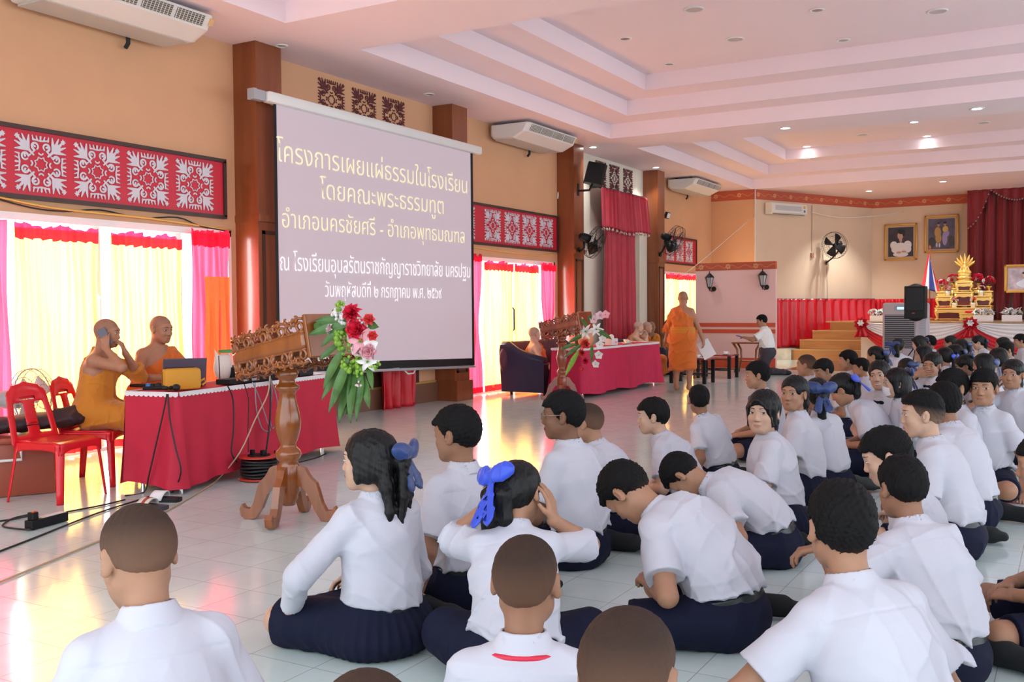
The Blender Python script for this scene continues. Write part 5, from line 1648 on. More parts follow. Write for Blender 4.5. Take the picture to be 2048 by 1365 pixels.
def flowers_far(c):
    b = thing('bouquet', 'bouquet of white lilies, orchids and red blossoms on the rear lectern', 'flowers', c)
    B0 = np.array(c)
    def at(px_): return onY(px_, c[1] - .12) - B0
    for p, k, r, m, d in (((1152, 650), 'orchid', .08, 'petal_w', (-.3, -1, .2)), ((1160, 640), 'orchid', .07, 'petal_w', (-.1, -1, .3)), ((1147, 662), 'orchid', .075, 'petal_w', (-.4, -1, 0)), ((1188, 640), 'orchid', .07, 'petal_lp', (.2, -1, .3)), ((1200, 632), 'orchid', .075, 'petal_lp', (.3, -1, .3)), ((1211, 630), 'orchid', .07, 'petal_p', (.5, -1, .3)),
                          ((1173, 664), 'lily', .11, 'petal_w', (0, -1, .1)), ((1193, 660), 'lily', .10, 'petal_w', (.3, -1, .2)), ((1172, 688), 'rose', .08, 'petal_o', (0, -1, -.1)), ((1165, 706), 'carnation', .075, 'petal_o', (-.1, -1, -.2)), ((1172, 722), 'carnation', .07, 'petal_r', (-.1, -1, -.3)), ((1164, 738), 'orchid', .05, 'petal_r', (-.1, -1, -.4)),
                          ((1200, 690), 'orchid', .07, 'petal_w', (.3, -1, -.1)), ((1198, 710), 'orchid', .07, 'petal_w', (.2, -1, -.2)), ((1192, 728), 'orchid', .065, 'petal_w', (.1, -1, -.3)), ((1205, 678), 'orchid', .06, 'petal_w', (.4, -1, 0))):
        flower(k, at(p), d, r, b, m)
    for i, (p, d, L, w) in enumerate((((1175, 655), (-.3, -.4, .9), .2, .06), ((1190, 660), (.9, -.2, -.2), .32, .07), ((1165, 690), (-.9, -.3, -.5), .3, .07), ((1160, 700), (-.5, -.4, -.9), .38, .09), ((1155, 690), (-.8, -.3, .0), .25, .06), ((1170, 670), (-.8, -.2, -.3), .26, .07), ((1185, 690), (.1, -.5, -.8), .26, .06), ((1180, 645), (.1, -.3, 1), .16, .06))):
        leaf(at(p), d, L, w, b, 'leaf_l' if i == 3 else 'leaf', .2, i, A(0, -1, .3))

def tube_thing(name, lab, cat, pts, r, m, smoothn=4, group=None):
    P = [np.array(p, float) for p in pts]; out = []
    for i in range(len(P) - 1):
        p0, p1, p2, p3 = P[max(i - 1, 0)], P[i], P[i + 1], P[min(i + 2, len(P) - 1)]
        for k in range(smoothn):
            t = k / smoothn
            out.append(.5 * (2 * p1 + (p2 - p0) * t + (2 * p0 - 5 * p1 + 4 * p2 - p3) * t * t + (3 * p1 - p0 - 3 * p2 + p3) * t ** 3))
    out.append(P[-1])
    o = MB().tube(out, r, 7).build(name, m, None, True)
    return tag(o, lab, cat, group)

def near_table():
    t = table_cloth('folding_table', 'long table under a red cloth with white lace edge, holding the sound mixer', 'table', -6.50, -6.02, 5.06, 7.29, .75, M['cloth'], seed=3)
    TA = rad(9.4); t.rotation_euler = (0, 0, TA)
    Z = .762
    # mustard bag
    t = thing('zip_bag', 'mustard yellow zip pouch standing on the corner of the red table', 'bag', (-6.00, 5.30, Z), rad(66))
    MB().box((0, 0, .085), (.29, .10, .17), .03).build('pouch', M['bag_y'], t, 'auto')
    MB().tube([(-.135, .043, .03), (-.135, .043, .15), (-.11, .048, .166), (.11, .048, .166), (.135, .043, .15)], .004).tube([(-.145, .0, .03), (-.145, 0, .14), (-.12, 0, .172), (.1, 0, .172)], .004).build('zip', M['blackp'], t)
    MB().tube([(.145, 0, .06), (.18, 0, .08), (.19, 0, .05), (.16, 0, .03)], .009).build('strap', M['bag_y'], t)
    t = thing('laptop', 'open dark laptop with its lid toward the camera on the red table', 'laptop', (-6.36, 5.62, Z), rad(58))
    MB().box((0, 0, .01), (.34, .24, .018), .005).build('base', M['charcoal'], t)
    MB().box((0, -.155, .12), (.34, .010, .23), .004, rot=rotx(rad(16))).build('lid', M['laptop'], t)
    t = thing('audio_mixer', 'black sound mixer with a sloping panel of knobs on the red table', 'audio mixer', (-6.33, 6.48, Z), rad(99))
    m = MB(); m.prism([(-.20, 0), (.20, 0), (.20, .11), (.14, .13), (-.20, .05)], -.30, .30, lambda a, b, c: (c, a, b)); m.build('chassis', M['blackp'], t)
    for i in range(8):
        k = MB()
        for j in range(5): k.lathe([(0, 0), (.010, 0), (.008, .014), (0, .014)], c=A(-.24 + i * .065, -.15 + j * .06, .062 + (j * .06) * .235), n=8)
        k.build('knob_column', M['grey'], t)
    t = thing('rack_unit', 'flat black wireless receiver near the front edge of the red table', 'audio device', (-6.11, 6.02, Z), rad(99))
    MB().box((0, 0, .024), (.46, .14, .045), .006).build('case', M['blackp'], t)
    MB().box((-.02, -.072, .026), (.05, .004, .015)).box((.12, -.072, .026), (.10, .004, .02)).build('display', M['grey'], t)
    for q in (-1, 1): MB().tube([(q * .2, .05, .04), (q * .21, .05, .24)], .004).build('antenna', M['blackp'], t)
    t = thing('cable_box', 'small black cable box beside the mixer on the red table', 'audio device', (-6.26, 6.93, Z), rad(99)); MB().box((0, 0, .035), (.22, .15, .07), .008).build('case', M['charcoal'], t)
    for i, (px_, a, lb) in enumerate((((298, 772), -70, 'black microphone with a blue band lying on the red table'), ((330, 776), -40, 'black microphone lying beside the mustard pouch'))):
        P = onZ(px_, Z + .026); t = thing('microphone', lb, 'microphone', tuple(P), rad(a))
        MB().lathe([(0, -.16), (.012, -.16), (.017, .03), (.018, .05), (0, .05)], n=14, rot=rotx(-math.pi / 2)).build('body', M['blackp'], t, True)
        MB().lathe([(.0185, -.02), (.019, -.02), (.019, .02), (.0185, .02)], n=14, rot=rotx(-math.pi / 2)).build('band', mat('blue_band', (.04, .18, .5), .4) if i == 0 else M['charcoal'], t, True)
        MB().sphere((0, .08, 0), (.026, .032, .026)).build('grille_head', M['charcoal'], t, True)
    t = thing('plastic_bag', 'crumpled white plastic bag behind the laptop', 'bag', (-6.42, 6.13, Z)); S = Sdf(); S.ell(A(0, 0, .12), A(.07, .10, .13)); S.cap(A(0, -.06, .2), A(0, -.10, .30), .03, .008, .03); S.cap(A(0, .06, .2), A(0, .08, .27), .035, .01, .03); S.disp(folds(5, .04, 50, (1, 1, 1))); S.build('bag', .008, M['plasticbag'], t)
    t = thing('green_box', 'small green packet on top of the crumpled bag', 'box', (-6.40, 6.14, Z + .24)); MB().box((0, 0, .02), (.05, .12, .03), .004).build('packet', mat('green_packet', (.08, .3, .06), .5), t)
    t = thing('papers', 'loose coloured papers on the far end of the red table', 'papers', (-6.34, 7.10, Z)); MB().box((0, 0, .004), (.26, .20, .006), rot=rotz(.3)).box((.02, .04, .010), (.22, .18, .006), rot=rotz(-.4)).build('sheets', M['paper'], t)
    ck, cg, cc = M['cable_black'], M['cable_grey'], M['cable_cream']
    n_ = A(math.cos(TA), math.sin(TA), 0); P0 = A(-6.26, 6.175, 0) + n_ * .30; e_ = A(-math.sin(TA), math.cos(TA), 0); P1 = A(-6.26, 6.175, 0) - e_ * 1.18
    def onF(px_, off=0.0, P=None, n=None):
        P = P0 if P is None else P; n = n_ if n is None else n
        d = CR * (px_[0] - 1024) / F_PX - CU * (px_[1] - 682.5) / F_PX + CF
        return CO + d * (((P + n * off - CO) @ n) / (d @ n))
    end = lambda q: onF(q, .0, P1, -e_)
    tube_thing('cable', 'black cable hanging down below the mustard pouch, left one', 'cable', [end((334, 789)), end((328, 820)), end((312, 890)), end((298, 950)), onZ((288, 985), .007), onZ((250, 992), .007)], .006, ck)
    tube_thing('cable', 'black cable hanging down below the mustard pouch, right one', 'cable', [end((336, 789)), end((340, 840)), end((352, 900)), end((362, 945)), onZ((345, 985), .007), onZ((330, 984), .007)], .006, ck)
    tube_thing('cable', 'black cable from the flat receiver down the red cloth', 'cable', [onF((455, 772)), onF((466, 800)), onF((467, 860), .02), onF((463, 905), .03), onF((474, 925), .03)], .006, ck)
    tube_thing('cable', 'thin black cable right of the receiver down the red cloth', 'cable', [onF((488, 768)), onF((497, 800)), onF((496, 860), .02), onF((497, 905), .03)], .004, ck)
    tube_thing('cable', 'grey cable looping from the mixer down the cloth', 'cable', [onF((505, 765)), onF((520, 800)), onF((535, 845), .02), onF((540, 862), .03), onF((525, 858), .03), onF((513, 820), .02), onF((510, 765))], .005, cg)
    tube_thing('cable', 'second grey cable loop beside the lectern column', 'cable', [onF((540, 755)), onF((552, 790)), onF((556, 830), .02), onF((545, 858), .03), onF((540, 830), .02), onF((544, 780), .01), onF((538, 755))], .005, cg)
    tube_thing('cable', 'thick black cable hanging to the cable reel', 'cable', [onF((538, 752)), onF((541, 790), .02), onF((540, 840), .03), onF((533, 900), .05), onF((528, 925), .08)], .008, ck)
    tube_thing('cable', 'cream cable hanging from the mixer end and running across the floor', 'cable', [onF((540, 752), .03), onF((535, 790), .05), onF((510, 840), .08), onF((480, 905), .10), onZ((440, 955), .03), onZ((410, 978), .008), onZ((300, 1040), .008), onZ((180, 1090), .008), onZ((0, 1165), .008), onZ((-150, 1225), .008)], .006, cc)
    tube_thing('cable', 'black mains cable from the cable reel along the table foot', 'cable', [onZ((545, 940), .03), onZ((580, 930), .007), onZ((630, 917), .007), onZ((652, 908), .007)], .006, ck)
    tube_thing('cable', 'black cable on the floor from the slippers to the power strip', 'cable', [onZ((250, 1000), .007), onZ((200, 1012), .007), onZ((130, 1025), .007), onZ((90, 1034), .02)], .006, ck)
    tube_thing('cable', 'black cable on the floor passing below the power strip', 'cable', [onZ((330, 985), .007), onZ((215, 1020), .007), onZ((130, 1052), .007), onZ((60, 1080), .007), onZ((0, 1103), .007), onZ((-120, 1150), .007)], .006, ck)
    tube_thing('cable', 'black cable curling at the left end of the power strip', 'cable', [onZ((60, 1060), .02), onZ((30, 1058), .007), onZ((5, 1052), .007), onZ((25, 1038), .007), onZ((58, 1030), .02)], .006, ck)
    tube_thing('cable', 'black cable leaving the photo left of the power strip', 'cable', [onZ((60, 1032), .02), onZ((20, 1040), .007), onZ((-60, 1050), .007)], .006, ck)
    # power strip
    P = onZ((94, 1052), 0)
    t = thing('power_strip', 'black power strip with a plug on the floor at the left', 'power strip', (P[0], P[1], 0), rad(100))
    MB().box((0, 0, .032), (.30, .065, .06), .006).build('housing', M['blackp'], t)
    MB().box((.04, 0, .063), (.2, .05, .003)).build('label', M['white'], t)
    MB().box((-.11, 0, .085), (.045, .05, .05), .006).build('plug', M['blackp'], t)
    MB().box((-.12, -.01, .112), (.012, .02, .006)).box((-.10, -.01, .112), (.012, .02, .006)).build('switch', mat('orange_switch', (.8, .1, .02), .4), t)
    # reel
    t = thing('cable_reel', 'black cable reel with red discs on the floor behind the lectern column', 'cable reel', (-5.73, 5.84, 0))
    for z in (.015, .19): MB().lathe([(.03, z - .006), (.155, z - .006), (.16, z), (.155, z + .006), (.03, z + .006)], n=28).build('disc', mat('reel_red', (.6, .05, .03), .35), t, True)
    m = MB()
    for k in range(6):
        for rr_ in (.125, .14): m.tube([(rr_ * math.cos(a) * (1 + .03 * math.sin(3 * a + k)), rr_ * math.sin(a), .04 + k * .024 + .006 * math.sin(2 * a + k)) for a in np.linspace(0, 6.283, 25)[:-1]], .010, 6, True)
    m.build('wound_cable', ck, t, True)
    MB().lathe([(0, .19), (.09, .19), (.09, .205), (0, .205)], n=20).box((.05, .0, .225), (.04, .04, .04), .005).box((-.05, -.02, .22), (.035, .03, .05), .005).build('socket_plate', M['blackp'], t)
    MB().tube([(.17, -.05, .01), (.19, 0, .01), (.19, .02, .20), (.13, .05, .235)], .012).build('carry_handle', ck, t, True)
    t = thing('extension_block', 'cream socket block on the floor beside the cable reel', 'power strip', (-5.55, 5.98, 0), rad(70)); MB().box((0, 0, .025), (.16, .06, .045), .008).build('housing', mat('cream_plastic', (.72, .66, .5), .4), t)
    # slippers
    for i, (p, a, lb) in enumerate(((onZ((300, 1018), 0), 95, 'dark slipper with a striped strap, the nearer one of the pair'), (onZ((325, 1003), 0), 110, 'dark slipper with a pale strap, the further one of the pair'))):
        t = thing('slipper', lb, 'slipper', (P[0] * 0 + p[0], p[1], 0), rad(a), 'slippers by the red table')
        sole = [(-.045, -.13), (0, -.14), (.045, -.13), (.05, -.02), (.055, .08), (.03, .13), (-.02, .135), (-.05, .09), (-.05, 0)]
        MB().prism(sole, 0, .028).build('sole', mat('slate_rubber', (.05, .055, .075), .6) if i == 0 else M['charcoal'], t)
        MB().grid(lambda u, v: (-.058 * math.cos(math.pi * u), -.02 + .10 * v - .02 * math.sin(math.pi * u), .012 + .062 * math.sin(math.pi * u)), 14, 4, .006).build('strap', M['paper'] if i else mat('cream_strap', (.7, .64, .56), .6), t, True)
        if i == 0: MB().grid(lambda u, v: (-.060 * math.cos(math.pi * u), .012 + .026 * v - .02 * math.sin(math.pi * u), .014 + .063 * math.sin(math.pi * u)), 14, 2, .006).build('stripe', mat('strap_stripe', (.45, .05, .03), .6), t, True)
    # cooler box, bag, fan at the left
    t = thing('cooler_box', 'terracotta cooler box with a white handle behind the empty red chair', 'box', (-7.02, 4.52, 0), rad(60))
    MB().box((0, 0, .20), (.62, .40, .40), .02).build('tub', M['boxred'], t, 'auto')
    MB().box((0, 0, .415), (.66, .44, .04), .015).build('lid', M['boxred'], t, 'auto')
    MB().tube([(-.12, -.205, .34), (-.12, -.24, .28), (.08, -.24, .28), (.08, -.205, .34)], .011).build('handle', M['white'], t)
    t = thing('black_bag', 'dark padded bag lying on the cooler box behind the empty red chair', 'bag', (-7.05, 4.62, .435), rad(60))
    S = Sdf(); capf(S, A(-.36, 0, .06), A(.36, .05, .10), .16, .17, .42, Y_, .03); S.cap(A(.3, 0, .12), A(.44, .05, .16), .07, .05, .04); S.cap(A(-.3, -.05, .05), A(-.5, -.1, .06), .07, .05, .04); S.plane(A(0, 0, .002), A(0, 0, -1)); S.disp(folds(21, .03, 30)); S.build('bag', .01, M['bagblack'], t)
    MB().lathe([(0, 0), (.022, 0), (.022, .05), (0, .05)], c=(-.22, -.22, .03), n=12, rot=rotx(math.pi / 2)).build('bottle_cap', mat('cyan_cap', (.05, .4, .6), .4), t)
    t = fan('pale floor fan with a wire cage behind the empty red chair', tuple(onX((66, 795), -7.55)), -70, 5, .24, M['grey'], None, 'grey', 3, 'white', 'floor_fan')
    c = t.location
    MB().tube([(-.02, -.05, -.02), (-.06, -.08, -.2), (-.06, -.08, -c[2] + .03)], .022).lathe([(0, 0), (.18, 0), (.16, .035), (0, .04)], c=(-.06, -.08, -c[2]), n=24).build('stand', M['grey'], t, True)
    plastic_chair('empty red plastic chair in front of the cooler box', -6.50, 4.58, -78, 'red plastic chairs')
    plastic_chair('red plastic chair holding the monk who is on the phone', -6.82, 5.16, -62, 'red plastic chairs')
    # wiring on the wall above the doors
    tube_thing('cable', 'yellow conduit cable along the wall above the near door', 'cable', [onX((-60, 380), WX + .025), onX((100, 415), WX + .025), onX((300, 437), WX + .025), onX((462, 461), WX + .025)], .012, M['cable_yellow'])
    tube_thing('cable', 'sagging black cable along the wall above the near door', 'cable', [onX((-40, 388), WX + .02), onX((60, 415), WX + .02), onX((130, 423), WX + .02), onX((200, 420), WX + .02), onX((280, 436), WX + .02), onX((355, 435), WX + .02), onX((400, 452), WX + .03), onX((462, 464), WX + .03)], .007, ck)
    tube_thing('cable', 'yellow cable along the wall above the second door', 'cable', [onX((944, 495), WX + .03), onX((1030, 507), WX + .03), onX((1080, 511), WX + .03), onX((1112, 508), WX + .03)], .010, M['cable_yellow'])
    tube_thing('conduit', 'white bent drain conduit below the second air conditioner', 'pipe', [onX((1118, 303), -8.33), onX((1118, 345), -8.33), onX((1120, 352), -8.33), (-8.33, 16.22, 3.40)], .016, M['cable_white'])
    tube_thing('wire', 'thin pale wire slanting from the partition up to the stage wall', 'cable', [onY((1330, 590), 21.0), onY((1345, 565), 21.1), onY((1400, 525), 21.3), onY((1508, 432), 25.05)], .006, M['cable_white'], 3)
    tube_thing('wire', 'thin pale wire stretched from the wall air conditioner to the stage back wall', 'cable', [(-6.2, 26.9, 3.9), (-5.6, 27.6, 3.78), (-4.8, 28.5, 3.85), (-4.2, 29.3, 4.0)], .010, M['cable_white'])

def middle_area():
    # rear lectern and table
    t, tf = lectern('smaller red-brown carved lectern in front of the navy sofa', -6.62, 13.0, 2, M['woodred'], None, .98)
    flowers_far((-6.27, 13.0, 1.15))
    table_cloth('folding_table', 'table under a crimson cloth holding cups, a bag and a tissue box', 'table', -6.98, -6.46, 13.36, 16.5, .75, M['cloth2'], seed=8)
    Z = .762
    t = thing('carrier_bag', 'peach plastic carrier bag standing on the crimson table', 'bag', (-6.72, 14.02, Z)); S = Sdf(); S.ell(A(0, 0, .14), A(.12, .14, .16)); S.cap(A(0, -.07, .22), A(.01, -.10, .36), .035, .012, .03); S.cap(A(0, .07, .22), A(0, .05, .40), .03, .012, .03); S.cap(A(0, .05, .40), A(0, .12, .30), .012, .012, .02); S.plane(A(0, 0, .002), A(0, 0, -1)); S.disp(folds(9, .04, 50, (1, 1, 1))); S.build('bag', .009, M['peachbag'], t)
    t = thing('tissue_box', 'white tissue box with a tuft on the crimson table', 'box', (-6.60, 14.75, Z), rad(90)); MB().box((0, 0, .055), (.24, .13, .11), .006).build('carton', M['paper'], t); MB().sphere((0, 0, .13), (.07, .04, .05), 8, 6).build('tissue', M['petal_w'], t); MB().box((.04, -.066, .05), (.09, .002, .03)).build('printed_mark', M['petal_p'], t)
    def cup(x, y, z, lb, g):
        t = thing('teacup', lb, 'cup', (x, y, z), group=g)
        MB().lathe([(0, .0), (.045, .0), (.085, .012), (.088, .016), (.04, .008), (0, .008)], n=20).build('saucer', M['white'], t, True)
        MB().lathe([(0, .01), (.028, .01), (.04, .035), (.045, .065), (.042, .065), (.036, .035), (0, .02)], n=18).build('cup', M['white'], t, True)
        MB().tube([(.043, 0, .055), (.065, 0, .05), (.06, 0, .028), (.038, 0, .025)], .005, 6).build('handle', M['white'], t)
    cup(-6.58, 15.35, Z, 'white cup and saucer on the crimson table beside the tissue box', 'white teacups')
    cup(-6.75, 15.7, Z, 'white cup and saucer at the back of the crimson table', 'white teacups')
    # low black tables
    lt = [(-6.05, 17.1, 'low black table with cups right behind the walking monk'), (-6.05, 18.55, 'low black table with cups, further from the walking monk')]
    for i, (x, y, lb) in enumerate(lt):
        t = thing('low_table', lb, 'table', (x, y, 0), 0, 'low black tables')
        MB().box((0, 0, .44), (.70, .55, .025), .004).build('table_top', mat('red_glass_top', (.30, .03, .04), .1), t)
        for sx in (-1, 1):
            for sy in (-1, 1): MB().box((sx * .31, sy * .24, .215), (.055, .055, .43)).build('leg', M['blackp'], t)
        MB().tube([(-.31, -.24, .16), (.31, -.24, .16)], .010).tube([(-.31, .24, .16), (.31, .24, .16)], .010).tube([(-.31, -.24, .16), (0, 0, .16), (.31, .24, .16)], .008).tube([(-.31, -.24, .36), (.31, -.24, .36)], .010).build('stretcher', M['blackm'], t)
    for k, (x, y, lb) in enumerate(((-5.88, 16.95, 'white cup and saucer on the nearer low black table'), (-6.15, 17.2, 'white cup and saucer on the nearer low black table, behind another'), (-5.85, 18.45, 'white cup and saucer on the further low black table, right one'), (-6.18, 18.4, 'white cup and saucer on the further low black table, left one'))):
        cup(x, y, .453, lb, 'white teacups on the low tables')
    t = thing('wooden_stool', 'light brown wooden side table with curved legs before the partition', 'table', (-5.95, 20.3, 0), group=None)
    MB().box((0, 0, .62), (.62, .36, .03), .006).build('table_top', M['wood'], t)
    for sx in (-1, 1):
        for sy in (-1, 1): MB().tube([(sx * .28, sy * .14, .61), (sx * .20, sy * .13, .48), (sx * .19, sy * .13, .3), (sx * .25, sy * .14, 0)], [.026, .022, .02, .024], 6).build('leg', M['wood'], t, True)
    MB().box((0, 0, .24), (.42, .28, .02)).build('shelf', M['wood'], t)
    t = thing('wooden_chair', 'orange-brown wooden armchair half hidden behind the low tables', 'chair', (-6.55, 18.3, 0), rad(-90))
    MB().box((0, 0, .40), (.5, .46, .05), .01).build('seat', M['wood'], t); MB().box((0, -.23, .65), (.5, .04, .45), .01).build('backrest', M['wood'], t)
    for sx in (-1, 1):
        for sy in (-1, 1): MB().box((sx * .22, sy * .2, .19), (.045, .045, .38)).build('leg', M['wood'], t)
    # sofa: long, back to the glass door, facing the room
    t = thing('sofa', 'navy leather sofa with a maroon seat where a monk reclines', 'sofa', (-7.50, 14.42, 0), rad(-90))
    # local: x along length, +y is the front
    MB().box((0, -.02, .22), (1.84, .74, .30), .05).build('base', M['sofa'], t, 'auto')
    for q in (-1, 1):
        m = MB().prism([(-.40, .06), (.36, .06), (.36, .50), (.30, .56), (.05, .585), (-.16, .66), (-.34, .80), (-.42, .80), (-.44, .70)], -.09, .09, lambda a, b, c: (q * .93 + c, a, b))
        m.build('armrest', M['sofa'], t)
        MB().tube([(q * .93, .34, .52), (q * .93, .05, .585), (q * .93, -.16, .665), (q * .93, -.33, .79), (q * .93, -.42, .80)], [.09, .09, .085, .075, .06], 10).build('armrest_roll', M['sofa'], t, True)
    MB().box((0, .04, .40), (1.62, .62, .12), .05).build('seat_cushion', M['sofa_seat'], t, 'auto')
    S = Sdf(); capf(S, A(-.84, -.36, .56), A(.84, -.36, .56), .26, .26, .42, Z_, .04); S.cap(A(-.9, -.38, .76), A(.9, -.38, .76), .085, None, .05); S.disp(folds(7, .02, 18)); S.build('backrest', .014, M['sofa_seat'], t)
    for sx in (-1, 1):
        for sy in (-1, 1): MB().lathe([(0, 0), (.02, 0), (.025, .07), (0, .07)], c=(sx * .88, sy * .3, 0), n=10).build('foot', M['blackp'], t)
    # speaker on pole, cooler
    t = thing('pa_speaker', 'black loudspeaker on a pole in front of the air cooler', 'speaker', (-2.84, 21.5, 0))
    S = Sdf(); capf(S, A(0, .0, 1.25), A(0, 0, 1.62), .20, .20, .8, X_, .02); S.add(lambda p: np.maximum.reduce([np.abs(p[:, 0]) - .20, np.abs(p[:, 1]) - .17, np.abs(p[:, 2] - 1.44) - .33]), A(-.2, -.17, 1.11), A(.2, .17, 1.77), .03); S.build('cabinet', .012, M['blackp'], t)
    MB().box((0, -.178, 1.50), (.32, .02, .46), .01).build('grille', M['charcoal'], t); MB().box((-.02, -.19, 1.22), (.05, .004, .02)).build('badge', mat('badge_red', (.5, .06, .02), .4), t)
    MB().tube([(0, 0, 1.12), (0, 0, .3)], .018).build('pole', M['grey'], t, True)
    for k in range(3): a = 2.09 * k + .5; MB().tube([(0, 0, .55), (.45 * math.cos(a), .45 * math.sin(a), .02)], .013).build('leg', M['blackm'], t, True)
    t = thing('air_cooler', 'tall pale evaporative air cooler with dark louvres before the stage', 'air cooler', (-3.18, 22.6, 0), rad(0))
    MB().box((0, 0, .74), (.90, .46, 1.40), .05).build('housing', mat('cooler_plastic', (.55, .50, .56), .4), t, 'auto')
    m = MB().box((-.10, -.225, .82), (.60, .02, .72)); m.build('louvre_recess', mat('dark_grille', (.03, .025, .04), .5), t)
    m = MB()
    for k in range(17): m.box((-.10, -.238, .49 + k * .042), (.60, .02, .012), rot=rotx(.5))
    m.build('louvre', M['grey'], t)
    m = MB()
    for k in range(22): m.box((.36, -.234, .45 + k * .036), (.14, .012, .014))
    m.build('side_vent', M['grey'], t)
    MB().box((.235, -.236, .82), (.03, .01, .72)).build('light_strip', mat('pink_strip', (.85, .35, .30), .4), t)
    MB().box((-.08, -.234, 1.32), (.13, .01, .05)).build('display', M['blue_led'], t); MB().box((.0, -.232, 1.32), (.40, .008, .09)).build('control_panel', mat('panel_lilac', (.45, .42, .5), .4), t)
    for sx in (-1, 1):
        for sy in (-1, 1): MB().lathe([(0, 0), (.03, 0), (.03, .05), (0, .05)], c=(sx * .36, sy * .16, 0), n=10).build('castor', M['blackp'], t)
    # lanterns on the partition
    for px_, lb in (((1419, 562), 'black wall lantern at the left of the pink partition'), ((1525, 558), 'black wall lantern at the right of the pink partition')):
        P = onY(px_, 21.16)
        t = thing('wall_lantern', lb, 'lamp', tuple(P), group='wall lanterns')
        MB().lathe([(.0, .22), (.008, .21), (.014, .19), (.006, .175), (.03, .16), (.105, .085), (.11, .07), (.0, .075)], n=6).build('roof', M['blackm'], t)
        m = MB()
        for k in range(6): a = k * math.pi / 3; m.tube([(.092 * math.cos(a), .092 * math.sin(a), .08), (.045 * math.cos(a), .045 * math.sin(a), -.14)], .006, 5)
        m.build('cage_bars', M['blackm'], t); MB().lathe([(.085, .075), (.042, -.135)], n=6).build('glass', M['lampglass'], t, fixn=False)
        MB().lathe([(0, -.24), (.008, -.23), (.012, -.20), (.05, -.15), (.05, -.135), (0, -.135)], n=6).tube([(0, 0, -.19), (.03, .06, -.24), (.06, .13, -.18)], .010).lathe([(0, 0), (.055, 0), (.05, .02), (0, .02)], c=(.06, .12, -.18), n=14, rot=rotx(-math.pi / 2)).build('base', M['blackm'], t)
        MB().lathe([(0, -.13), (.02, -.13), (.02, -.02), (0, 0)], n=10).build('bulb', M['white'], t, True)

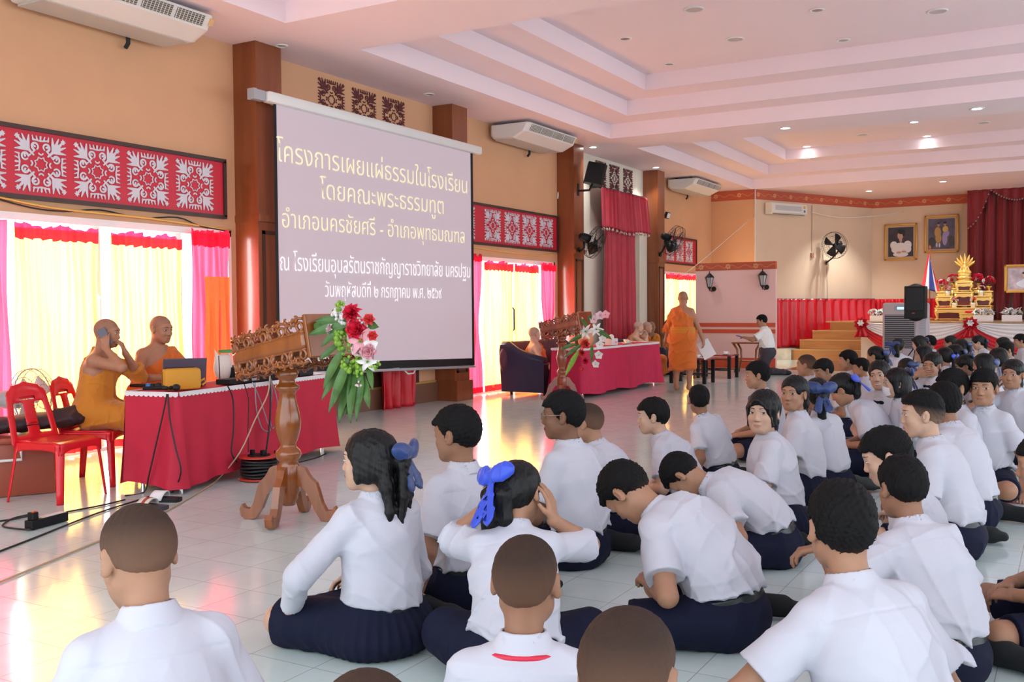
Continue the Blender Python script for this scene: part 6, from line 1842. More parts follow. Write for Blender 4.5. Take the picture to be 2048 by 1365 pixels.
def stage_area():
    # red curtain along the diagonal wall, gathered over the steps
    a, b = A(-6.98, 25.38), A(-5.02, 29.2); L = np.linalg.norm(b - a)
    t = thing('stage_skirt_curtain', 'bright red satin curtain gathered along the stage steps', 'curtain', (a[0], a[1], 0))
    d = (b - a) / L; n = A(d[1], -d[0])
    def f(u, v):
        bot = .30 if u < .40 else .30 + (u - .40) / .60 * .72
        z = bot + (1.575 - bot) * v
        g = .09 + .045 * math.sin(6.283 * 13 * u + .6 * math.sin(7 * u)) * (1.15 - .5 * v) + (.10 * (1 - v) ** 3 if u > .45 else 0)
        if u > .45: z -= .05 * math.sin(6.283 * 5 * u) * (1 - v) ** 2
        p = d * L * u + n * g
        return (p[0], p[1], z)
    MB().grid(f, 170, 14, .006).build('panel', M['satin'], t, True)
    MB().tube([(d[0] * 0 + n[0] * .09, n[1] * .09, 1.58), (d[0] * L + n[0] * .09, d[1] * L + n[1] * .09, 1.58)], .010).build('curtain_wire', M['cable_grey'], t)
    t = thing('stage_skirt_curtain', 'bright red satin curtain on the stage back wall behind the air cooler', 'curtain', (-5.0, 29.25, .985))
    MB().grid(lambda u, v: (u * 2.3, -.02 + .04 * math.sin(6.283 * 12 * u), v * .58), 120, 6, .006).build('panel', M['satin'], t, True)
    # maroon stage curtain
    t = thing('stage_curtain', 'tall maroon velvet stage curtain behind the altar table', 'curtain', (-2.52, 28.7, .985))
    MB().grid(lambda u, v: (u * 6, .0 + .07 * math.sin(6.283 * 20 * u) + .03 * math.sin(6.283 * 47 * u), v * 3.42), 400, 6, .006).build('panel', M['stagecurt'], t, True)
    sw = lambda u: 3.40 - .95 * max(0, (.09 - u) / .09) ** .8 - .16 * abs(math.sin(6.283 * 5 * (u - .09))) if u < .09 else 3.40 - .30 * abs(math.sin(6.283 * 2.4 * (u - .09)))
    MB().grid(lambda u, v: (u * 6, -.12 + .03 * math.sin(6.283 * 26 * u), 3.42 + (sw(u) - 3.42) * (1 - v)), 240, 6, .006).build('valance', M['stagecurt'], t, True)
    m = MB()
    for i in range(60): u = (i + .5) / 100; m.sphere((u * 6, -.16, sw(u)), (.022, .015, .022), 6, 4)
    m.build('bead_trim', mat('dull_silver_trim', (.32, .22, .22), .4), t)
    # stage front swags
    xs = [-4.57, -2.13, .3, 2.7]; Y0 = 25.30
    for i in range(3):
        xa, xb = xs[i], xs[i + 1]
        lb = ['white and red satin swag on the stage front behind the air cooler', 'white and red satin swag on the stage front below the white flower boxes', 'white and red satin swag at the right end of the stage front'][i]
        t = thing('swag', lb, 'drapery', ((xa + xb) / 2, Y0, .985), group='stage front swags')
        w = xb - xa
        sag = lambda u, s_: s_ * (1 - (2 * u - 1) ** 2) ** .8
        def fw(u, v):
            z = -.01 - v * .02 - sag(u, .05 + .42 * v)
            return ((u - .5) * w, -.05 - .05 * math.sin(math.pi * u) * v - .012 * math.sin(28 * v + 2 * u), z)
        MB().grid(fw, 30, 22, .004).build('white_swag', M['satin_w'], t, True)
        def fr(u, v):
            top = -.03 - sag(u, .47); z = top - (.04 + .34 * (1 - .35 * math.sin(math.pi * u))) * v * (.25 + .75 * min(1, 4 * u * (1 - u) + .3))
            return ((u - .5) * w, -.035 - .05 * math.sin(math.pi * u) - .012 * math.sin(22 * v + 3 * u), z)
        MB().grid(fr, 30, 12, .004).build('red_swag', M['satin'], t, True)
    for x, lb in ((-4.57, 'red and white rosette at the stage corner by the steps'), (-2.13, 'red and white rosette in the middle of the stage front')):
        t = thing('rosette', lb, 'drapery', (x, Y0 - .12, .93), group='stage rosettes')
        R = frame_of((0, -1, 0)); m = MB()
        for k, (rr_, z) in enumerate(((.19, 0), (.15, .03), (.10, .055))):
            for i in range(9): petal(m, R, A(0, -z, 0), rr_, rr_ * .42, 2 * math.pi * i / 9 + k * .3, (1.2, 1.5 - .2 * k), .4, .5)
        m.build('red_ruffle', M['satin'], t, True, fixn=False)
        m = MB()
        for i in range(6): petal(m, R, A(0, -.075, .03), .09, .045, i * 1.05, (.6, 1.3), .5, .5)
        m.build('white_ruffle', M['satin_w'], t, True, fixn=False)
        MB().grid(lambda u, v: ((u - .5) * (.14 + .22 * v), -.02 - .03 * math.sin(18 * u), -.1 - .22 * v), 18, 4, .004).build('tail', M['satin'], t, True)
    # white flower boxes
    for (x, y, lb) in ((-4.25, 25.75, 'white flower box at the stage corner beside the steps'), (-1.90, 25.72, 'white flower box on the stage edge below the altar table'), (-1.30, 25.72, 'white flower box at the right, below the framed portrait on the easel')):
        t = thing('flower_box', lb, 'flowers', (x, y, .985), group='white flower boxes')
        MB().box((0, 0, .075), (.42, .16, .15), .005).build('planter', M['paper'], t)
        rr = np.random.RandomState(int(x * -100))
        for i in range(16):
            d = nrm(A(rr.normal() * 1.2, rr.normal() * .6 - .4, abs(rr.normal()) + .2)); flower('lily' if i % 3 else 'rose', A(rr.uniform(-.2, .2), rr.uniform(-.06, .04), .17 + rr.uniform(0, .09)), d, .085, t, 'petal_w')
        for i in range(9): leaf((rr.uniform(-.2, .2), 0, .15), (rr.normal(), -.3, rr.uniform(.2, 1)), .2, .04, t, 'leaf', .3, i)
    altar()
    # portraits
    def portrait(lb, c, w, h, R, kind):
        t = thing('framed_picture', lb, 'picture', c); t.rotation_euler = (0, 0, R)
        m = MB(); fw_ = .055
        for sx in (-1, 1): m.box((sx * (w / 2 - fw_ / 2), -.02, 0), (fw_, .045, h), .012)
        for sz in (-1, 1): m.box((0, -.02, sz * (h / 2 - fw_ / 2)), (w, .045, fw_), .012)
        m.build('frame', M['goldframe'], t, 'auto')
        MB().box((0, -.008, 0), (w - .08, .012, h - .08)).build('mount', mat('picture_mount', (.55, .38, .26), .6), t)
        iw, ih = w - .2, h - .2
        bgc = {'lady': (.035, .025, .035), 'couple': (.09, .07, .13), 'man': (.45, .36, .42)}[kind]
        MB().box((0, -.015, 0), (iw, .006, ih)).build('painted_ground', mat('painted_' + kind, bgc, .35, vary=.5, vscale=4), t)
        y = -.020
        def blob(name, col, ells):
            m = MB()
            for cx, cz, rx, rz in ells: m.sphere((cx * iw / 2, y, cz * ih / 2), (rx * iw / 2, .004, rz * ih / 2), 16, 8)
            m.build(name, mat('paint', col, .4), t, True)
        if kind == 'lady':
            blob('painted_dress', (.74, .72, .74), ((0, -.45, .52, .42), (-.55, -.22, .30, .28), (.55, -.22, .32, .30), (0, -.85, .62, .16), (-.45, -.5, .3, .25), (.55, -.5, .3, .25)))
            y = -.024; blob('painted_skin', (.55, .32, .24), ((-.03, .42, .24, .26), (.0, .12, .12, .14), (-.15, -.72, .2, .08), (.25, -.66, .2, .07)))
            y = -.027; blob('painted_hair', (.01, .008, .01), ((.08, .68, .30, .16), (.24, .52, .10, .16)))
        elif kind == 'couple':
            blob('painted_suit', (.50, .28, .08), ((-.28, .12, .26, .34), (-.22, -.28, .24, .30))); blob('painted_stockings', (.6, .58, .62), ((-.35, -.72, .07, .16), (-.14, -.74, .07, .16)))
            blob('painted_gown', (.36, .30, .60), ((.26, -.30, .20, .48), (.42, .02, .18, .22))); blob('painted_sash', (.70, .45, .10), ((.30, .30, .22, .22),))
            y = -.025; blob('painted_skin', (.5, .28, .2), ((-.22, .60, .10, .12), (.26, .62, .10, .11))); y = -.028; blob('painted_hair', (.01, .008, .01), ((-.22, .70, .10, .06), (.27, .73, .13, .08)))
            blob('painted_lawn', (.05, .045, .04), ((-.7, -.55, .25, .35), (.75, -.5, .2, .35)))
        else:
            blob('painted_uniform', (.62, .62, .72), ((.15, -.55, .75, .42), (.15, -.2, .35, .3))); y = -.025; blob('painted_skin', (.58, .36, .28), ((.05, .3, .26, .32),)); y = -.028; blob('painted_hair', (.012, .01, .012), ((.05, .55, .27, .15),)); blob('painted_ribbon', (.5, .05, .12), ((.3, -.45, .05, .3),))
        return t
    portrait('gilt framed portrait of a woman in a white blouse on the stage back wall', (-4.28, 29.36, 3.16), .86, 1.02, 0, 'lady')
    portrait('gilt framed portrait of a standing couple on the stage back wall', (-3.23, 29.36, 3.34), .87, 1.03, 0, 'couple')
    t = portrait('gold framed portrait on an easel at the right edge of the stage', (-1.08, 27.3, 2.02), .95, .70, 0, 'man'); 
    m = MB(); m.tube([(-.30, .04, -.34), (-.42, .0, -1.03)], .018).tube([(.30, .04, -.34), (.42, 0, -1.03)], .018).tube([(0, .08, .3), (0, .5, -1.03)], .018); m.build('easel', M['charcoal'], t)
    # flag
    P = onY((1860, 505), 27.6)
    t = thing('flag', 'drooping flag with red, white and blue stripes on a thin pole', 'flag', (P[0], 27.6, .985))
    MB().tube([(0, 0, 0), (0, 0, 1.86)], .012).sphere((0, 0, 1.9), (.03, .03, .05), 10, 8).build('pole', M['woodred'], t, True); MB().lathe([(0, 0), (.16, 0), (.14, .05), (.03, .08), (0, .08)], n=18).build('foot', M['woodred'], t, True)
    def fl_(u, v):
        z = 1.75 - .90 * v - .25 * u * (1 - v * .4); x = -.03 - .18 * v + (u * (.06 + .42 * v)); return (x, .04 * math.sin(9 * u + 2 * v) - .05, z)
    for nm, c, u0, u1 in (('red_stripe', (.62, .03, .05), 0, .22), ('white_stripe', (.75, .73, .76), .22, .42), ('blue_stripe', (.03, .05, .26), .42, .72), ('white_stripe', (.75, .73, .76), .72, .84), ('red_stripe', (.62, .03, .05), .84, 1)):
        MB().grid(lambda u, v: fl_(u0 + (u1 - u0) * u, v), 8, 16, .004).build(nm, mat('flag_' + nm, c, .7), t, True)
    # split air con, fan, switch boxes on the diagonal wall
    a = A(-7.2, 25.1); dd = nrm(A(2.15, 4.3)); nn = A(dd[1], -dd[0]); ang = math.atan2(dd[1], dd[0])
    c = A(-6.72, 26.02)
    t = thing('air_conditioner', 'white split air conditioner on the stage side wall', 'air conditioner', (c[0] + nn[0] * .02, c[1] + nn[1] * .02, 3.92), ang)
    m = MB(); m.prism([(0, -.14), (-.16, -.15), (-.22, -.10), (-.23, .04), (-.20, .14), (0, .15)], -.68, .68, lambda p, q, r: (r, p, q)); m.build('casing', M['acwhite'], t, 'auto')
    m = MB()
    for k in range(7): m.box((-.05, -.232 + .004 * (k == 6), -.04 + k * .018), (1.0, .008, .006))
    m.build('grille', M['grey'], t); MB().box((0, -.165, -.135), (1.2, .09, .01), rot=rotx(.4)).build('vane', M['acgrille'], t); MB().box((.57, -.232, .06), (.07, .006, .07)).build('energy_label', mat('yellow_label', (.8, .5, .05), .5), t); MB().box((.57, -.232, -.04), (.06, .006, .06)).build('blue_label', mat('blue_label', (.05, .2, .5), .5), t)
    fc = A(*onY((1669, 491), 27.25)); wl = A(-5.955, 27.57, 2.55) + A(nn[0] * .02, nn[1] * .02, 0)
    fan('black wall fan facing the hall from the stage side wall', tuple(fc), 180 - 20, -12, .36, None, wl, 'blackm', 4, 'charcoal')
    tube_thing('wire', 'thin black cord hanging from the stage wall fan', 'cable', [wl + A(.03, -.03, -.1), wl + A(.04, -.04, -.6), wl + A(.05, -.05, -1.0), wl + A(.06, -.06, -1.25)], .006, M['cable_black'])
    t = thing('switch_box', 'small beige switch box on the stage side wall beside the fan', 'switch', (-6.21 + nn[0] * .02, 27.08 + nn[1] * .02, 2.75), ang); MB().box((0, 0, 0), (.10, .06, .14), .01).build('plate', mat('beige_plastic', (.45, .25, .16), .5), t)
    tube_thing('wire', 'thin vertical cable on the stage side wall above the switch box', 'cable', [(-6.20, 27.07, 2.85), (-6.20, 27.07, 4.1)], .008, M['cable_cream'])

def altar():
    Z0 = .985
    def gold_table(x, y, z, w, d, h, lb, g='gold altar tables'):
        t = thing('altar_table', lb, 'altar table', (x, y, z), group=g)
        MB().box((0, 0, h - .02), (w, d, .04), .008).build('table_top', M['gold'], t)
        m = MB()
        n = 16
        pts = [(-w / 2 + .03, h - .05), (w / 2 - .03, h - .05)] + [(w / 2 - .03 - (w - .06) * i / n, h - .10 - .05 * h * abs(math.cos(math.pi * 2 * i / n)) - .02) for i in range(n + 1)]
        m.prism(pts[::-1], -d / 2, -d / 2 + .02, lambda a, b, c: (a, c, b)); m.build('carved_apron', M['gold'], t)
        MB().box((0, .01, h * .5), (w * .86, d * .7, h * .8)).build('inner_panel', M['altarred'], t)
        for sx in (-1, 1):
            for sy in (-1, 1): MB().tube([(sx * (w / 2 - .05), sy * (d / 2 - .04), h - .05), (sx * (w / 2 - .03), sy * (d / 2 - .03), h * .6), (sx * (w / 2 - .07), sy * (d / 2 - .05), h * .2), (sx * (w / 2 - .02), sy * (d / 2 - .02), .02)], [.045, .035, .024, .035], 8).build('leg', M['gold'], t, True)
        MB().box((0, 0, h * .13), (w - .1, d - .06, .02)).build('stretcher', M['gold'], t)
        return t
    Y = 27.5
    gold_table(-2.48, Y - .1, Z0, 1.32, .6, .33, 'wide lowest gilt altar table on the stage')
    gold_table(-2.22, Y - .6, Z0, .62, .32, .19, 'low gilt kneeling table in front of the altar, with a red cushion')
    t = thing('cushion', 'flat red cushion on the low gilt table', 'cushion', (-2.22, Y - .6, Z0 + .19)); MB().box((0, 0, .03), (.36, .24, .06), .025).build('cushion', M['satin'], t, 'auto')
    gold_table(-2.93, Y, Z0 + .33, .42, .42, .30, 'left gilt altar table of the second tier'); gold_table(-2.03, Y, Z0 + .33, .42, .42, .30, 'right gilt altar table of the second tier')
    gold_table(-2.48, Y + .02, Z0 + .33, .46, .36, .40, 'middle gilt altar table of the second tier'); gold_table(-2.48, Y + .05, Z0 + .73, .42, .34, .26, 'upper gilt altar table under the golden statue')
    gold_table(-2.70, Y + .22, Z0 + .33, .22, .3, .50, 'left tall gilt stand behind the altar'); gold_table(-2.22, Y + .22, Z0 + .33, .22, .3, .50, 'right tall gilt stand behind the altar')
    gold_table(-3.02, Y + .1, Z0 + .63, .24, .24, .12, 'small gilt stand at the left end of the altar'); gold_table(-1.94, Y + .1, Z0 + .63, .24, .24, .12, 'small gilt stand at the right end of the altar')
    # seated golden statue on coiled base with a fan of serpent heads
    t = thing('golden_statue', 'golden seated statue with a pointed hood on top of the altar', 'statue', (-2.48, Y + .05, Z0 + .99))
    MB().lathe([(0, 0), (.17, 0), (.18, .03), (.13, .05), (.17, .08), (.18, .11), (.14, .13), (.15, .16), (.16, .19), (.13, .21), (0, .21)], n=24).build('coiled_base', M['gold'], t, True)
    S = Sdf(); S.cap(A(-.10, -.03, .24), A(.10, -.03, .24), .045, None, .03); S.cap(A(-.12, -.02, .24), A(0, -.10, .24), .04, None, .03); S.cap(A(.12, -.02, .24), A(0, -.10, .24), .04, None, .03); S.cap(A(0, 0, .25), A(0, 0, .37), .055, .065, .03); S.cap(A(0, 0, .40), A(0, 0, .45), .025, None, .02); S.ell(A(0, -.005, .47), A(.035, .038, .045)); S.cap(A(0, 0, .51), A(0, 0, .56), .018, .004, .02)
    for q in (-1, 1): S.chain([A(q * .07, 0, .38), A(q * .10, -.01, .30), A(q * .03, -.09, .265)], [.024, .02, .018])
    S.build('figure', .008, M['gold'], t)
    for k in range(7):
        a = rad(-60 + 20 * k); m = MB(); L = .30 - .02 * abs(k - 3)
        m.tube([(0, .05, .32), (.5 * L * math.sin(a), .06, .36 + .45 * L * math.cos(a)), (.9 * L * math.sin(a), .03, .38 + .8 * L * math.cos(a)), (1.15 * L * math.sin(a), .0, .40 + 1.1 * L * math.cos(a))], [.03, .035, .035, .003], 7); m.build('hood_head', M['gold'], t, True)
    rw = ['petal_r', 'petal_r', 'petal_r', 'petal_w']; pk = ['petal_lp', 'petal_r', 'petal_p']
    tiny_bouquet('red and white flowers in a gilt vase left of the golden statue', (-2.75, Y + .2, Z0 + .83), .15, rw, 'red altar vases', 'gold', 4, 16, 1)
    tiny_bouquet('red and white flowers in a gilt vase right of the golden statue', (-2.18, Y + .2, Z0 + .83), .15, rw, 'red altar vases', 'gold', 4, 16, 2)
    tiny_bouquet('red flowers in a gilt vase at the left end of the altar', (-3.02, Y + .1, Z0 + .75), .13, rw, 'red altar vases', 'gold', 4, 14, 3)
    tiny_bouquet('red and white flowers in a gilt vase at the right end of the altar', (-1.92, Y + .1, Z0 + .75), .15, rw, 'red altar vases', 'gold', 4, 16, 4)
    for i, (x, y, z, lb) in enumerate(((-2.86, Y - .08, Z0 + .63, 'small pale pink posy in a white pot on the left altar table'), (-2.08, Y - .08, Z0 + .63, 'small pale pink posy in a white pot on the right altar table'), (-2.68, Y - .3, Z0 + .33, 'small red posy in a white pot at the left of the lowest altar table'), (-2.25, Y - .3, Z0 + .33, 'small red posy in a white pot at the right of the lowest altar table'))):
        tiny_bouquet(lb, (x, y, z), .085, pk, 'small altar posies', 'white', 5, 9, 10 + i)

def tapes():
    m = M['tape'] = mat('red_floor_tape', (.55, .02, .03), .5)
    for p, q, lb in (((1436, 1212), (1458, 1216), 'short red tape scrap on the floor behind the bending boy'), ((1522, 1226), (1564, 1231), 'red tape strip on the floor beside the front right boy'), ((1975, 1003), (2048, 1008), 'red tape line on the floor at the right edge near the sock'), ((1722, 983), (1742, 986), 'red tape line on the floor between the rows'), ((1452, 965), (1470, 967), 'red tape line on the floor beside the navy skirt')):
        a, b = onZ(p, .002), onZ(q, .002); c = (a + b) / 2; L = np.linalg.norm(b - a)
        o = MB().box((0, 0, 0), (L, .022, .003)).build('floor_tape', m); o.location = (c[0], c[1], .0025); o.rotation_euler = (0, 0, math.atan2(b[1] - a[1], b[0] - a[0])); tag(o, lb, 'tape', 'red floor tape')
# ------------------------------------------------------------------ the people in the hall
def extras_glasses(root, fr):
    Hc, R, s = fr['Hc'], fr['R'], fr['sh']; T = lambda x, y, z: Hc + R @ (A(x, y, z) * s)
    m = MB()
    for q in (-1, 1):
        m.tube([T(q * .033 + .021 * math.cos(a), .097, .002 + .017 * math.sin(a)) for a in np.linspace(0, 6.283, 19)[:-1]], .0016 * s, 5, True)
        m.tube([T(q * .054, .096, .006), T(q * .072, .06, .008), T(q * .080, -.005, .008)], .0018 * s, 5)
    m.tube([T(-.012, .098, .005), T(.012, .098, .005)], .0016 * s, 5)
    m.build('glasses', M['gold_glass'], root, True)

def extras_mask(root, fr):
    Hc, R, s = fr['Hc'], fr['R'], fr['sh']
    n, k = 17, 13
    u, v = np.meshgrid(np.linspace(-1, 1, n), np.linspace(-1, 1, k), indexing='ij')
    x = u * .062; z = -.058 + v * .040 * (1 - .35 * u * u)
    y = np.maximum(surf_y(x, z).reshape(x.shape) + .004, .104 - 9 * x * x - 6 * (z + .045) ** 2)
    P = Hc + (np.stack([x, y, z], -1).reshape(-1, 3) * s) @ R.T
    m = MB().add(P, gridfaces(n, k))
    T = lambda x, y, z: Hc + R @ (A(x, y, z) * s)
    for q in (-1, 1):
        for zz in (-.035, -.075): m.tube([T(q * .058, .045, zz), T(q * .075, .0, -.02 + zz * .4)], .0015 * s, 4)
    m.build('face_mask', M['maskc'], root, True)

def extras_bowtie(root, fr):
    p3, d3, yc, xc, s = fr['p3'], fr['d3'], fr['yc'], fr['xc'], fr['s']
    c = p3 - d3 * .065 * s + yc * .085 * s; S = Sdf(); S.ell(c, A(.012, .012, .013) * s)
    R = np.stack([xc, yc, d3], 1)
    for q in (-1, 1):
        S.ell(c + xc * q * .028 * s, A(.026, .010, .016) * s, R, .006); capf(S, c, c + xc * q * .015 * s - d3 * .10 * s + yc * .012 * s, .008 * s, .014 * s, .3, xc, .004)
    S.build('bow_tie', .004, M['navy'], root)

def extras_lanyard(root, fr):
    p3, d3, yc, xc, s = fr['p3'], fr['d3'], fr['yc'], fr['xc'], fr['s']
    pts = []
    for i in range(21):
        a = math.pi * (i / 20) - math.pi; pts.append(p3 + d3 * (.002 - .014 * math.sin(-a) * 0 + .0) * s + xc * .088 * s * math.cos(a) + yc * (.075 * math.sin(a) - .005) * s - d3 * .024 * s)
    pts = [pts[0] + yc * .10 * s - d3 * .16 * s] + pts + [pts[-1] + yc * .10 * s - d3 * .16 * s]
    MB().tube(pts, .0075 * s, 6).build('lanyard', M['lanyard'], root, True)

STU = 'students in white shirts on the floor'
def student(label, px, **k):
    k.setdefault('group', STU)
    return person('person, ' + label if False else label, px, **k)

def crowd():
    rb = lambda **k: dict(**k)
    P = student
    # --- front rows
    P('boy with cropped hair in the bottom left corner, head bowed to the left', (262, 1015), s=1.10, yaw=60, lean=4, slouch=14, hyaw=14, hpitch=24, hair='buzz', skin='tan', hs=1.0)
    P('girl with long hair and a navy ribbon, looking left in profile', (742, 857), s=1.06, yaw=70, lean=2, slouch=10, hyaw=42, hpitch=0, hair='long', girl=True, skin='light', face_on={}, ribbon=rb(at=(.02, -.130, .020), size=1.15, yaw=-15), tail=dict(len=.36, n=6, th=.016, w=.015), sleeve=1.80, la=dict(w=(-.27, .23, .14), pole=(-1, -.6, .2)), ra=dict(w=(.06, .25, .22)), fat=.98)
    P('boy propping himself on his straight left arm, looking left', (912, 810), s=1.10, yaw=72, lean=-2, slouch=6, hyaw=22, hpitch=6, hair='short', skin='mid', la=dict(w=(-.30, -.03, .05), pole=(-.6, -1, 0), h=dict(d=(-.9, .5, -.15), n=(0, 0, -1), curl=.12, spread=.18)), sleeve=.80)
    fr = P('girl with a bright blue ribbon holding both hands to her head', (1040, 922), s=.99, yaw=28, lean=14, slouch=16, hyaw=-22, hpitch=24, hroll=-6, hair='half', girl=True, sleeve=.9, skin='tan', ribbon=rb(bright=True, at=(-.045, -.118, .02), yaw=-25, size=1.25, tails=1.35), tail=dict(**{'from': (-.03, -.10, .0)}, len=.27, n=5, th=.024, w=.024, dx=-.3), legs='cross',
      la=dict(hw=(-.130, -.02, -.06), pole=(-1, .9, -.9), h=dict(d=(.15, -.2, 1), n=(1, .1, 0), curl=.25, spread=.12)), ra=dict(hw=(.125, .06, -.10), pole=(1, .9, -.9), h=dict(d=(-.1, -.35, 1), n=(-1, 0, 0), curl=.3)))
    r, fr = P('boy with cropped hair and a red lanyard at the bottom centre', (1052, 1073), s=1.0, yaw=24, lean=2, slouch=12, hyaw=-6, hpitch=8, hair='buzz', skin='mid', legs='cross'); extras_lanyard(r, fr)
    P('boy with cropped hair, only his head above the bottom edge', (1264, 1217), s=1.04, yaw=14, lean=2, slouch=12, hyaw=-10, hpitch=16, hair='buzz', skin='mid', legs='cross')
    P('boy bent far forward over his lap, black sock foot stretched behind him', (1206, 946), s=1.12, yaw=92, lean=22, slouch=44, twist=-10, hyaw=-8, hpitch=64, hair='short', skin='tan', fat=1.08)
    P('boy doubled over with his head down, behind the bending boy', (1322, 930), s=1.05, yaw=102, lean=37, slouch=40, hyaw=-6, hpitch=74, hair='short', skin='tan')
    r, fr = P('boy with glasses in left profile sitting upright', (1128, 780), s=1.11, yaw=84, lean=2, slouch=8, hyaw=28, hpitch=2, hair='short', skin='dark', face_on={}, fat=1.1); extras_glasses(r, fr)
    P('boy with a crew cut half hidden behind the boy with glasses', (1170, 808), s=1.03, yaw=96, lean=18, slouch=16, hyaw=0, hpitch=10, hair='buzz', skin='tan')
    P('boy in left profile leaning forward, right of the crimson table', (1306, 795), s=1.0, yaw=96, lean=18, slouch=20, hyaw=16, hpitch=4, hair='short', skin='light', face_on={})
    P('boy seen from behind looking at the walking monk, leaning on his left arm', (1398, 770), s=.95, yaw=72, lean=12, slouch=14, side=-10, hyaw=-42, hpitch=2, hair='short', skin='mid', la=dict(w=(-.26, .10, .05), pole=(-.6, -1, 0), h=dict(d=(-.6, .6, -.3), n=(0, 0, -1), curl=.2)))
    P('girl with side locks turning round to look back, navy skirt in front', (1528, 778), s=1.03, hs=1.08, yaw=112, lean=4, slouch=8, hyaw=62, hpitch=2, hair='frontlocks', girl=True, skin='light', face_on=dict(gaze=(-.6, .1)), ribbon=rb(at=(.05, -.11, .03), size=.9), tail=dict(len=.24, n=2, th=.018), fat=1.22, jaw=1.10, la=dict(w=(-.14, .24, .10), pole=(-1, -.4, 0)), fine=.0055)
    P('girl with tied-back hair glancing over her shoulder', (1590, 750), s=1.06, yaw=100, lean=4, slouch=8, hyaw=66, hpitch=0, hair='pony', girl=True, skin='tan', face_on=dict(gaze=(-.6, .1)), ribbon=rb(), fine=.0055)
    P('girl seen from behind with a large navy bow in her hair', (1634, 755), s=1.02, yaw=66, lean=4, slouch=14, hyaw=-40, hpitch=6, hair='pony', girl=True, skin='tan', ribbon=rb(at=(0, -.125, .025), size=1.35))
    P('girl bending forward with a bright blue bow', (1668, 750), s=1.10, yaw=100, lean=20, slouch=26, hyaw=-6, hpitch=34, hair='pony', girl=True, skin='tan', ribbon=rb(bright=True, at=(-.04, -.12, .0), size=1.1))
    P('boy in left profile behind the girl with side locks', (1516, 722), s=1.06, yaw=112, lean=6, slouch=12, hyaw=0, hpitch=2, hair='short', skin='tan', fat=1.1, face_on={})
    P('boy with a crew cut in left profile near the stage steps', (1612, 710), s=1.04, yaw=92, lean=8, slouch=12, hpitch=6, hair='buzz', skin='tan')
    P('boy peering left beside the crew-cut boy', (1643, 718), s=1.02, yaw=120, lean=14, slouch=16, hyaw=10, hpitch=16, hair='short', skin='mid', face_on={})
    P('boy in left profile sitting apart in front of the steps', (1697, 700), s=1.03, yaw=98, lean=8, slouch=14, hpitch=2, hair='short', skin='tan', face_on={})
    P('boy in left profile behind the smiling girl', (1722, 716), s=.92, yaw=100, lean=6, slouch=12, hpitch=4, hair='short', skin='tan')
    r, fr = P('smiling girl with a navy bow tie facing the camera', (1755, 720), s=1.08, yaw=160, lean=6, slouch=8, hyaw=14, hroll=8, hpitch=4, hair='pony', girl=True, skin='light', face_on=dict(smile=1.0, gaze=(.4, 0)), fine=.0055); extras_bowtie(r, fr)
    r, fr = P('girl with a white face mask and bobbed hair in left profile', (1793, 735), s=1.04, yaw=112, lean=4, slouch=12, hyaw=4, hpitch=4, hair='bob', girl=True, skin='light', ribbon=rb(at=(.03, -.11, .06), size=1.1), fat=1.05, face_on={}); extras_mask(r, fr)
    P('girl with dark hair seen from behind next to the masked girl', (1812, 716), s=.96, yaw=70, lean=4, slouch=14, hyaw=-20, hair='bob', girl=True, skin='tan', ribbon=rb(at=(0, -.12, .03)))
    P('boy with a faded haircut in left profile, sock foot behind him', (1845, 780), s=1.10, yaw=86, lean=10, slouch=14, hyaw=22, hpitch=4, hair='fade', skin='light', face_on={})
    P('boy seen from behind sitting beyond the boy with the fade', (1888, 763), s=1.10, yaw=62, lean=10, slouch=20, hyaw=-20, hpitch=4, hair='short', skin='mid')
    P('boy peeking sideways past the heads in front of him', (1905, 737), s=1.08, hs=1.06, yaw=120, lean=4, slouch=10, hyaw=22, hpitch=4, hair='short', skin='tan', face_on=dict(gaze=(-.3, 0)), fine=.0055)
    P('boy with an open collar facing the camera, leaning on one arm', (1968, 737), s=1.08, hs=1.04, yaw=160, lean=2, slouch=8, hyaw=12, hpitch=2, hair='short', skin='tan', face_on=dict(gaze=(-.5, 0)), fine=.0055, la=dict(w=(-.28, .10, .05), pole=(-.6, -1, 0), h=dict(d=(-.3, .6, -.3), n=(0, 0, -1), curl=.2)))
    P('girl at the right edge resting her cheek on her hand', (2026, 718), s=1.08, yaw=150, lean=6, slouch=10, hyaw=14, hpitch=4, hair='pony', girl=True, skin='tan', face_on=dict(gaze=(-.3, 0)), fine=.0055, ra=dict(hw=(.105, .075, -.13), pole=(1, .4, -1), h=dict(d=(-.15, -.25, 1), n=(-.9, -.2, 0), curl=.8)))
    P('boy in left profile looking down with his collar open', (1757, 855), s=1.02, yaw=100, lean=8, slouch=16, hyaw=4, hpitch=20, hair='short', skin='light', face_on={}, hs=1.04)
    P('boy seen from behind reaching his left arm out over the floor', (1800, 910), s=1.0, yaw=52, lean=12, slouch=20, hyaw=-12, hpitch=12, hair='short', skin='mid', la=dict(w=(-.30, .30, .46), pole=(-1, -.2, -.5), h=dict(d=(-.8, .5, -.2), n=(.2, -.2, -1), curl=.9)), fat=1.04)
    P('boy in front at the right, leaning on his left arm beside a bare knee', (1682, 960), s=1.08, yaw=46, lean=12, slouch=14, side=-4, hyaw=-16, hpitch=6, hair='short', skin='tan', legs='cross', la=dict(w=(-.27, .28, .12), pole=(-1, -.4, .1)), fat=1.08)
    P('person at the right edge of whom only bare arms and knees show', (2190, 1010), s=1.06, yaw=100, lean=18, slouch=16, hpitch=16, hair='short', skin='tan', legs='cross', la=dict(w=(-.24, .38, .20), pole=(-1, -.2, -.2)), ra=dict(w=(.16, .36, .20)))
    P('boy mostly beyond the right edge, only the side of his hair showing', (2092, 868), s=1.04, yaw=95, lean=10, slouch=14, hpitch=4, hair='short', skin='tan')
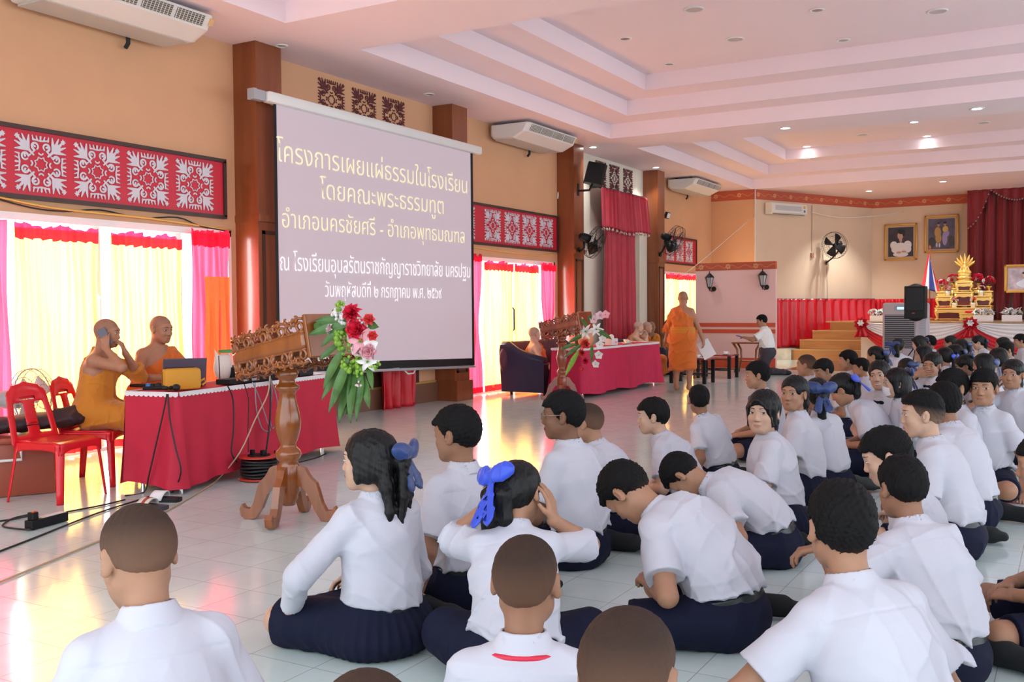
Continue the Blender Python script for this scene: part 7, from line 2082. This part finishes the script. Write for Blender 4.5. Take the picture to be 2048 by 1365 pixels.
    P('boy below the bottom edge of whom only the top of the head shows', (730, 1347), s=1.0, yaw=40, lean=4, slouch=12, hair='buzz', skin='tan', legs='cross')
    # --- far rows by the stage
    r, fr = P('laughing girl covering her mouth with her hand', (1866, 704), s=1.07, yaw=140, lean=4, slouch=8, hyaw=26, hpitch=10, hroll=-6, hair='pony', girl=True, skin='tan', face_on=dict(closed=True), fine=.0055, ra=dict(hw=(.10, .125, -.085), pole=(1, .4, -1), h=dict(d=(-1, 0, .25), n=(0, -1, .0), curl=.3))); extras_bowtie(r, fr)
    r, fr = P('girl with glasses in left profile behind the laughing girl', (1846, 690), s=1.02, yaw=105, lean=4, slouch=10, hair='bob', girl=True, skin='light', face_on={}); extras_glasses(r, fr)
    P('girl with a long ponytail and navy bow, her back to the camera near the steps', (1797, 676), s=1.05, yaw=30, lean=6, slouch=12, hyaw=-30, hpitch=8, hair='pony', girl=True, skin='tan', ribbon=rb(at=(-.06, -.11, .0), size=1.3), tail=dict(len=.34))
    P('girl with a fringe drinking through a straw in left profile', (1836, 671), s=1.05, yaw=108, lean=4, slouch=10, hpitch=10, hair='bobfringe', girl=True, skin='pale', face_on={}, ribbon=rb(at=(.02, -.125, .02)))
    P('boy behind the girl with the straw', (1859, 671), s=1.03, yaw=90, lean=4, slouch=10, hair='short', skin='mid')
    P('girl with a navy bow beside the step rails, facing left', (1750, 692), s=1.03, yaw=96, lean=6, slouch=10, hyaw=-10, hair='pony', girl=True, skin='tan', ribbon=rb(at=(.02, -.125, .01), size=1.3))
    P('girl with dark hair below the red and white swag, left of the rosette', (1900, 671), s=1.03, yaw=100, lean=4, slouch=10, hair='pony', girl=True, skin='tan')
    P('girl with a braid and navy bow in the far rows', (1908, 688), s=1.03, yaw=84, lean=4, slouch=10, hair='pony', girl=True, skin='tan', ribbon=rb(at=(.0, -.125, .0)), tail=dict(n=1, th=.022, len=.32))
    P('girl with long loose hair in front of the swag', (1921, 678), s=1.03, yaw=72, lean=6, slouch=12, hair='long', girl=True, skin='tan', ribbon=rb(at=(.03, -.12, .02)))
    P('girl with a blue bow in front of the laughing girl, seen from behind', (1888, 694), s=1.02, yaw=66, lean=4, slouch=12, hair='pony', girl=True, skin='tan', ribbon=rb(bright=True, at=(.02, -.125, -.02)))
    P('girl in left profile with a low navy bow under the rosette', (1952, 671), s=1.04, yaw=104, lean=8, slouch=14, hpitch=20, hair='pony', girl=True, skin='light', face_on={}, ribbon=rb(at=(.0, -.12, -.03)))
    P('girl with a navy bow looking down, left of the girl in dark hair', (1924, 710), s=1.01, yaw=104, lean=8, slouch=14, hpitch=18, hair='pony', girl=True, skin='mid', ribbon=rb(at=(.03, -.10, .06), size=1.2), face_on={})
    P('girl with a navy bow behind the boy with the open collar', (1966, 706), s=1.03, yaw=80, lean=4, slouch=12, hair='bob', girl=True, skin='tan', ribbon=rb(at=(.05, -.11, .0), size=1.1))
    P('girl with long dark hair bowed forward, below the red swag', (1990, 696), s=1.03, yaw=92, lean=10, slouch=16, hpitch=20, hair='bob', girl=True, skin='tan')
    P('girl with dark hair in left profile below the right swag', (2005, 674), s=1.04, yaw=102, lean=4, slouch=10, hair='pony', girl=True, skin='tan', tail=dict(len=.34), face_on={})
    P('boy peering out between two girls near the right edge', (2010, 684), s=1.01, yaw=120, lean=4, slouch=10, hyaw=8, hpitch=14, hair='short', skin='tan', face_on={})
    P('boy at the far right below the swag, in left profile', (2040, 668), s=1.04, yaw=108, lean=4, slouch=10, hair='short', skin='tan', face_on={})

def monks():
    K = dict(wear='monk', hair='bald', skin='monk', cat='monk')
    r, fr = person('monk in an ochre robe talking on a phone at the end of the red table', at=(-6.86, 5.18), s=1.03, yaw=-60, lean=4, slouch=10, hyaw=0, hpitch=6, legs='chair', robecol='robe2', face_on={}, fine=.005, fat=1.1,
      ra=dict(hw=(.118, .045, -.115), pole=(.5, .5, -1), h=dict(d=(-.15, -.25, 1), n=(-1, .1, .1), curl=.45)), la=dict(hw=(-.01, .150, -.15), pole=(-.8, .3, -1), h=dict(d=(.35, -.35, 1), n=(.3, -1, 0), curl=.7)), **K)
    W = fr['W']; S0, E, H, _ = fr['AR'][1]
    t = thing('phone', 'dark mobile phone held to the ear of the monk at the table end', 'phone', tuple(W(fr['Hc'] + fr['R'] @ A(.098, .02, -.03) * fr['sh'])), rad(-60))
    MB().box((0, 0, 0), (.010, .072, .145), .004, rot=rotx(.45)).build('case', M['laptop'], t)
    person('monk in an orange robe looking at the laptop behind the red table', at=(-6.98, 5.84), s=1.05, yaw=-94, lean=8, slouch=8, hyaw=8, hpitch=10, legs='chair', face_on=dict(gaze=(.3, -.4)), fine=.005, fat=1.1, ra=dict(w=(.16, .38, .78), pole=(1, -.3, -.6)), la=dict(w=(-.10, .42, .78), pole=(-1, -.3, -.6)), **K)
    person('monk reclining in the left corner of the navy sofa, arm on the armrest', at=(-7.44, 13.82), s=1.0, yaw=-58, lean=-16, slouch=8, hyaw=20, hpitch=0, legs='chair', zoff=-.20, fat=1.25, skin='pale', wear='monk', hair='bald', cat='monk', face_on={}, ra=dict(w=(.36, .16, .62), pole=(1, -.5, 0)))
    t = thing('armchair', 'low dark armchair where two monks sit behind the crimson table', 'chair', (-7.55, 18.1, 0), rad(-90))
    MB().box((0, 0, .2), (1.6, .7, .34), .05).box((0, -.33, .5), (1.6, .16, .5), .05).build('upholstery', M['sofa'], t, 'auto')
    for q in (-1, 1): MB().box((q * .8, 0, .36), (.14, .7, .42), .05).build('armrest', M['sofa'], t, 'auto')
    person('bald pale monk in right profile behind the crimson table', at=(-7.62, 17.95), s=1.0, yaw=-70, lean=10, slouch=14, hyaw=10, hpitch=4, legs='chair', zoff=-.16, skin='pale', wear='monk', hair='bald', cat='monk', ra=dict(hw=(.05, .16, -.16), pole=(1, .2, -1), h=dict(d=(-.1, -.3, 1), n=(0, -1, 0), curl=.9)), face_on={})
    person('bald monk half hidden behind the pale monk', at=(-7.62, 18.5), s=.98, yaw=-80, lean=8, slouch=10, legs='chair', zoff=-.16, skin='light', wear='monk', hair='bald', cat='monk')
    person('monk facing the camera with his chin on his hand', at=(-7.62, 19.0), s=1.02, yaw=-150, lean=10, slouch=14, hyaw=-6, hpitch=6, legs='chair', zoff=-.20, wear='monk', hair='bald', skin='mid', cat='monk', robecol='robe2', face_on={}, ra=dict(hw=(.02, .13, -.17), pole=(1, .3, -1), h=dict(d=(0, -.3, 1), n=(0, -1, -.3), curl=1.1)))
    person('dark-skinned monk behind the walking monk', at=(-7.36, 19.35), s=1.02, yaw=-160, lean=6, slouch=10, legs='chair', zoff=-.16, wear='monk', hair='bald', skin='dark', cat='monk', robecol='robe2', face_on={})
    t = thing('bench', 'dark bench under the two monks near the far door', 'bench', (-7.5, 19.2, 0)); MB().box((0, 0, .17), (1.2, .5, .28), .03).build('seat', M['sofa'], t, 'auto'); MB().box((0, 0, .02), (1.0, .4, .04)).build('plinth', M['blackp'], t)
    r, fr = person('monk in an orange robe and sash walking away, papers in his right hand', at=(-5.52, 15.15), s=1.02, yaw=8, lean=1, slouch=4, hyaw=4, hpitch=4, legs='stand', fat=1.16, wear='monk', hair='bald', skin='monk', cat='monk', la=dict(w=(-.30, .08, .80), pole=(-.5, -1, 0), h=dict(curl=.5)), ra=dict(w=(.31, .10, .80), pole=(.6, -1, 0), h=dict(d=(.1, .3, -1), n=(-1, .2, 0), curl=.7)))
    W = fr['W']; H = fr['AR'][1][2]
    t = thing('papers', 'white sheets of paper in the walking monk\'s right hand', 'papers', tuple(W(H + A(.04, .06, -.14))), rad(8)); MB().box((0, 0, 0), (.21, .012, .29), rot=roty(-.5)).build('sheets', M['paper'], t)
    r, fr = person('man in a white polo shirt kneeling by the partition with a booklet', at=(-5.40, 19.75), s=1.04, yaw=98, lean=6, slouch=8, hyaw=6, hpitch=8, legs='high', wear='man', hair='short', skin='tan', cat='person', fat=1.15, face_on={}, la=dict(w=(-.06, .42, .72), pole=(-1, -.3, -.6), h=dict(curl=.6)), ra=dict(w=(.06, .42, .72), pole=(1, -.3, -.6), h=dict(curl=.6)))
    W = fr['W']; H = fr['AR'][-1][2]
    t = thing('booklet', 'purple booklet in the hands of the man in the white polo', 'booklet', tuple(W(H + A(.05, .10, .02))), rad(98)); MB().box((0, 0, 0), (.22, .16, .012), rot=rotx(.3)).build('cover', M['purple'], t)
# ------------------------------------------------------------------ build
setup_mats()
build_room()
downlights()
wall_frets()
air_con(5.42, 1.78, 'large ceiling air conditioner at the top left corner of the photo')
air_con(13.75, 1.78, 'ceiling air conditioner right of the projection screen')
air_con(21.75, 1.78, 'ceiling air conditioner furthest away, above the small fretwork panel')
screen(); speaker_box(); drapes()
fan('black wall fan in front of the tall red drape', tuple(onX((1190, 485), -7.62)), -42, -22, .30, None, (-8.0, 16.40, 2.45))
fan('black wall fan on the fourth pillar beside the small fretwork panel', tuple(onX((1348, 482), -7.62)), -42, -22, .34, None, (-8.0, 20.5, 2.55))
near_table()
t, tf = lectern('carved wooden lectern on a turned column with a flower bouquet at its front', -4.45, 4.80, 0, M['wood'], None)
lectern_flowers_near(tf, (-4.45, 4.80, 0), 0)
middle_area(); stage_area(); tapes()
crowd(); monks()
